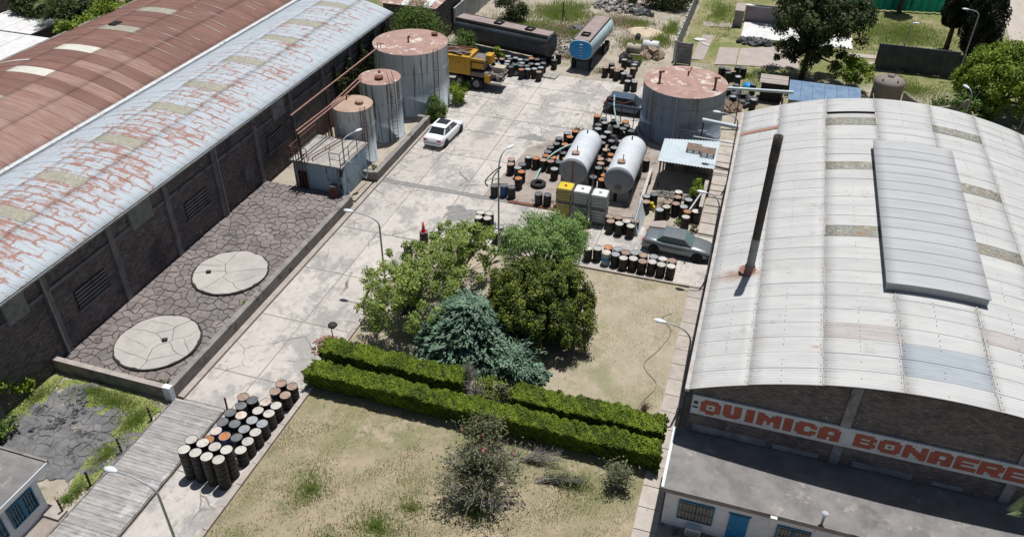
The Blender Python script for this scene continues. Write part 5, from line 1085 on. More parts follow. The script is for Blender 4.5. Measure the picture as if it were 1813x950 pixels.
for (x, y, m, nm) in ((-10.95, 47.35, 'ibc_yellow', 'yellow-filled'), (-9.75, 47.3, 'ibc_white', 'white'), (-8.5, 47.2, 'ibc_white', 'white')):
    w = '' if m == 'ibc_yellow' else (', middle stack of three' if x < -9 else ', right stack by the plinth')
    ibc('lower %s caged container%s under another' % (nm, w), x, y, .02, m); ibc('upper %s caged container%s topmost' % (nm, w), x, y, 1.16, m)

# ---------------------------------------------------------------- vehicles
def wheel(parent, x, y, r, w, side, rimr=.62):
    rot = Matrix.Rotation(PI / 2, 3, 'X')
    t = MB(); t.lathe([(r * .6, -w / 2), (r * .93, -w / 2), (r, -w / 2 + .03), (r, w / 2 - .03), (r * .93, w / 2), (r * .6, w / 2)], 22, (x, y, r), rot)
    wh = t.build('wheel', M['tyre'], parent, world=False)
    s = -side
    b = MB(); b.lathe([(r * rimr, s * w * .46), (r * rimr * .9, s * w * .36), (r * .2, s * w * .30), (r * .18, s * w * .42), (.001, s * w * .42)], 18, (x, y, r), rot); b.build('rim', M['rim'], wh, world=False)
    return wh
def car(name, label, loc, rz, paint, glass, L=4.45, Wd=1.74, cab=(-1.55, -1.02, .40, 1.15), Hh=1.43, zt=.92, hood=.83, boot=.93, suv=False):
    """x forward; cab = rear window base, rear roof, front roof, windscreen base"""
    t = thing(name, label, 'car', loc, rz); hw = Wd / 2; e = L / 2
    st = [(-e, .78, .42, boot - .22), (-e + .06, .88, .28, boot - .05), (-e + .25, .95, .22, boot), (cab[0], .99, .20, boot + .01), (cab[1], 1.0, .18, zt), (0, 1.0, .18, zt), (cab[3], .99, .18, zt - .02), (cab[3] + .25, .98, .19, hood + .03), (e - .45, .94, .20, hood - .06), (e - .15, .86, .24, hood - .16), (e - .02, .72, .32, hood - .28), (e, .66, .42, hood - .34)]
    vs = []; fs = []; K = 12
    for (x, w, zb, z1) in st:
        w *= hw; half = [(0, zb), (w * .86, zb), (w * .97, zb + .12), (w, zb + (z1 - zb) * .45), (w * .985, zb + (z1 - zb) * .78), (w * .90, z1 - .015), (w * .55, z1 + .012)]
        ring = half + [(0, z1 + .022)] + [(-p, q) for p, q in half[:0:-1]]
        K = len(ring); vs += [(x, p, q) for p, q in ring]
    for i in range(len(st) - 1):
        for j in range(K): a = i * K + j; a2 = i * K + (j + 1) % K; fs.append((a, a2, a2 + K, a + K))
    b = MB(); b.add(vs, fs, True); n0 = len(st) - 1
    b.add(vs[:K], [tuple(range(K))]); b.add(vs[n0 * K:], [tuple(range(K))[::-1]]); body = b.build('body', paint, t, world=False)
    # cabin
    bw, tw = hw * .90, hw * .70
    B = [(cab[0], bw * .95), (cab[3], bw * .95)]; z0 = zt - .06
    lo = [(cab[0], -bw * .93, z0), (cab[3], -bw * .93, z0), (cab[3], bw * .93, z0), (cab[0], bw * .93, z0)]
    hi = [(cab[1], -tw, Hh - .05), (cab[2], -tw, Hh - .05), (cab[2], tw, Hh - .05), (cab[1], tw, Hh - .05)]
    b = MB(); b.hexa(lo, hi); cabn = b.build('cabin', paint, t, world=False)
    b = MB(); m_ = (cab[1] + cab[2]) / 2; rv = []; rf = []
    for i in range(7):
        x = cab[1] - .05 + (cab[2] - cab[1] + .10) * i / 6; u = (i - 3) / 3
        for j in range(7):
            v = (j - 3) / 3; rv.append((x, v * (tw + .035), Hh - .045 + .045 * (1 - u * u * .8) * (1 - v * v * .75)))
    for i in range(6):
        for j in range(6): a = i * 7 + j; rf.append((a, a + 7, a + 8, a + 1))
    b.add(rv, rf, True); b.build('roof', paint, t, world=False)
    def pane(nm, q, inset=.07, off=.012):
        q = [Vector(p) for p in q]; c = sum(q, Vector()) / 4; nrm = (q[1] - q[0]).cross(q[3] - q[0]).normalized()
        if nrm.dot(c - Vector((0, 0, .7))) < 0: nrm = -nrm
        r_ = [p + (c - p).normalized() * inset * 1.3 + nrm * off for p in q]; bk = [p - nrm * .02 for p in r_]
        b = MB(); b.add(r_ + bk, [(0, 1, 2, 3), (7, 6, 5, 4), (0, 4, 5, 1), (1, 5, 6, 2), (2, 6, 7, 3), (3, 7, 4, 0)]); return b.build(nm, glass, cabn, world=False)
    pane('windscreen', [lo[1], lo[2], hi[2], hi[1]]); pane('rear_window', [lo[3], lo[0], hi[0], hi[3]])
    for s in (0, 1):
        A_ = [Vector(lo[0 if s == 0 else 3]), Vector(lo[1 if s == 0 else 2]), Vector(hi[1 if s == 0 else 2]), Vector(hi[0 if s == 0 else 3])]
        cut = lambda p, q, x: p + (q - p) * ((x - p.x) / (q.x - p.x))
        xm = (cab[1] + cab[2]) / 2 + .05
        pm0, pm1 = cut(A_[0], A_[1], xm), cut(A_[3], A_[2], xm)
        pane('side_window', [A_[0].lerp(pm0, .06), pm0, pm1, A_[3].lerp(pm1, .02)], .05); pane('side_window', [pm0, A_[1].lerp(pm0, .06), A_[2].lerp(pm1, .02), pm1], .05)
    r = .31 if not suv else .34
    for x in (-e + .82, e - .88):
        for s in (-1, 1):
            b = MB(); b.lathe([(r + .06, -.004), (r + .055, .006), (.001, .006)], 22, (x, s * hw * .992, r + .01), Matrix.Rotation(-s * PI / 2, 3, 'X')); b.build('wheel_arch', M['dark'], body, world=False)
            wheel(t, x, s * (hw - .085), r, .20, s)
    for s in (-1, 1):
        MB().obox((-e + .045, s * hw * .66, boot - .16), (.12, hw * .34, .13)).build('tail_light', M['red_lamp'], t, world=False)
        MB().obox((e - .09, s * hw * .55, hood - .27), (.16, hw * .34, .12), s * .25 * -1).build('headlight', M['clear_lamp'], t, world=False)
        b = MB(); b.obox((cab[3] - .28, s * (hw + .07), zt + .02), (.12, .16, .11)); b.build('mirror', paint, t, world=False)
    MB().obox((-e - .005, 0, .42), (.10, Wd * .80, .16)).build('bumper', paint if not suv else M['black_steel'], t, world=False)
    MB().obox((e - .01, 0, .38), (.10, Wd * .66, .16)).build('bumper', paint if not suv else M['black_steel'], t, world=False)
    MB().obox((-e - .02, 0, boot - .28), (.06, .5, .12)).build('number_plate', M['clear_lamp'], t, world=False)
    return t
cw = car('parked_car', 'white sedan parked on the concrete road, rear to the camera', (-23.25, 55.75, 0.01), PI / 2 - .07, M['car_white'], M['car_glass'], 4.5, 1.78)
b = MB(); b.obox((-.05, 0, 1.437), (.85, .95, .012)); b.build('sunroof', M['car_glass'], cw, world=False)
car('parked_car', 'silver-grey old sedan parked facing the warehouse wall', (-2.75, 45.25, 0.01), -.06, M['car_grey'], M['car_glass_green'], 4.5, 1.72, cab=(-1.45, -.95, .35, 1.0), Hh=1.38, zt=.90, hood=.84, boot=.92)
car('parked_car', 'dark blue-grey car half hidden beside the wide blue tank', (-9.9, 65.35, 0.01), -.04, M['car_navy'], M['car_glass'], 4.2, 1.72, cab=(-1.95, -1.6, .35, 1.05), Hh=1.5, zt=.95, hood=.9, boot=.95)

# yellow drilling truck
tk = thing('yellow_truck', 'old yellow works truck with machinery beside the largest tank', 'truck', (-26.2, 66.8, 0.01), -.03)
MB().box(-3.6, 4.2, -.45, .45, .75, .98).build('chassis', M['black_steel'], tk, world=False)
MB().box(-3.4, 1.6, -1.1, 1.1, 1.3, 2.95).build('body', M['yellow'], tk, world=False)
MB().box(-3.4, -.6, -1.14, -1.102, .85, 1.28).build('tool_box', M['yellow'], tk, world=False)
MB().box(1.61, 2.9, -.80, 1.1, 1.85, 2.62).build('engine_housing', M['machine'], tk, world=False); MB().box(1.75, 2.85, -.95, -.802, 1.95, 2.45).build('panel_door', M['yellow'], tk, world=False)
MB().box(2.75, 3.3, -.1, .8, 2.2, 2.95).build('control_box', M['yellow'], tk, world=False); MB().box(1.28, 2.85, -.86, -.70, 2.55, 2.78).build('top_rail', M['yellow'], tk, world=False)
for k in range(3): MB().box(-3.3 + k * 1.53, -1.87 + k * 1.53, -1.125, -1.102, 1.38, 2.85).build('side_panel', M['yellow'], tk, world=False)
MB().box(1.32, 3.3, -1.0, 1.0, 1.2, 1.6).build('running_gear', M['machine'], tk, world=False)
for k in range(16):
    a = random.uniform(-3.2, .9); c = random.uniform(-.9, .9); MB().obox((a, c, 3.05 + random.uniform(0, .12)), (random.uniform(.5, 1.6), random.uniform(.08, .25), random.uniform(.1, .2)), random.uniform(-.3, .3)).build('roof_gear', M['machine'], tk, world=False)
b = MB()
for k in range(9): b.tube([(-3.2, -.8 + k * .2, 3.05), (1.2, -.7 + k * .2, 3.06 + .05 * (k % 3))], .045, 6)
b.build('drill_rods', M['rust'], tk, world=False)
MB().box(3.31, 4.6, -.95, .95, 1.35, 1.47).build('rear_deck', M['machine'], tk, world=False); MB().box(3.5, 4.5, -.1, .7, 1.48, 1.95).build('winch_cover', M['cream_metal'], tk, world=False)
for k in range(16): MB().obox((random.uniform(3.4, 4.6), random.uniform(-1.0, .6), random.uniform(.8, 1.5)), (random.uniform(.2, .6), random.uniform(.15, .4), random.uniform(.1, .4)), random.uniform(0, 3)).build('winch_gear', M['machine'], tk, world=False)
MB().box(3.0, 3.5, -1.1, -.96, .8, 1.5).build('mudguard', M['yellow'], tk, world=False); MB().box(3.3, 4.6, -1.08, -.98, .7, .82).build('bumper', M['cream_metal'], tk, world=False)
for x in (.1, 1.75):
    for s in (-1, 1): wheel(tk, x + .5, s * 1.0, .56, .42, s, .55)
for s in (-1, 1): wheel(tk, -3.2, s * .95, .52, .3, s, .55)

# rail tanker body lying along the back
def tanker(name, label, loc, rz, L, r, squash, side, top, end, group=None):
    t = thing(name, label, 'trailer', loc, rz, group); zc = loc[2]; n = 32; vs = []; fs = []
    def ring(x, s):
        out = []
        for k in range(n):
            q = 2 * PI * k / n; c, sn = math.cos(q), math.sin(q); ex = .72
            yy = r * 1.02 * math.copysign(abs(c) ** ex, c) * s; zz = r * squash * math.copysign(abs(sn) ** ex, sn) * s; out.append((x, yy, zz))
        return out
    st = [(-L / 2 - .1, .72), (-L / 2 - .03, .94), (-L / 2, 1), (L / 2, 1), (L / 2 + .03, .94), (L / 2 + .1, .72)]
    return t, ring, st, n
def build_tanker(name, label, loc, rz, L, r, hgt, z0, side, top, end, hatches, wheels, legs):
    t, ring, st, n = tanker(name, label, loc, rz, L, r, hgt, side, top, end); b = MB(); vs = []; fs = []; zc = z0 + r * hgt
    for x, s in st[1:-1]: vs += [(x, y, z + zc) for x, y, z in ring(x, s)]
    for i in range(3):
        for k in range(n): a = i * n + k; a2 = i * n + (k + 1) % n; fs.append((a, a2, a2 + n, a + n))
    b.add(vs, fs, True); b.build('shell', M[side], t, world=False)
    for s_ in (-1, 1):
        b = MB(); rr = [(x, y, z + zc) for x, y, z in ring(s_ * (L / 2 + .035), .945)]; b.add(rr + [(s_ * (L / 2 + .12), 0, zc)], [(k, (k + 1) % n, n) for k in range(n)]); b.build('end_plate', M[end], t, world=False)
    zt_ = zc + r * hgt
    b = MB(); b.box(-L / 2 + .1, L / 2 - .1, -r * .68, r * .68, zt_ - .10, zt_ + .015); w = b.build('walkway', M[top], t, world=False)
    for s_ in (-1, 1): MB().box(-L / 2 + .05, L / 2 - .05, s_ * r * .72 - .03, s_ * r * .72 + .03, zt_ - .12, zt_ + .07).build('coaming', M['machine'], w, world=False)
    for hx in hatches:
        b = MB()
        for (p, q, u, v) in ((-.4, .4, -.40, -.32), (-.4, .4, .32, .40), (-.4, -.32, -.32, .32), (.32, .4, -.32, .32)): b.box(hx + p, hx + q, u, v, zt_ + .016, zt_ + .20)
        b.build('hatch_box', M['black_steel'], w, world=False); b = MB(); b.lathe([(.22, zt_ + .017), (.22, zt_ + .12), (.001, zt_ + .13)], 14, (hx, 0, 0)); b.build('hatch_lid', M['machine'], w, world=False)
    MB().box(-L / 2 + .1, L / 2 - .1, -.5, .5, z0 - .25, z0 + .25).build('frame', M['black_steel'], t, world=False)
    for x in wheels:
        for s_ in (-1, 1): wheel(t, x, s_ * .86, .50, .38, s_, .55)
    for x in legs:
        for s_ in (-1, 1): MB().box(x - .10, x + .10, s_ * .8 - .10, s_ * .8 + .10, 0, z0).build('support_leg', M['black_steel'], t, world=False)
    return t
rt = build_tanker('old_tanker', 'long dark rusty tank body with brown walkway lying behind drums', (-24.4, 75.0, 0.0), -.215, 10.6, 1.05, 1.0, .85, 'tanker_dark', 'tanker_top', 'tanker_dark', (-.6, 2.9), (), (-4, 3.8))
bt_ = build_tanker('tanker_trailer', 'blue-ended tanker trailer with faded pale sides parked behind the yard', (-15.9, 76.6, 0.01), PI / 2 - .06, 7.4, 1.12, .82, 1.2, 'tanker_pale', 'tanker_top', 'tanker_blue', (-2.2,), (1.6, 2.7), (-2.9,))
b = MB()
for k in range(5): b.obox((-3.86, -.05, 1.6 + k * .27), (.05, .32, .05))
b.build('ladder_rung', M['ibc_white'], bt_, world=False)
for s_ in (-1, 1): wheel(bt_, -2.9, s_ * .86, .5, .3, s_, .55)

# ---------------------------------------------------------------- lamps
def lamp(label, x, y, h, hx, hy, hz, mat='steel', group='curved street lamps'):
    t = thing('street_lamp', label, 'street lamp', (x, y, 0), group=group); p0 = Vector((x, y, h)); p3 = Vector((hx, hy, hz)); p1 = p0 + Vector((0, 0, (hz - h) * .75)); p2 = p0.lerp(p3, .55); p2.z = hz
    arc = [p0 * (1 - s) ** 3 + p1 * 3 * s * (1 - s) ** 2 + p2 * 3 * s * s * (1 - s) + p3 * s ** 3 for s in [k / 12 for k in range(13)]]
    MB().tube([(x, y, 0), (x, y, h * .5), (x, y, h)], .062, 10, .048).build('pole', M[mat], t); MB().tube(arc, .045, 8, .032).build('arm', M[mat], t)
    MB().lathe([(.11, 0), (.11, .25), (.065, .3)], 12, (x, y, 0)).build('base_sleeve', M[mat], t)
    d = (p3 - arc[-2]).normalized(); up = Vector((0, 0, 1)); sd = d.cross(up).normalized(); b = MB(); vs = []; fs = []
    pr_ = [(-.06, .05, .045), (.06, .11, .08), (.24, .155, .10), (.42, .13, .085), (.52, .05, .04)]; K = 12
    for (u, w, hh) in pr_:
        for k in range(K): q = 2 * PI * k / K; vs.append(p3 + d * u + sd * (w * math.cos(q)) + up * (hh * math.sin(q) * (1 if math.sin(q) > 0 else .6)))
    for i in range(len(pr_) - 1):
        for k in range(K): a = i * K + k; a2 = i * K + (k + 1) % K; fs.append((a, a2, a2 + K, a + K))
    b.add(vs, fs, True); b.add(vs[:K], [tuple(range(K))[::-1]]); b.add(vs[-K:], [tuple(range(K))]); b.build('lamp_head', M['lamp_head'], t); return t
lamp('curved street lamp beside the light green tree, arm over the road', -18.9, 35.1, 4.85, -20.55, 35.1, 5.5)
lamp('tall slim street lamp beside the pallet of four drums', -13.8, 41.35, 6.0, -13.45, 42.0, 7.3)
lamp('curved street lamp rising beside the garden and warehouse corner', -.62, 30.7, 4.6, -1.95, 30.7, 5.55)
lamp('curved street lamp by the warehouse wall above the silver-grey sedan', -.6, 42.7, 5.1, -1.5, 42.7, 6.05)
lamp('curved street lamp by warehouse wall in front of the wide blue tank', -.55, 54.6, 5.2, -1.85, 54.6, 5.85)
lamp('curved street lamp leaning over the timber deck beside stacked drums', -18.9, 15.3, 4.6, -20.6, 15.3, 5.4)
lamp('street lamp with round head standing behind the brown domed tank', 13.0, 82.9, 4.2, 13.2, 82.9, 4.7)
lamp('street lamp with pale head in front of the dark cypress', 18.4, 83.0, 5.9, 17.4, 83.0, 6.4)
lamp('street lamp curving beside the lime green shrub behind the roof', 15.2, 62.5, 5.8, 14.9, 62.9, 6.6)
lamp('small curved lamp on the pump house roof edge', -26.45, 45.0, 4.1, -25.9, 46.1, 4.6)

# ---------------------------------------------------------------- small things
ty = thing('loose_tyre', 'big black tyre lying flat on the oily pad', 'tyre', (-13.8, 50.6, .03)); b = MB(); b.lathe([(.28, .05), (.36, .02), (.5, .03), (.58, .10), (.58, .20), (.5, .27), (.36, .28), (.28, .25), (.28, .05)], 30, (-13.8, 50.6, .03)); b.build('tread_ring', M['tyre'], ty)
def hose(label, pts, r, mat, n=40):
    P_ = [Vector(p) for p in pts]; out = []
    for i in range(len(P_) - 1):
        a, b_, c, d = P_[max(i - 1, 0)], P_[i], P_[i + 1], P_[min(i + 2, len(P_) - 1)]
        for k in range(8):
            t = k / 8; out.append(.5 * ((2 * b_) + (c - a) * t + (2 * a - 5 * b_ + 4 * c - d) * t * t + (3 * b_ - a - 3 * c + d) * t ** 3))
    out.append(P_[-1]); o = MB().tube(out, r, 7).build('hose', M[mat]); return tag(o, label, 'hose')
hose('pale green hose draped over drums on the oily pad', [(-14.2, 50.7, .05), (-14.2, 52.6, .3), (-13.7, 53.6, 1.0), (-13.0, 55.0, 1.15), (-12.6, 56.2, .9)], .07, 'hose')
hose('pale green hose hanging down beside the blue car', [(-10.9, 63.3, 2.3), (-10.6, 62.0, 1.7), (-10.0, 60.8, .9), (-9.2, 59.8, .7)], .065, 'hose')
hose('pale blue hose looping off the pump house roof', [(-26.6, 45.0, 2.75), (-26.0, 45.6, 2.3), (-25.95, 46.4, 1.0), (-25.9, 46.9, .5), (-25.85, 47.2, 1.2)], .03, 'hose')
hose('black hose coiled on pad edge left of blue drum', [(-17.3, 49.3, .05), (-17.7, 49.9, .06), (-17.4, 50.6, .4), (-16.8, 50.9, .9), (-17.2, 50.3, .3), (-17.0, 49.6, .05), (-16.5, 49.9, .06)], .045, 'black_steel')
hose('thin black cable lying across the dry garden by the path', [(-2.1, 38.6, .04), (-2.6, 37.9, .04), (-1.9, 36.9, .04), (-2.3, 35.2, .04), (-2.9, 33.6, .04), (-2.0, 32.3, .04), (-2.4, 31.0, .04), (-2.6, 30.4, .04)], .013, 'machine')
# upright pipe frame near the car
fr = thing('pipe_scaffold', 'rusty upright pipe frame by the blue car and junk', 'frame', (-10.8, 62.5, 0))
for x, y, h in ((-11.3, 62.4, 2.4), (-10.0, 62.0, 2.2), (-9.0, 62.6, 2.5)): MB().tube([(x, y, 0), (x, y, h)], .04, 6).build('upright', M['rust'], fr)
MB().tube([(-11.3, 62.4, 2.35), (-10.0, 62.0, 2.2), (-9.0, 62.6, 2.4)], .035, 6).build('crossbar', M['rust'], fr); MB().tube([(-11.9, 61.3, 0), (-11.3, 62.4, 2.3)], .035, 6).build('brace', M['rust'], fr)
for k, (x, y, h) in enumerate(((-9.35, 53.5, 2.6), (-9.6, 50.0, 1.9))):
    p = thing('pipe_post', ['thin rusty pipe post standing between the two lying tanks', 'thin pale pipe post before the gap between lying tanks'][k], 'post', (x, y, 0)); MB().tube([(x, y, 0), (x, y, h)], .035, 6).build('shaft', M['rust' if k == 0 else 'steel'], p); MB().lathe([(.05, h), (.05, h + .08), (.001, h + .09)], 8, (x, y, 0)).build('cap', M['rust'], p)
# leaning sheets, blocks, timber
ls = thing('metal_sheet', 'tall pale metal sheet standing on edge by the drum cluster', 'metal sheet', (-5.7, 47.2, 0))
MB().add([(-6.25, 46.2, .02), (-5.55, 46.1, .02), (-5.5, 49.3, .02), (-6.1, 49.3, .02), (-5.9, 46.3, 1.1), (-5.86, 46.28, 1.1), (-5.95, 49.2, 1.15), (-5.99, 49.2, 1.15)], [(0, 4, 7, 3), (1, 2, 6, 5), (4, 5, 6, 7), (0, 1, 5, 4), (3, 7, 6, 2), (0, 3, 2, 1)]).build('panel', M['shed_roof'], ls); MB().obox((-5.82, 47.6, .6), (.05, 2.6, .12), 0, .05, 0).build('stiffener', M['rust_pale'], ls)
tb = thing('timber_beam', 'long weathered timber beam sloping down beside the right lying tank', 'beam', (-6.1, 51.5, 0)); MB().obox((-6.05, 51.6, .75), (.20, 4.8, .22), .02, .06).build('beam_body', M['pallet_white'], tb); MB().box(-6.15, -5.95, 49.4, 49.6, .02, .58).build('prop', M['wood_old'], tb); MB().box(-6.15, -5.95, 53.5, 53.7, .02, .8).build('prop', M['wood_old'], tb)
lp = thing('metal_sheet', 'bent pale sheet leaning on the short wall beside brown-lid drums', 'metal sheet', (-2.3, 50.2, 0)); b = MB(); b.add([(-3.0, 49.3, .05), (-2.1, 50.9, 1.5), (-2.2, 51.3, .3), (-2.9, 49.25, .06), (-2.0, 50.85, 1.5), (-2.1, 51.25, .3)], [(0, 1, 2), (5, 4, 3), (0, 3, 4, 1), (1, 4, 5, 2), (2, 5, 3, 0)]); b.build('panel', M['ibc_white'], lp); MB().tube([(-2.05, 50.9, 1.5), (-2.1, 50.8, 0)], .03, 6).build('prop', M['rust'], lp)
wall_thing('yard_wall', 'short low wall beside leafy shrub and the warehouse apron', [(-2.0, -1.8, 49.2, 53.1, 0, 1.25)], 'concrete_dark', coping='kerb')
bk = thing('concrete_block', 'flat broken concrete block lying by the silver-grey sedan', 'block', (-4.4, 47.6, 0)); b = MB(); b.prism([(-5.0, 47.2), (-3.9, 47.3), (-3.85, 47.9), (-4.4, 48.1), (-5.0, 47.8)], .02, .32); b.build('slab', M['pink_slab'], bk); MB().obox((-4.2, 48.25, .1), (.4, .3, .16), .4).build('chip', M['pink_slab'], bk)
sa = thing('steel_sheet', 'flat rusty steel sheet lying by the row of drums', 'steel sheet', (-11, 47.6, 0)); MB().box(-15.2, -11.7, 47.58, 47.9, .02, .06).build('strip', M['rust'], sa); MB().box(-11.85, -11.7, 47.6, 48.7, .06, .45).build('upstand', M['rust_pale'], sa)
yv = thing('yellow_valve', 'small yellow valve lying by drums near the metal sheet', 'valve', (-5.3, 50.0, 0)); b = MB(); b.lathe([(.14, .3), (.14, .5), (.001, .52)], 12, (-5.3, 50.0, 0)); b.tube([(-5.3, 50, .02), (-5.3, 50, .3)], .06, 8); b.build('body', M['ibc_yellow'], yv); MB().obox((-5.1, 49.8, .2), (.12, .3, .3), .4).build('handle', M['ibc_yellow'], yv)
fl = thing('floodlight', 'small black floodlight on a stake at the hedge end', 'floodlight', (-19.55, 29.9, 0)); MB().tube([(-19.6, 29.75, 0), (-19.6, 29.75, 1.45)], .03, 6).build('stake', M['black_steel'], fl); b = MB(); b.lathe([(.10, -.05), (.27, .12), (.22, .2), (.001, .24)], 16, (-19.5, 29.75, 1.45)); b.build('lamp_body', M['black_steel'], fl)
# rubble and heaps
def heap(name, label, cat, cx, cy, rx, ry, h, n, s0, s1, mat, stuff=False):
    b = MB()
    for k in range(n):
        q = random.uniform(0, 2 * PI); rr = random.random() ** .6; x = cx + rx * rr * math.cos(q); y = cy + ry * rr * math.sin(q); z = h * (1 - rr) * random.uniform(.3, 1)
        s = random.uniform(s0, s1); b.obox((x, y, z + s * .25), (s, s * random.uniform(.5, 1), s * random.uniform(.3, .7)), random.uniform(0, 3), random.uniform(-.6, .6), random.uniform(-.6, .6))
    t = thing(name, label, cat, (cx, cy, 0)); o = b.build('pieces', M[mat], t); tag(o, kind='stuff'); return t
heap('brick_rubble', 'small heap of broken red bricks at the hedge end', 'rubble', -20.1, 29.7, .75, .85, .3, 120, .07, .2, 'rubble')
heap('scrap_heap', 'dark heap of scrap beside the white pool wall', 'scrap', -.6, 86.2, 1.9, .9, .5, 110, .2, .55, 'scrap')
heap('scrap_heap', 'black oily junk among the drums by the yellow truck', 'scrap', -21.6, 71.0, 2.2, 1.3, .6, 120, .15, .5, 'scrap')
heap('scrap_heap', 'dark scrap pile behind the blue-ended trailer', 'scrap', -18.0, 83.6, 1.5, .8, .5, 70, .2, .8, 'scrap')
heap('scrap_heap', 'scattered junk between the two lying tanks', 'scrap', -9.5, 56.5, .7, 1.6, .3, 90, .12, .5, 'scrap')
heap('scrap_heap', 'tangled rusty scrap by the blue car and pipe scaffold', 'scrap', -10.2, 61.2, 1.6, 1.0, .5, 120, .12, .6, 'scrap')
heap('scrap_heap', 'rusty scrap strips beside the wide tank on its far side', 'scrap', -2.0, 68.6, 1.2, .9, .4, 70, .15, .8, 'wood_old')
heap('scrap_heap', 'oily junk behind the left lying tank', 'scrap', -13.0, 57.0, 1.2, 1.4, .3, 80, .12, .4, 'scrap')
heap('stone_heap', 'scattered pale rubble in front of the lean-to shed', 'rubble', -3.9, 52.2, 1.6, .5, .25, 110, .08, .25, 'stones')
heap('stone_heap', 'low grey rubble mound behind the tank body', 'rubble', -19.6, 78.5, 1.8, 2.5, .3, 120, .1, .3, 'stones')
heap('stone_heap', 'grey rubble at the far end of the waste ground', 'rubble', -16.5, 93.0, 3.0, 2.0, .5, 160, .15, .5, 'stones')
heap('timber_pile', 'pile of old yellow and brown timber behind the far drums', 'timber', -10.2, 78.9, 1.1, .9, .4, 40, .2, .9, 'wood_old')
heap('scrap_heap', 'blue-grey sheeting heap at far end of waste ground', 'scrap', -13.5, 91.5, 1.3, .7, .4, 60, .2, .6, 'scrap')
heap('scrap_heap', 'dark pipes and scrap between the wide tank and blue-roof shed', 'scrap', -1.2, 70.5, 1.6, 1.2, .5, 80, .2, .8, 'scrap')
sp_ = MB(); vs = []; fs = []; nr, na = 9, 28
for i in range(nr + 1):
    for k in range(na):
        q = 2 * PI * k / na; rr = i / nr; x = -12.1 + 1.9 * rr * math.cos(q) * (1 + .12 * math.sin(3 * q)); y = 85.8 + 1.5 * rr * math.sin(q); z = .42 * (1 - rr ** 1.6) * (1 + .25 * math.sin(2 * q + 3 * rr)) + .06 * random.random() - .05; vs.append((x, y, z))
for i in range(nr):
    for k in range(na): a = i * na + k; a2 = i * na + (k + 1) % na; fs.append((a, a + na, a2 + na, a2))
sp_.add(vs, fs, True); tag(sp_.build('sand_heap', M['sand']), 'pale yellow sand heap on the waste ground', 'sand heap')
for k, (x, y, r, h, m, lb) in enumerate(((-12.0, 78.6, .5, 1.3, 'cream_metal', 'pale lying tank drum on top of toppled black drums'), (-10.6, 80.4, .55, 1.5, 'ibc_white', 'grey-white cylinder lying on waste ground beside toppled drums'))):
    t = thing('small_cylinder', lb, 'cylinder', (x, y, 0)); rot = Matrix.Rotation(PI / 2, 3, 'Y'); b = MB(); b.lathe([(r * .8, -h / 2 - .06), (r, -h / 2), (r, h / 2), (r * .8, h / 2 + .06)], 20, (x, y, r + (.25 if k == 0 else 0)), rot, capb=True, capt=True); b.build('shell', M[m], t); b = MB(); b.lathe([(.14, 0), (.14, .12), (.001, .13)], 10, (x, y, 2 * r + (.23 if k == 0 else -.02))); b.build('bung', M['machine'], t)
wh_ = thing('garden_ornament', 'small white broken slab lying on the grass by the garden path', 'slab', (-6.1, 84.8, 0)); b = MB(); b.prism(blob(-6.2, 85.2, .55, .4, 14, .2, 2.0), .0, .12); b.build('piece', M['white_paint'], wh_); MB().obox((-5.5, 84.0, .06), (1.1, .22, .1), -.7).build('piece', M['white_paint'], wh_)
bt2 = thing('blue_tarp', 'bright blue bag lying on grass behind the wide tank', 'bag', (-.4, 74.5, 0)); b = MB(); b.lathe([(.55, 0), (.5, .15), (.28, .3), (.001, .34)], 12, (-.4, 74.5, 0)); b.build('bag_body', M['tanker_blue'], bt2)

# ---------------------------------------------------------------- far garden: walls, pool, sheds, silo
pw = thing('precast_wall', 'long pale grey precast wall running away beside the waste ground', 'wall', (-7.9, 91, 0))
for k in range(14):
    y = 78.6 + k * 1.9
    for j in range(4): MB().box(-8.0 + .01, -7.92, y + .09, y + 1.81, .02 + j * .5, .5 + j * .5).build('panel', M['panel_wall'], pw)
    MB().box(-8.06, -7.86, y - .09, y + .085, 0, 2.1).build('post', M['white_paint'], pw)
pw = thing('precast_wall', 'short grey precast wall panel facing the yard by the wide tank', 'wall', (-7, 78, 0))
for j in range(5): MB().box(-7.6, -6.35, 78.0, 78.1, .02 + j * .42, .42 + j * .42).build('panel', M['plaster_grey'], pw)
for x in (-7.7, -6.3): MB().box(x - .08, x + .08, 77.95, 78.15, 0, 2.2).build('post', M['plaster_grey'], pw)
po = thing('pool_enclosure', 'white-topped low enclosure with grey inner wall in far garden', 'pool', (2, 91, 0))
MB().box(-2.3, 9.0, 92.8, 93.2, 0, 1.7).build('rear_wall', M['pool_wall'], po); MB().box(-2.35, 9.05, 92.75, 93.25, 1.71, 1.82).build('coping', M['white_paint'], po)
MB().box(-3.3, -2.4, 90.6, 93.3, 0, 1.7).build('corner_pier', M['pool_wall'], po); MB().box(-3.35, -2.35, 90.55, 93.35, 1.71, 1.82).build('pier_cap', M['pink_slab'], po)
MB().box(-2.2, 9.0, 87.5, 92.7, -.1, .10).build('floor', M['white_paint'], po)
si = thing('domed_tank', 'brown-grey upright tank with domed top behind the pale roof', 'tank', (10.9, 71.5, 0)); b = MB(); b.lathe([(1.2, 0), (1.2, 3.1), (1.26, 3.12), (1.26, 3.2), (1.1, 3.4), (.7, 3.58), (.001, 3.66)], 36, (10.9, 71.5, 0)); b.build('shell', M['silo'], si); b = MB(); b.lathe([(.3, 3.58), (.3, 3.76), (.001, 3.8)], 16, (10.9, 71.5, 0)); b.build('hatch', M['silo'], si)
for q in (-2.3, -1.0): b = MB(); b.lathe([(.08, 3.35), (.08, 3.6), (.001, 3.61)], 8, (10.9 + .95 * math.cos(q), 71.5 + .95 * math.sin(q), 0)); b.build('nozzle', M['machine'], si)
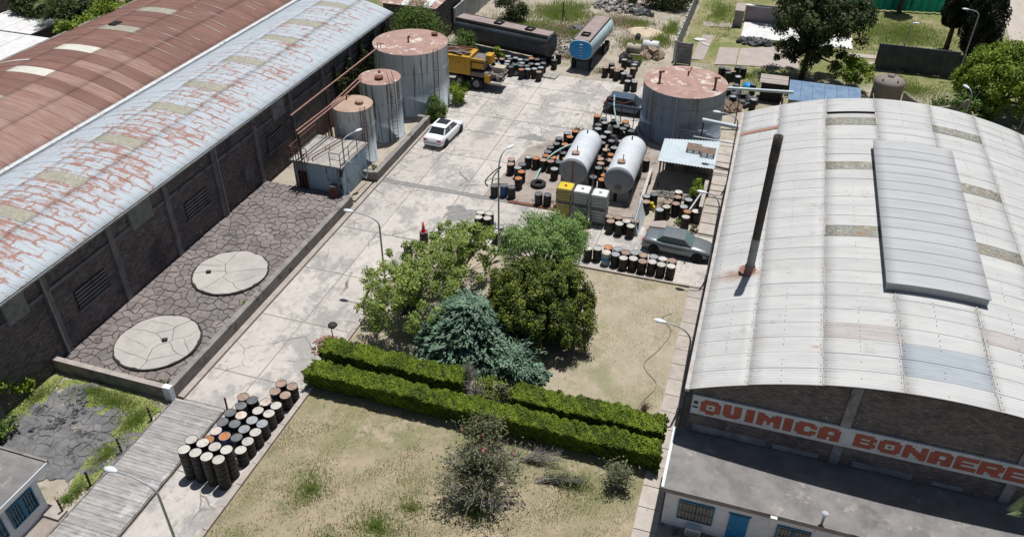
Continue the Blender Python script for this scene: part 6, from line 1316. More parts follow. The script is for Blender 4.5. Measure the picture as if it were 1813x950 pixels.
dwl = thing('slate_wall', 'dark slate-blue boundary wall behind the domed tank', 'wall', (14.5, 83, 0))
for k in range(5): MB().box(10.9 + k * 1.42, 12.28 + k * 1.42, 82.8, 82.95, .02, 2.5).build('panel', M['dark_wall'], dwl)
for k in range(6): MB().box(10.83 + k * 1.42, 10.89 + k * 1.42, 82.75, 83.0, 0, 2.55).build('post', M['dark_wall'], dwl)
br = thing('blue_roof_shed', 'low shed with blue sheet roof behind the warehouse', 'shed', (5.9, 70, 0)); MB().box(3.2, 8.6, 68.4, 71.6, 0, 1.85).build('wall', M['bund_wall'], br)
for k in range(6):
    x = 3.0 + k * .98; b = MB(); b.hexa([(x, 68.0, 1.87), (x + .96, 68.0, 1.87), (x + .96, 72.0, 2.05), (x, 72.0, 2.05)], [(x, 68.0, 1.91), (x + .96, 68.0, 1.91), (x + .96, 72.0, 2.09), (x, 72.0, 2.09)]); b.build('roof_sheet', M['blue_roof'], br)
rs = thing('board_shed', 'small dark shed with board roof behind the wide blue tank', 'shed', (1.5, 72.5, 0)); MB().box(.7, 2.6, 71.6, 73.2, 0, 1.7).build('wall', M['black_steel'], rs)
for k in range(6): MB().box(.5, 2.9, 71.4 + k * .34, 71.71 + k * .34, 1.72, 1.78 + .01 * (k % 2)).build('roof_board', M['pink_slab'], rs)
gn = thing('green_netting', 'bright green shade netting stretched along the far garden edge', 'netting', (15.4, 102.4, 0)); b = MB(); vs = []; fs = []
for i in range(61):
    x = 8.0 + 11.2 * i / 60; yy = 101.6 + (x - 11.7) * .18 + .12 * math.sin(i * 1.3); hh = 2.0 + .18 * math.sin(i * .9) + .1 * math.sin(i * 2.3); vs += [(x, yy, .1), (x, yy + .1 * math.sin(i * 2.1), hh * .5), (x, yy, hh)]
for i in range(60): fs += [(3 * i, 3 * i + 3, 3 * i + 4, 3 * i + 1), (3 * i + 1, 3 * i + 4, 3 * i + 5, 3 * i + 2)]
b.add(vs, fs, True); b.build('net', M['green_net'], gn)
for k in range(7): x = 8.0 + 11.2 * k / 6; MB().tube([(x, 101.75 + (x - 11.7) * .18, 0), (x, 101.75 + (x - 11.7) * .18, 2.5)], .04, 6).build('post', M['black_steel'], gn)
rw = thing('ruined_wall', 'dark broken wall with pale curved coping behind the warehouse roof', 'wall', (14.6, 71, 0)); b = MB(); prf = [(12.2 + .25 * k, 2.5 - 1.0 * math.sin(PI * k / 20) ** .8) for k in range(21)]; b.prism_y([(12.2, 0), (17.2, 0)] + prf[::-1], 71.0, 71.25); b.build('wall_body', M['bund_wall'], rw); MB().tube([(x, 71.12, z + .05) for x, z in prf], .12, 8).build('coping', M['kerb'], rw)
af = thing('steel_pylon', 'small steel A-frame beyond the far edge of pale roof', 'frame', (18.6, 61, 0))
for p, q in (((18.2, 61, 0), (18.6, 61, 6.7)), ((19.1, 61, 0), (18.7, 61, 6.7))): MB().tube([p, q], .06, 6).build('strut', M['machine'], af)
for z in (2, 4, 5.6): MB().tube([(18.2 + .06 * z, 61, z), (19.1 - .06 * z, 61, z)], .04, 6).build('tie', M['machine'], af)
# shed with rusty hip roof, top centre-left
fb = thing('brick_shed', 'brick shed with rusty hipped sheet roof beyond the blue warehouse', 'shed', (-33, 78, 0)); MB().box(-37.2, -31.6, 74.6, 82, 0, 3.9).build('wall', M['brickA'], fb)
nseg = 8
for k in range(nseg):
    x0, x1 = -37.5 + 6.2 * k / nseg, -37.5 + 6.2 * (k + 1) / nseg - .02
    b = MB(); rz0 = lambda x: 3.95 + .9 * (1 - abs((x + 34.4) / 3.1)); zr = (rz0(x0), rz0(x1)); b.hexa([(x0, 74.3, 3.92), (x1, 74.3, 3.92), (x1, 78.2, zr[1] + .05), (x0, 78.2, zr[0] + .05)], [(x0, 74.3, 3.97), (x1, 74.3, 3.97), (x1, 78.2, zr[1] + .1), (x0, 78.2, zr[0] + .1)]); b.build('roof_sheet', M['tank_lid'] if k not in (3, 6) else M['white_paint'], fb)
    b = MB(); b.hexa([(x0, 78.22, zr[0] + .05), (x1, 78.22, zr[1] + .05), (x1, 82.3, 3.92), (x0, 82.3, 3.92)], [(x0, 78.22, zr[0] + .1), (x1, 78.22, zr[1] + .1), (x1, 82.3, 3.97), (x0, 82.3, 3.97)]); b.build('roof_sheet', M['tank_lid'], fb)
gw = thing('boundary_wall', 'pale grey boundary wall behind the rusty hipped shed', 'wall', (-31, 86, 0))
for k in range(8): y = 79.0 + k * 2.0; MB().box(-31.35, -31.2, y + .03, y + 1.97, 0, 2.6).build('panel', M['panel_wall'], gw)
fp = thing('fence_post', 'dark thin fence post standing in tall grass beyond tank body', 'post', (-21.3, 86, 0)); MB().tube([(-21.3, 86.2, 0), (-21.3, 86.2, 2.1)], .06, 6).build('shaft', M['black_steel'], fp); MB().tube([(-21.3, 86.2, 1.5), (-20.9, 86.2, 0)], .03, 6).build('stay', M['black_steel'], fp)
# white neighbour roofs, top left
nb = thing('white_roof_building', 'neighbouring building with flat white roof beside the red-brown warehouse', 'building', (-64, 50, 0)); MB().box(-78, -57.2, 38, 55.0, 0, 4.0).build('wall', M['white_wall'], nb)
for k in range(7): MB().box(-78.2 + k * 3.0, -75.25 + k * 3.0, 37.8, 55.2, 4.02, 4.1).build('roof_sheet', M['white_paint'], nb)
nb = thing('white_roof_building', 'farther neighbouring house with small white roof under the palms', 'building', (-72, 64, 0)); MB().box(-72.5, -65.6, 57.8, 62.6, 0, 3.0).build('wall', M['brickA'], nb)
for k in range(4): MB().box(-72.7 + k * 1.82, -70.92 + k * 1.82, 57.6, 62.8, 3.02, 3.1).build('roof_sheet', M['white_paint'], nb)
nb = thing('brick_house', 'dark red brick house in the far left corner behind trees', 'building', (-86, 66, 0)); MB().box(-96, -80, 60, 80, 0, 6).build('wall', M['brickA'], nb); MB().box(-96.3, -79.7, 59.7, 80.3, 6.02, 6.2).build('roof', M['roofB'], nb)
# ---------------------------------------------------------------- plants
def leaf_quads(C, Nrm, size, asp=.5, jitter=.7, droop=0.0):
    """C (n,3) centres, Nrm (n,3) preferred normals -> (n,4,3)"""
    n = len(C); N_ = Nrm + rng.normal(0, jitter, (n, 3)); N_ /= np.linalg.norm(N_, axis=1, keepdims=True) + 1e-9
    T = rng.normal(0, 1, (n, 3)); T[:, 2] -= droop; T -= N_ * (T * N_).sum(1, keepdims=True); T /= np.linalg.norm(T, axis=1, keepdims=True) + 1e-9
    B = np.cross(N_, T); s = size * rng.uniform(.6, 1.35, (n, 1)); a = T * s; b = B * s * asp
    return np.stack([C - a, C + b * 1.0 - a * .1, C + a, C - b * 1.0 - a * .1], 1)
def clumps(center, rad, k, n, csize, shell=.55, flat=1.0, lower=-.6):
    """n leaf centres in k clumps spread over an ellipsoid"""
    c = np.array(center); r = np.array(rad); d = rng.normal(0, 1, (k, 3)); d /= np.linalg.norm(d, axis=1, keepdims=True); d[:, 2] = np.where(d[:, 2] < lower, -d[:, 2], d[:, 2])
    q = d * (shell + (1 - shell) * rng.random((k, 1)) ** .6); cc = c + q * r
    w = rng.random(k) + .4; idx = rng.choice(k, n, p=w / w.sum()); cs = csize * rng.uniform(.6, 1.3, k)
    g = rng.normal(0, 1, (n, 3)); g /= np.linalg.norm(g, axis=1, keepdims=True); off = g * (rng.random((n, 1)) ** .5) * cs[idx][:, None]; off[:, 2] *= flat
    P_ = cc[idx] + off; Nn = (P_ - c) / r; Nn /= np.linalg.norm(Nn, axis=1, keepdims=True) + 1e-9; Nn = Nn * .6 + g * .5; Nn[:, 2] += .35
    return P_, Nn, cc
def branches(b, base, tips, r0, mid=.45):
    base = Vector(base)
    for t in tips:
        t = Vector(t); m = base.lerp(t, mid); m.z = base.z + (t.z - base.z) * (mid + .18); m += Vector((random.uniform(-.15, .15), random.uniform(-.15, .15), 0))
        b.tube([base, m, t], r0, 6, r0 * .22, cap=False)
def tree(name, label, base, h_trunk, crown_c, crown_r, k, n, csize, size, leaf, cat='tree', bark='bark', r0=.13, shell=.5, asp=.5, group=None, nb=14, extra=(), lower=-.6, flat=1.0):
    t = thing(name, label, cat, base, group=group); P_, Nn, cc = clumps(crown_c, crown_r, k, n, csize, shell, flat, lower)
    for (c2, r2, k2, n2, cs2) in extra:
        a, e, f_ = clumps(c2, r2, k2, n2, cs2, shell, flat, lower); P_ = np.vstack([P_, a]); Nn = np.vstack([Nn, e]); cc = np.vstack([cc, f_])
    keep = P_[:, 2] > base[2] + .03; P_, Nn = P_[keep], Nn[keep]
    put('crown', quads('crown', leaf_quads(P_, Nn, size, asp), M[leaf]), t)
    b = MB(); top = Vector((base[0], base[1], base[2] + h_trunk)); top.x += (crown_c[0] - base[0]) * .3; top.y += (crown_c[1] - base[1]) * .3
    b.tube([base, Vector(base).lerp(top, .5), top], r0, 8, r0 * .75); branches(b, top, [tuple(cc[i]) for i in rng.choice(len(cc), min(nb, len(cc)), replace=False)], r0 * .6); b.build('trunk', M[bark], t); return t
def bush(label, x, y, rx, ry, h, n, size, leaf, k=None, group=None, name='bush', z=0.0, csize=None, asp=.5):
    return tree(name, label, (x, y, z), h * .25, (x, y, z + h * .5), (rx, ry, h * .5), k or max(8, n // 160), n, csize or .22 * (rx + ry + h) / 2, size, leaf, 'bush', r0=.04, shell=.4, group=group, nb=8, lower=-.9, asp=asp)

# clipped hedges
def hedge(label, x0, x1, y0, y1, h, n, gap=None):
    t = thing('clipped_hedge', label, 'hedge', ((x0 + x1) / 2, (y0 + y1) / 2, 0), group='clipped hedges'); A_top = (x1 - x0) * (y1 - y0); A_s = (x1 - x0) * h; A_e = (y1 - y0) * h
    tot = A_top + 2 * A_s + 2 * A_e; out = []; nn = []
    def und(x, y): return .07 * np.sin(x * 1.3 + y) * np.sin(x * .37) + .06 * np.sin(x * 3.7 + 1.0 + np.sin(x)) + .05 * np.sin(x * 8.3 + y * 5 + 2 * np.sin(x * 2.1)) + .04 * np.sin(y * 9 + x * 13)
    for (A_, ax, v) in ((A_top * 1.25, 2, h), (A_s, 1, y0), (A_s * .7, 1, y1), (A_e, 0, x0), (A_e, 0, x1)):
        m = int(n * A_ / tot); x = rng.uniform(x0, x1, m); y = rng.uniform(y0, y1, m); z = rng.uniform(.05, h, m); no = np.zeros((m, 3)); dep = np.abs(rng.normal(0, .06, m))
        if ax == 2: z = h + und(x, y) - dep + .03; no[:, 2] = 1
        elif ax == 1: s = 1 if v == y1 else -1; y = v + s * (und(x, z * 2) * .5 - dep + .03 - .26 * (1 - z / h) ** .7); no[:, 1] = s; z = z * (1 + und(x, y) / h)
        else: s = 1 if v == x1 else -1; x = v + s * (und(y * 2, z * 2) - dep + .02); no[:, 0] = s
        out.append(np.stack([x, y, z], 1)); nn.append(no)
    P_ = np.vstack(out); Nn = np.vstack(nn)
    put('foliage', quads('foliage', leaf_quads(P_, Nn, .047, .55, .75), M['leaf_hedge']), t)
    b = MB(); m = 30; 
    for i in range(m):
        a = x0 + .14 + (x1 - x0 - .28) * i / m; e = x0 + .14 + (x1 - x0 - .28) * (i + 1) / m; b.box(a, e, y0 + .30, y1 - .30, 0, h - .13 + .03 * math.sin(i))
    b.build('shade_core', M['leaf_core'], t); return t
hedge('nearer clipped hedge, long and unbroken along the foreground lawn', -19.35, -1.05, 26.25, 27.3, 1.28, 95000)
hedge('farther clipped hedge, left length with the floodlight at its end', -19.45, -11.4, 27.95, 29.1, 1.28, 44000)
hedge('farther clipped hedge, right length beside the bare garden', -8.6, -1.1, 27.75, 28.95, 1.28, 44000)

# garden trees
tree('garden_tree', 'light green loose-leaved tree beside the concrete road', (-16.6, 32.8, 0), .7, (-16.4, 33.2, 2.3), (2.9, 3.5, 2.2), 170, 17000, .38, .085, 'leaf_light', bark='bark_pale', r0=.07, shell=.05, nb=110)
tree('garden_tree', 'light green sapling behind it, before the traffic cone drum', (-14.9, 36.6, 0), .9, (-14.7, 36.9, 2.5), (2.5, 2.8, 2.1), 100, 9500, .38, .085, 'leaf_light', bark='bark_pale', r0=.07, shell=.2, nb=60)
tree('garden_tree', 'fresh green feathery tree behind the dark gold-tipped conifer', (-10.2, 37.6, 0), 1.2, (-9.8, 38.0, 3.4), (2.7, 2.6, 1.9), 130, 34000, .52, .062, 'leaf_feather', r0=.1, shell=.35, nb=40)
# gold-tipped conifer: dense clumps on a rounded body
def conifer(label, x, y, rx, ry, h, n, leaf):
    t = thing('conifer', label, 'tree', (x, y, 0)); lobes = [(0, 0, .46, 1, .54)] + [(math.cos(q) * .42, math.sin(q) * .42, random.uniform(.30, .62), random.uniform(.48, .66), random.uniform(.28, .44)) for q in (.3, 1.2, 2.2, 3.1, 4.0, 4.9, 5.7)]
    PP = []; NN = []
    for li, (lx, ly, lz, lr, lh) in enumerate(lobes):
        nn_ = int(n * (.37 if li == 0 else .09)); a0, b0, _ = clumps((x + lx * rx, y + ly * ry, h * lz), (rx * lr * (.86 if li == 0 else 1), ry * lr * (.86 if li == 0 else 1), h * lh), 110 if li == 0 else 42, nn_, .36, .74, 1.6, -.75); PP.append(a0); NN.append(b0)
    P_ = np.vstack(PP); Nn = np.vstack(NN); keep = P_[:, 2] > .05
    put('crown', quads('crown', leaf_quads(P_[keep], Nn[keep], .075, .45, .6), M[leaf]), t)
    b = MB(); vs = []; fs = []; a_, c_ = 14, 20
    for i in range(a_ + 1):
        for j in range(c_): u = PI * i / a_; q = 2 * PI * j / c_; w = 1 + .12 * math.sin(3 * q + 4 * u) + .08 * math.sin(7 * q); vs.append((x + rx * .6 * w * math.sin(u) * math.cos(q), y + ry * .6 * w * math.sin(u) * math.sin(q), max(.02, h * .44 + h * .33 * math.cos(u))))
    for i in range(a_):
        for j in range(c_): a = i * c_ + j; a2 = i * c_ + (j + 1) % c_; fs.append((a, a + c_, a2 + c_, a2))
    b.add(vs, fs, True); b.build('shade_core', M['leaf_core'], t); MB().tube([(x, y, 0), (x, y, h * .5)], .14, 8, .06).build('trunk', M['bark'], t); return t
conifer('big rounded dark conifer with gold-green tips in the garden', -9.0, 34.6, 3.25, 3.1, 4.5, 80000, 'leaf_cypress')
# spreading blue-green juniper: arching sprays
def juniper(label, x, y, rx, ry, h, sprays, leaf):
    t = thing('spreading_juniper', label, 'shrub', (x, y, 0)); C = []; Nn = []; D = []; b = MB()
    for s in range(sprays):
        q = random.uniform(0, 2 * PI); e = random.random() ** .6; tip = np.array([x + rx * e * math.cos(q), y + ry * e * math.sin(q), .25 + h * (1 - e ** 2.4) * random.uniform(.45, 1.1)]); L_ = random.uniform(.8, 1.7)
        d = np.array([math.cos(q) * .9, math.sin(q) * .9, random.uniform(-.1, .45)]) + rng.normal(0, .2, 3); d /= np.linalg.norm(d); st = tip - d * L_; m = 46; u = rng.random(m)
        side = np.cross(d, [0, 0, 1.0]); side /= np.linalg.norm(side) + 1e-9; w = (1 - u) * .30 * L_ + .05
        p = st + d * (u * L_)[:, None] + side * (rng.uniform(-1, 1, m) * w)[:, None]; p[:, 2] += -.22 * u * u + rng.normal(0, .04, m); C.append(p); Nn.append(np.tile([d[0] * .2, d[1] * .2, 1.0], (m, 1))); D.append(np.tile(d, (m, 1)) + side * rng.uniform(-.6, .6, m)[:, None])
        if s % 5 == 0: b.tube([(x, y, .1), (x * .4 + st[0] * .6, y * .4 + st[1] * .6, max(.1, st[2] * .8)), tuple(st)], .05, 5, .015, cap=False)
    C = np.vstack(C); Nn = np.vstack(Nn); D = np.vstack(D); D /= np.linalg.norm(D, axis=1, keepdims=True); Nn += rng.normal(0, .3, Nn.shape); Bv = np.cross(Nn, D); Bv /= np.linalg.norm(Bv, axis=1, keepdims=True)
    s = .13 * rng.uniform(.6, 1.3, (len(C), 1)); V = np.stack([C - D * s, C + Bv * s * .28, C + D * s, C - Bv * s * .28], 1); V = V[(V[:, :, 2].min(1) > .02)]
    put('foliage', quads('foliage', V, M[leaf]), t); b.build('stems', M['bark'], t); return t
juniper('spreading blue-green juniper with feathery sprays in the garden middle', -12.4, 32.1, 3.4, 2.7, 2.9, 950, 'leaf_blue')
juniper('smaller low dull green juniper at the conifer foot by the hedge', -9.3, 30.9, 2.0, 1.2, 1.2, 260, 'leaf_blue')
# bare twiggy shrubs
def twigs(label, x, y, h, n, spread, mat, flop=0.0, dirx=0.0, diry=0.0, name='bare_shrub', r=.018, leaves=None, ln=0, ls=.06, petals=0):
    t = thing(name, label, 'shrub', (x, y, 0)); b = MB(); tips = []; lob = [(random.uniform(0, 2 * PI), random.uniform(.45, 1.1), random.uniform(.55, 1.1)) for _ in range(7)]
    for k in range(n):
        l_ = random.choice(lob); q = l_[0] + random.gauss(0, .3); rr = random.uniform(.1, 1) * spread * l_[2]; hh = h * random.uniform(.5, 1.05) * l_[1] * (1 - .3 * rr / max(spread, .01)); p0 = Vector((x + random.uniform(-.15, .15), y + random.uniform(-.15, .15), 0)); p3 = Vector((x + rr * math.cos(q) + dirx * random.uniform(.3, 1), y + rr * math.sin(q) + diry * random.uniform(.3, 1), max(.08, hh))); p1 = p0.lerp(p3, .35) + Vector((0, 0, h * .18)); p2 = p0.lerp(p3, .7) + Vector((random.uniform(-.1, .1), random.uniform(-.1, .1), h * .1))
        b.tube([p0, p1, p2, p3], r * random.uniform(.7, 1.3), 5, r * .35, cap=False); tips.append(p3)
        for j in range(4):
            a = p1.lerp(p3, random.uniform(.1, .95)); e = a + Vector((random.uniform(-.3, .3), random.uniform(-.3, .3), random.uniform(.02, .35))) * (.6 + h * .25); e.z = max(.05, e.z); b.tube([a, e], r * .5, 4, r * .25, cap=False); tips.append(e)
    b.build('twigs', M[mat], t)
    if leaves:
        T = np.array([tuple(p) for p in tips]); P_ = T[rng.integers(0, len(T), ln)] + rng.normal(0, .09, (ln, 3)) * rng.integers(1, 3, (ln, 1)); P_ = P_[P_[:, 2] > .05]; put('foliage', quads('foliage', leaf_quads(P_, np.tile([0, 0, 1.0], (len(P_), 1)), ls, .4, .8), M[leaves]), t)
        if petals:
            P_ = T[rng.integers(0, len(T), petals)] + rng.normal(0, .1, (petals, 3)); P_[:, 2] += .1; tag(put('flowers', quads('flowers', leaf_quads(np.repeat(P_, 5, 0) + rng.normal(0, .04, (petals * 5, 3)), np.tile([0, 0, 1.0], (petals * 5, 1)), .06, .9, .8), M['petal']), t), kind='stuff')
    return t
twigs('leafless grey shrub rising between the two hedge rows', -10.4, 27.9, 2.3, 46, .8, 'bark_pale')
twigs('pale feathery dead shrub behind the bare grey one', -11.4, 28.9, 2.0, 60, .9, 'bark_pale', r=.012)
twigs('low tangle of grey twigs between hedges, right of the bare shrub', -9.4, 27.7, 1.3, 40, .9, 'bark_pale', r=.012)
twigs('tall pink-flowering oleander in front of the nearer hedge', -8.3, 23.0, 3.4, 260, 2.4, 'bark_pale', leaves='leaf_olive', ln=2900, ls=.085, petals=4, name='flowering_shrub', r=.02)
twigs('sparse oleander with pink blooms growing into the nearer hedge', -9.6, 25.6, 2.3, 80, 1.6, 'bark', leaves='leaf_olive', ln=2600, ls=.07, petals=9, name='flowering_shrub')
twigs('grey-green scrubby shrub at the right end of the nearer hedge', -2.6, 25.0, 1.5, 70, 1.0, 'bark_pale', leaves='leaf_olive', ln=1200, ls=.07, name='scrub')
twigs('fallen dead branches with pale twigs lying on the lawn', -7.2, 25.2, .85, 42, .6, 'bark_pale', dirx=2.2, diry=.6, name='dead_branches', r=.014)
twigs('fallen grey branch reaching toward the hedge end scrub', -6.2, 24.2, .55, 36, .6, 'bark_pale', dirx=2.4, diry=.7, name='dead_branches', leaves='leaf_olive', ln=500)
twigs('dry reddish twiggy bush on the bare garden near the path', -2.3, 30.0, .8, 60, .55, 'twig_red', r=.008)
bush('yellow-green shrub filling the gap between the far hedge lengths', -9.7, 28.5, 1.2, .6, 1.25, 4200, .055, 'leaf_hedge'); bush('thin olive shrub leaning on the far hedge gap, by bare twigs', -8.9, 28.3, .7, .5, 1.5, 900, .06, 'leaf_olive')
bush('bright green sprout growing out of the nearer hedge end', -1.9, 26.9, .35, .35, 1.9, 160, .09, 'leaf_lime', 10)
for k, (x, y, rx, h, lf, lb) in enumerate(((-25.2, 58.9, 1.05, 1.9, 'leaf_mid', 'leafy bush at the foot of the largest tank, ahead of white sedan'), (-24.7, 62.4, .9, 1.6, 'leaf_lime', 'bright bush between the largest tank and yellow truck'), (-25.0, 65.3, .4, .8, 'leaf_mid', 'small weed bush beside the yellow truck wheels'))): bush(lb, x, y, rx, rx, h, 4200, .07, lf)
bush('bushy green tree growing between the largest tank and brick shed', -31.3, 69.5, 2.4, 2.0, 6.0, 15000, .09, 'leaf_mid'); bush('dark green bush beside the near end of the dark tank body', -27.2, 70.3, 1.3, 1.2, 3.4, 6500, .09, 'leaf_mid'); bush('green shrub in front of the long dark tank body', -24.3, 72.9, .6, .5, 1.3, 900, .09, 'leaf_lime')
bush('round dark green bush in the tall grass near the top edge', -26.6, 84.6, 1.6, 1.6, 3.2, 6500, .10, 'leaf_tree'); bush('wide dark green shrubbery left of the long precast wall', -11.2, 94.8, 3.4, 1.5, 2.4, 9000, .11, 'leaf_tree', 70); bush('lighter bushes at the top left of the dark shrubbery', -15.6, 94.4, 1.2, 1.0, 2.0, 2600, .1, 'leaf_mid')
bush('leafy green shrub growing beside the lean-to shed', -2.5, 51.9, .55, .6, 1.7, 1500, .10, 'leaf_lime'); bush('low green weed by the earth-yard drums', -3.3, 48.6, .35, .3, .35, 300, .06, 'leaf_lime'); bush('low grey-green weed near the sedan and apron', -2.1, 47.9, .4, .35, .5, 400, .06, 'leaf_olive')
bush('green weeds growing around the lower white containers', -9.3, 46.2, .9, .5, 1.2, 2200, .06, 'leaf_feather'); bush('pale flowering weed before the kerb drum row', -9.6, 44.7, .8, .6, .7, 1600, .055, 'leaf_light'); bush('thin weed at foot of left drum pallet', -15.1, 43.2, .8, .4, .8, 700, .07, 'leaf_light')
bush('bright leafy bush beside the dark brick wall, lower left', -33.6, 20.6, 1.0, 1.6, 2.2, 4200, .10, 'leaf_lime'); bush('leafy bush at the left edge behind the small white building', -31.9, 18.6, .8, .9, 1.2, 2200, .09, 'leaf_mid')
bush('small weed in the mud basin by the long low wall', -25.95, 31.0, .22, .3, .3, 260, .05, 'leaf_lime', z=.4); bush('small weed by the white corner pier inside the basin', -26.3, 24.0, .25, .2, .3, 220, .05, 'leaf_olive', z=.4); bush('dry weeds at the foot of the smallest tank', -26.1, 48.6, .3, .5, .6, 500, .06, 'leaf_olive')
# ivy on the far end of the brick wall
for k, (y0, y1, z1) in enumerate(((55.5, 60.5, 5.0), (60, 66.8, 5.5))):
    t = thing('wall_ivy', ['dark ivy climbing the brick wall behind the middle tank', 'dark ivy climbing the brick wall behind the largest tank'][k], 'ivy', (-32.7, (y0 + y1) / 2, 0), group='ivy on the brick wall'); n = 5200; y = rng.uniform(y0, y1, n); z = z1 * rng.random(n) ** .8 * (1 - .3 * np.abs(np.sin(y * 1.3))); x = -32.62 + np.abs(rng.normal(0, .12, n)); P_ = np.stack([x, y, z + .05], 1)
    put('foliage', quads('foliage', leaf_quads(P_, np.tile([1.0, 0, .4], (n, 1)), .10, .7, .5), M['leaf_ivy']), t); b = MB()
    for j in range(9): yy = random.uniform(y0, y1); b.tube([(-32.72, yy, 0), (-32.70, yy + random.uniform(-.4, .4), z1 * .5), (-32.72, yy + random.uniform(-.6, .6), z1 * .85)], .025, 5, .01)
    b.build('stems', M['bark'], t)
# big open tree behind the warehouse
tree('broad_tree', 'tall open-crowned tree with dark trunk in the far garden', (4.2, 78.0, 0), 2.8, (4.6, 78.8, 5.6), (4.8, 3.6, 3.6), 130, 20000, .75, .15, 'leaf_tree', r0=.28, shell=.25, nb=70, asp=.45, extra=[((4.2, 77.2, 2.8), (3.2, 1.6, 1.6), 40, 5000, .55)])
tree('broad_tree', 'second dark tree filling the top edge behind the open-crowned one', (3.0, 92.5, 0), 3.5, (3.4, 96.5, 6.0), (5.2, 4.0, 2.8), 70, 9000, 1.0, .2, 'leaf_tree', r0=.25, shell=.4, nb=20)
tree('young_tree', 'lime green leafy shrub below the open-crowned tree', (8.0, 76.0, 0), .8, (8.2, 76.4, 1.7), (2.1, 1.6, 1.4), 40, 4200, .5, .12, 'leaf_lime', r0=.08, nb=12)
tree('young_tree', 'round lime green tree beyond the far corner of pale roof', (20.4, 74.5, 0), 1.4, (20.6, 75.0, 3.0), (4.0, 3.8, 2.9), 300, 42000, .62, .12, 'leaf_lime', r0=.16, shell=.72, nb=26)
tree('young_tree', 'dark green understorey bush below the round lime tree', (17.2, 72.4, 0), .7, (17.6, 72.2, 1.4), (2.6, 1.4, 1.4), 40, 4500, .5, .13, 'leaf_mid', r0=.08, nb=10)
def cypress(label, x, y, r, h, n, tr):
    t = thing('cypress', label, 'tree', (x, y, 0), group='dark cypresses'); u = rng.random(n); z = tr + (h - tr) * u; prof = r * (np.sin(np.clip(u * 1.15 + .12, 0, 1) * PI) ** .55) * (1 - .25 * u); q = rng.uniform(0, 2 * PI, n); bump_ = 1 + .14 * np.sin(5 * q + z * 1.7) + .10 * np.sin(9 * q - z * 2.9); rr = prof * bump_ * (1 - .3 * rng.random(n) ** 2)
    P_ = np.stack([x + rr * np.cos(q), y + rr * np.sin(q), z], 1); Nn = np.stack([np.cos(q), np.sin(q), np.full(n, .35)], 1); put('crown', quads('crown', leaf_quads(P_, Nn, .17, .45, .5, -2.0), M['leaf_dark']), t); MB().tube([(x, y, 0), (x, y, h * .6)], .28, 10, .12).build('trunk', M['bark'], t)
    b = MB(); b.lathe([(r * .55, tr + .3), (r * .72, tr + (h - tr) * .3), (r * .62, tr + (h - tr) * .6), (.05, h - .6)], 16, (x, y, 0)); b.build('shade_core', M['leaf_core'], t); return t
cypress('dark cypress with bare lower trunk, left of the pair', 18.1, 90.4, 1.5, 9.5, 11000, 2.6); cypress('dark broad cypress right of the pair, beside the dirt road', 20.3, 88.2, 1.95, 10.0, 14000, .8)
cypress('dark cypress at the top edge before the green netting', 14.3, 101.4, 1.5, 9.0, 7000, 2.4)
# trees, top left
def palm(label, x, y, h, n, L_, group='palms by the white roof'):
    t = thing('palm_tree', label, 'palm', (x, y, 0), group=group); MB().tube([(x, y, 0), (x + .2, y, h * .5), (x, y, h)], .24, 10, .18).build('trunk', M['bark'], t); V = []
    for k in range(n):
        q = 2 * PI * k / n + random.uniform(-.2, .2); el = random.uniform(-.2, 1.1); d = np.array([math.cos(q) * math.cos(el), math.sin(q) * math.cos(el), math.sin(el)]); side = np.array([-math.sin(q), math.cos(q), 0]); m = 34
        for i in range(m):
            u = i / m; p = np.array([x, y, h]) + d * L_ * u; p[2] -= L_ * .75 * u * u
            for s in (-1, 1):
                l = .55 * math.sin(PI * min(1, u * .9 + .1)) + .08; e = p + side * s * l + d * .22 + np.array([0, 0, -.28 * l]); w = d * .035
                V.append([p - w, p + w, e + w * .4, e - w * .4])
    put('crown', quads('crown', np.array(V), M['leaf_palm']), t); return t
palm('palm hanging over the white neighbouring roofs, left one', -69.5, 63.6, 4.2, 26, 3.6); palm('palm between the white roofs and red-brown warehouse, middle one', -65.0, 61.6, 4.6, 26, 3.6); palm('palm nearest the red-brown roof in the left corner', -61.2, 62.4, 4.8, 26, 3.4)
tree('broad_tree', 'dense green tree behind the palms by the red-brown roof', (-61.0, 61.2, 0), 2.2, (-61.0, 61.2, 4.0), (2.8, 3.0, 2.0), 80, 10000, .9, .17, 'leaf_tree', r0=.25, nb=16)
tree('broad_tree', 'dense green tree in the top left corner behind palms', (-69.0, 64.0, 0), 2.2, (-69.0, 64.0, 3.8), (4.2, 2.6, 2.0), 80, 9000, 1.0, .18, 'leaf_tree', r0=.25, nb=16)
tree('broad_tree', 'dense tree against the far red-brown roof edge', (-60.5, 72.0, 0), 3.0, (-60.5, 72, 4.6), (4.0, 5.0, 3.0), 70, 8000, .9, .17, 'leaf_mid', r0=.25, nb=16)
t = thing('creeper_hedge', 'bright green creeper along the left edge of red-brown roof', 'creeper', (-57.5, 62, 0)); n = 22000; y = rng.uniform(53.5, 78, n); wv = .5 + .35 * np.sin(y * 1.1) + .2 * np.sin(y * 2.7); P_ = np.stack([-57.3 + rng.normal(0, .5, n) + .2 * wv, y, 5.3 + wv * rng.random(n) * 1.7 - np.abs(rng.normal(0, .5, n))], 1); put('foliage', quads('foliage', leaf_quads(P_, np.tile([.2, 0, 1.0], (n, 1)), .14, .6, .6), M['leaf_lime']), t)
b = MB()
for k in range(26): y = 51.8 + k; b.tube([(-57.7, y, 0), (-57.6, y + .3, 4.6), (-57.3, y + .5, 5.6)], .06, 6, .02)
b.build('stems', M['bark'], t)
palm('small palm at the right edge below the lettered sign', 12.5, 22.0, 8.4, 18, 1.4, group=None)

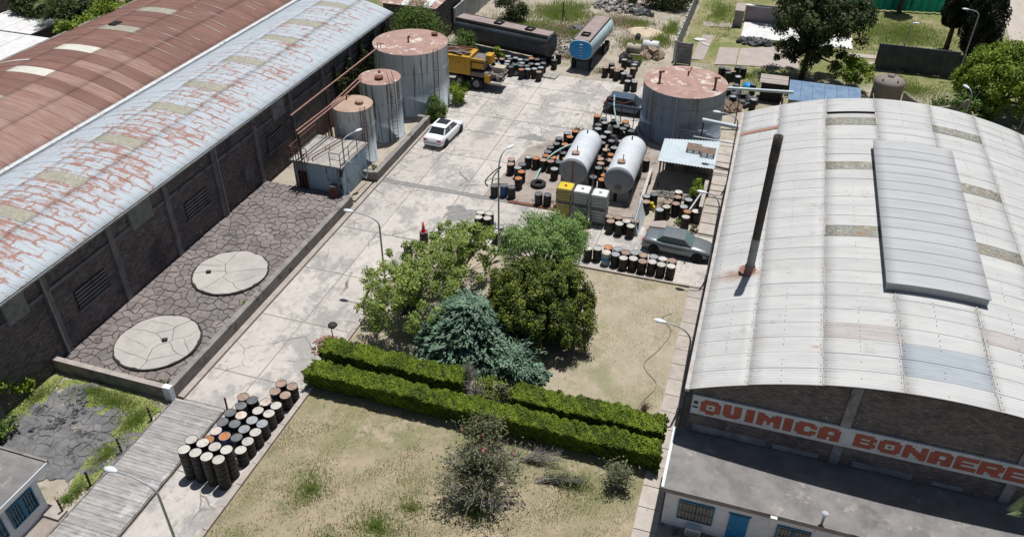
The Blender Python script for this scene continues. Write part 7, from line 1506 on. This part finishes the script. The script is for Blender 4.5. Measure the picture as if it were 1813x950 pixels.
# ---------------------------------------------------------------- grass
def grass(name, region, n, hgt, mat, mask=None, w=.012):
    x0, x1, y0, y1 = region; x = rng.uniform(x0, x1, n); y = rng.uniform(y0, y1, n)
    f = np.sin(x * .9 + 1.3 * np.sin(y * .7)) * np.cos(y * 1.1 + .8 * np.sin(x * .5)) + .5 * np.sin(x * 2.3 - y * 1.9)
    k = f + rng.normal(0, .5, n) > (mask if mask is not None else -9); x, y = x[k], y[k]; m = len(x)
    h = hgt * rng.uniform(.4, 1.3, m); q = rng.uniform(0, 2 * PI, m); lean = rng.uniform(.1, .7, m) * h; ax, ay = np.cos(q), np.sin(q); z0 = np.full(m, 0.0)
    b0 = np.stack([x - ay * w, y + ax * w, z0], 1); b1 = np.stack([x + ay * w, y - ax * w, z0], 1); t0 = np.stack([x + ax * lean + ay * w * .3, y + ay * lean - ax * w * .3, h], 1); t1 = np.stack([x + ax * lean - ay * w * .3, y + ay * lean + ax * w * .3, h], 1)
    return tag(put(name, quads(name, np.stack([b0, b1, t0, t1], 1), M[mat])), kind='stuff')
grass('dry_grass', (-19.0, -1.55, 12, 26.4), 40000, .07, 'grass_dry', -.2, .012)
grass('lawn_grass', (-19.0, -1.55, 12, 24.4), 60000, .08, 'grass_green', .25, .012)
grass('garden_grass', (-19.0, -1.55, 29.0, 41.4), 26000, .06, 'grass_dry', .1, .012)
NOGRASS = ((-3.4, 9.1, 87.3, 93.4), (-4.1, 4.0, 78.8, 86.9), (-6.6, -4.8, 79.5, 87.1), (8.5, 18.3, 83.6, 86.6), (8.5, 9.7, 79, 86.6))
def patch_grass(name, blobs, per, hgt, mat, w=.014):
    X = []; Y = []
    for (cx, cy, rx, ry) in blobs:
        m = int(per * rx * ry * 3.1); q = rng.uniform(0, 2 * PI, m); r = np.abs(rng.normal(0, .55, m)) * (1 + .3 * np.sin(3 * q + cx) + .2 * np.sin(7 * q + cy)); xx = cx + rx * r * np.cos(q); yy = cy + ry * r * np.sin(q); k_ = (xx < -25.55) | (xx > -22) if name == 'bank_grass' else np.ones(m, bool); k_ &= (yy < 23.3) if name == 'bank_grass' else True; X.append(xx[k_]); Y.append(yy[k_])
    x = np.concatenate(X); y = np.concatenate(Y); ok = np.ones(len(x), bool)
    for (a, b, c, d) in NOGRASS: ok &= ~((x > a) & (x < b) & (y > c) & (y < d))
    x = x[ok]; y = y[ok]; m = len(x); h = hgt * rng.uniform(.4, 1.3, m); q = rng.uniform(0, 2 * PI, m); lean = rng.uniform(.1, .8, m) * h; ax, ay = np.cos(q), np.sin(q); z0 = np.zeros(m)
    V = np.stack([np.stack([x - ay * w, y + ax * w, z0], 1), np.stack([x + ay * w, y - ax * w, z0], 1), np.stack([x + ax * lean, y + ay * lean, h], 1), np.stack([x + ax * lean - ay * w * .4, y + ay * lean + ax * w * .4, h * .98], 1)], 1)
    return tag(put(name, quads(name, V, M[mat])), kind='stuff')
patch_grass('bank_grass', [(-28.3, 22.4, 2.0, .8), (-26.4, 21.6, .9, 1.5), (-26.2, 19.2, .7, 1.4), (-26.0, 17.2, .45, .8), (-32.2, 21.5, .6, 1.3), (-32.4, 19.0, .7, 1.6), (-29.8, 22.7, 1.6, .5), (-26.1, 16.6, .4, .4)], 900, .16, 'grass_green', .016)
patch_grass('lawn_weeds', [(-12.2, 19.6, 2.2, 1.6), (-11.2, 21.0, 1.4, .9), (-13.5, 18.0, 1.8, 1.4), (-8.5, 21.6, 1.4, .9), (-16.0, 20.5, 1.2, 1.6), (-4.5, 24.6, 1.8, .8)], 260, .16, 'grass_green', .014)
patch_grass('waste_weeds', [(-25, 82, 4.5, 4), (-22, 89, 4, 4), (-12.0, 81.5, 2, 1.2), (-28, 78.5, 2.5, 1.5), (-13.4, 88, 1.8, 1.2), (-10.0, 83.5, 1.2, 2.0), (-18.8, 83.0, 1.5, 1.2), (-11.6, 77.5, 1.4, .8), (-9.5, 87.5, 1.0, 2.5)], 220, .35, 'grass_green', .03)
patch_grass('waste_weeds', [(-20, 83, 5, 4), (-15, 88, 4, 3), (-12, 82, 3, 3), (-18, 76, 2, 1), (-14, 73.5, 1.5, 1.2), (-4, 58, 1.5, 1), (-4.2, 50.6, 1.4, 1.2), (-2.3, 56, .3, 2.5), (-13.3, 60.5, .8, .4)], 160, .22, 'grass_dry', .025)
patch_grass('far_grass', [(1, 89, 8, 6), (14, 94, 8, 7), (14, 78.5, 4, 3), (3, 75.0, 4, 2.5), (22, 92, 1.8, 10), (-5, 95, 2, 5), (-1, 77, 2.5, 1.5)], 110, .18, 'grass_green', .03)
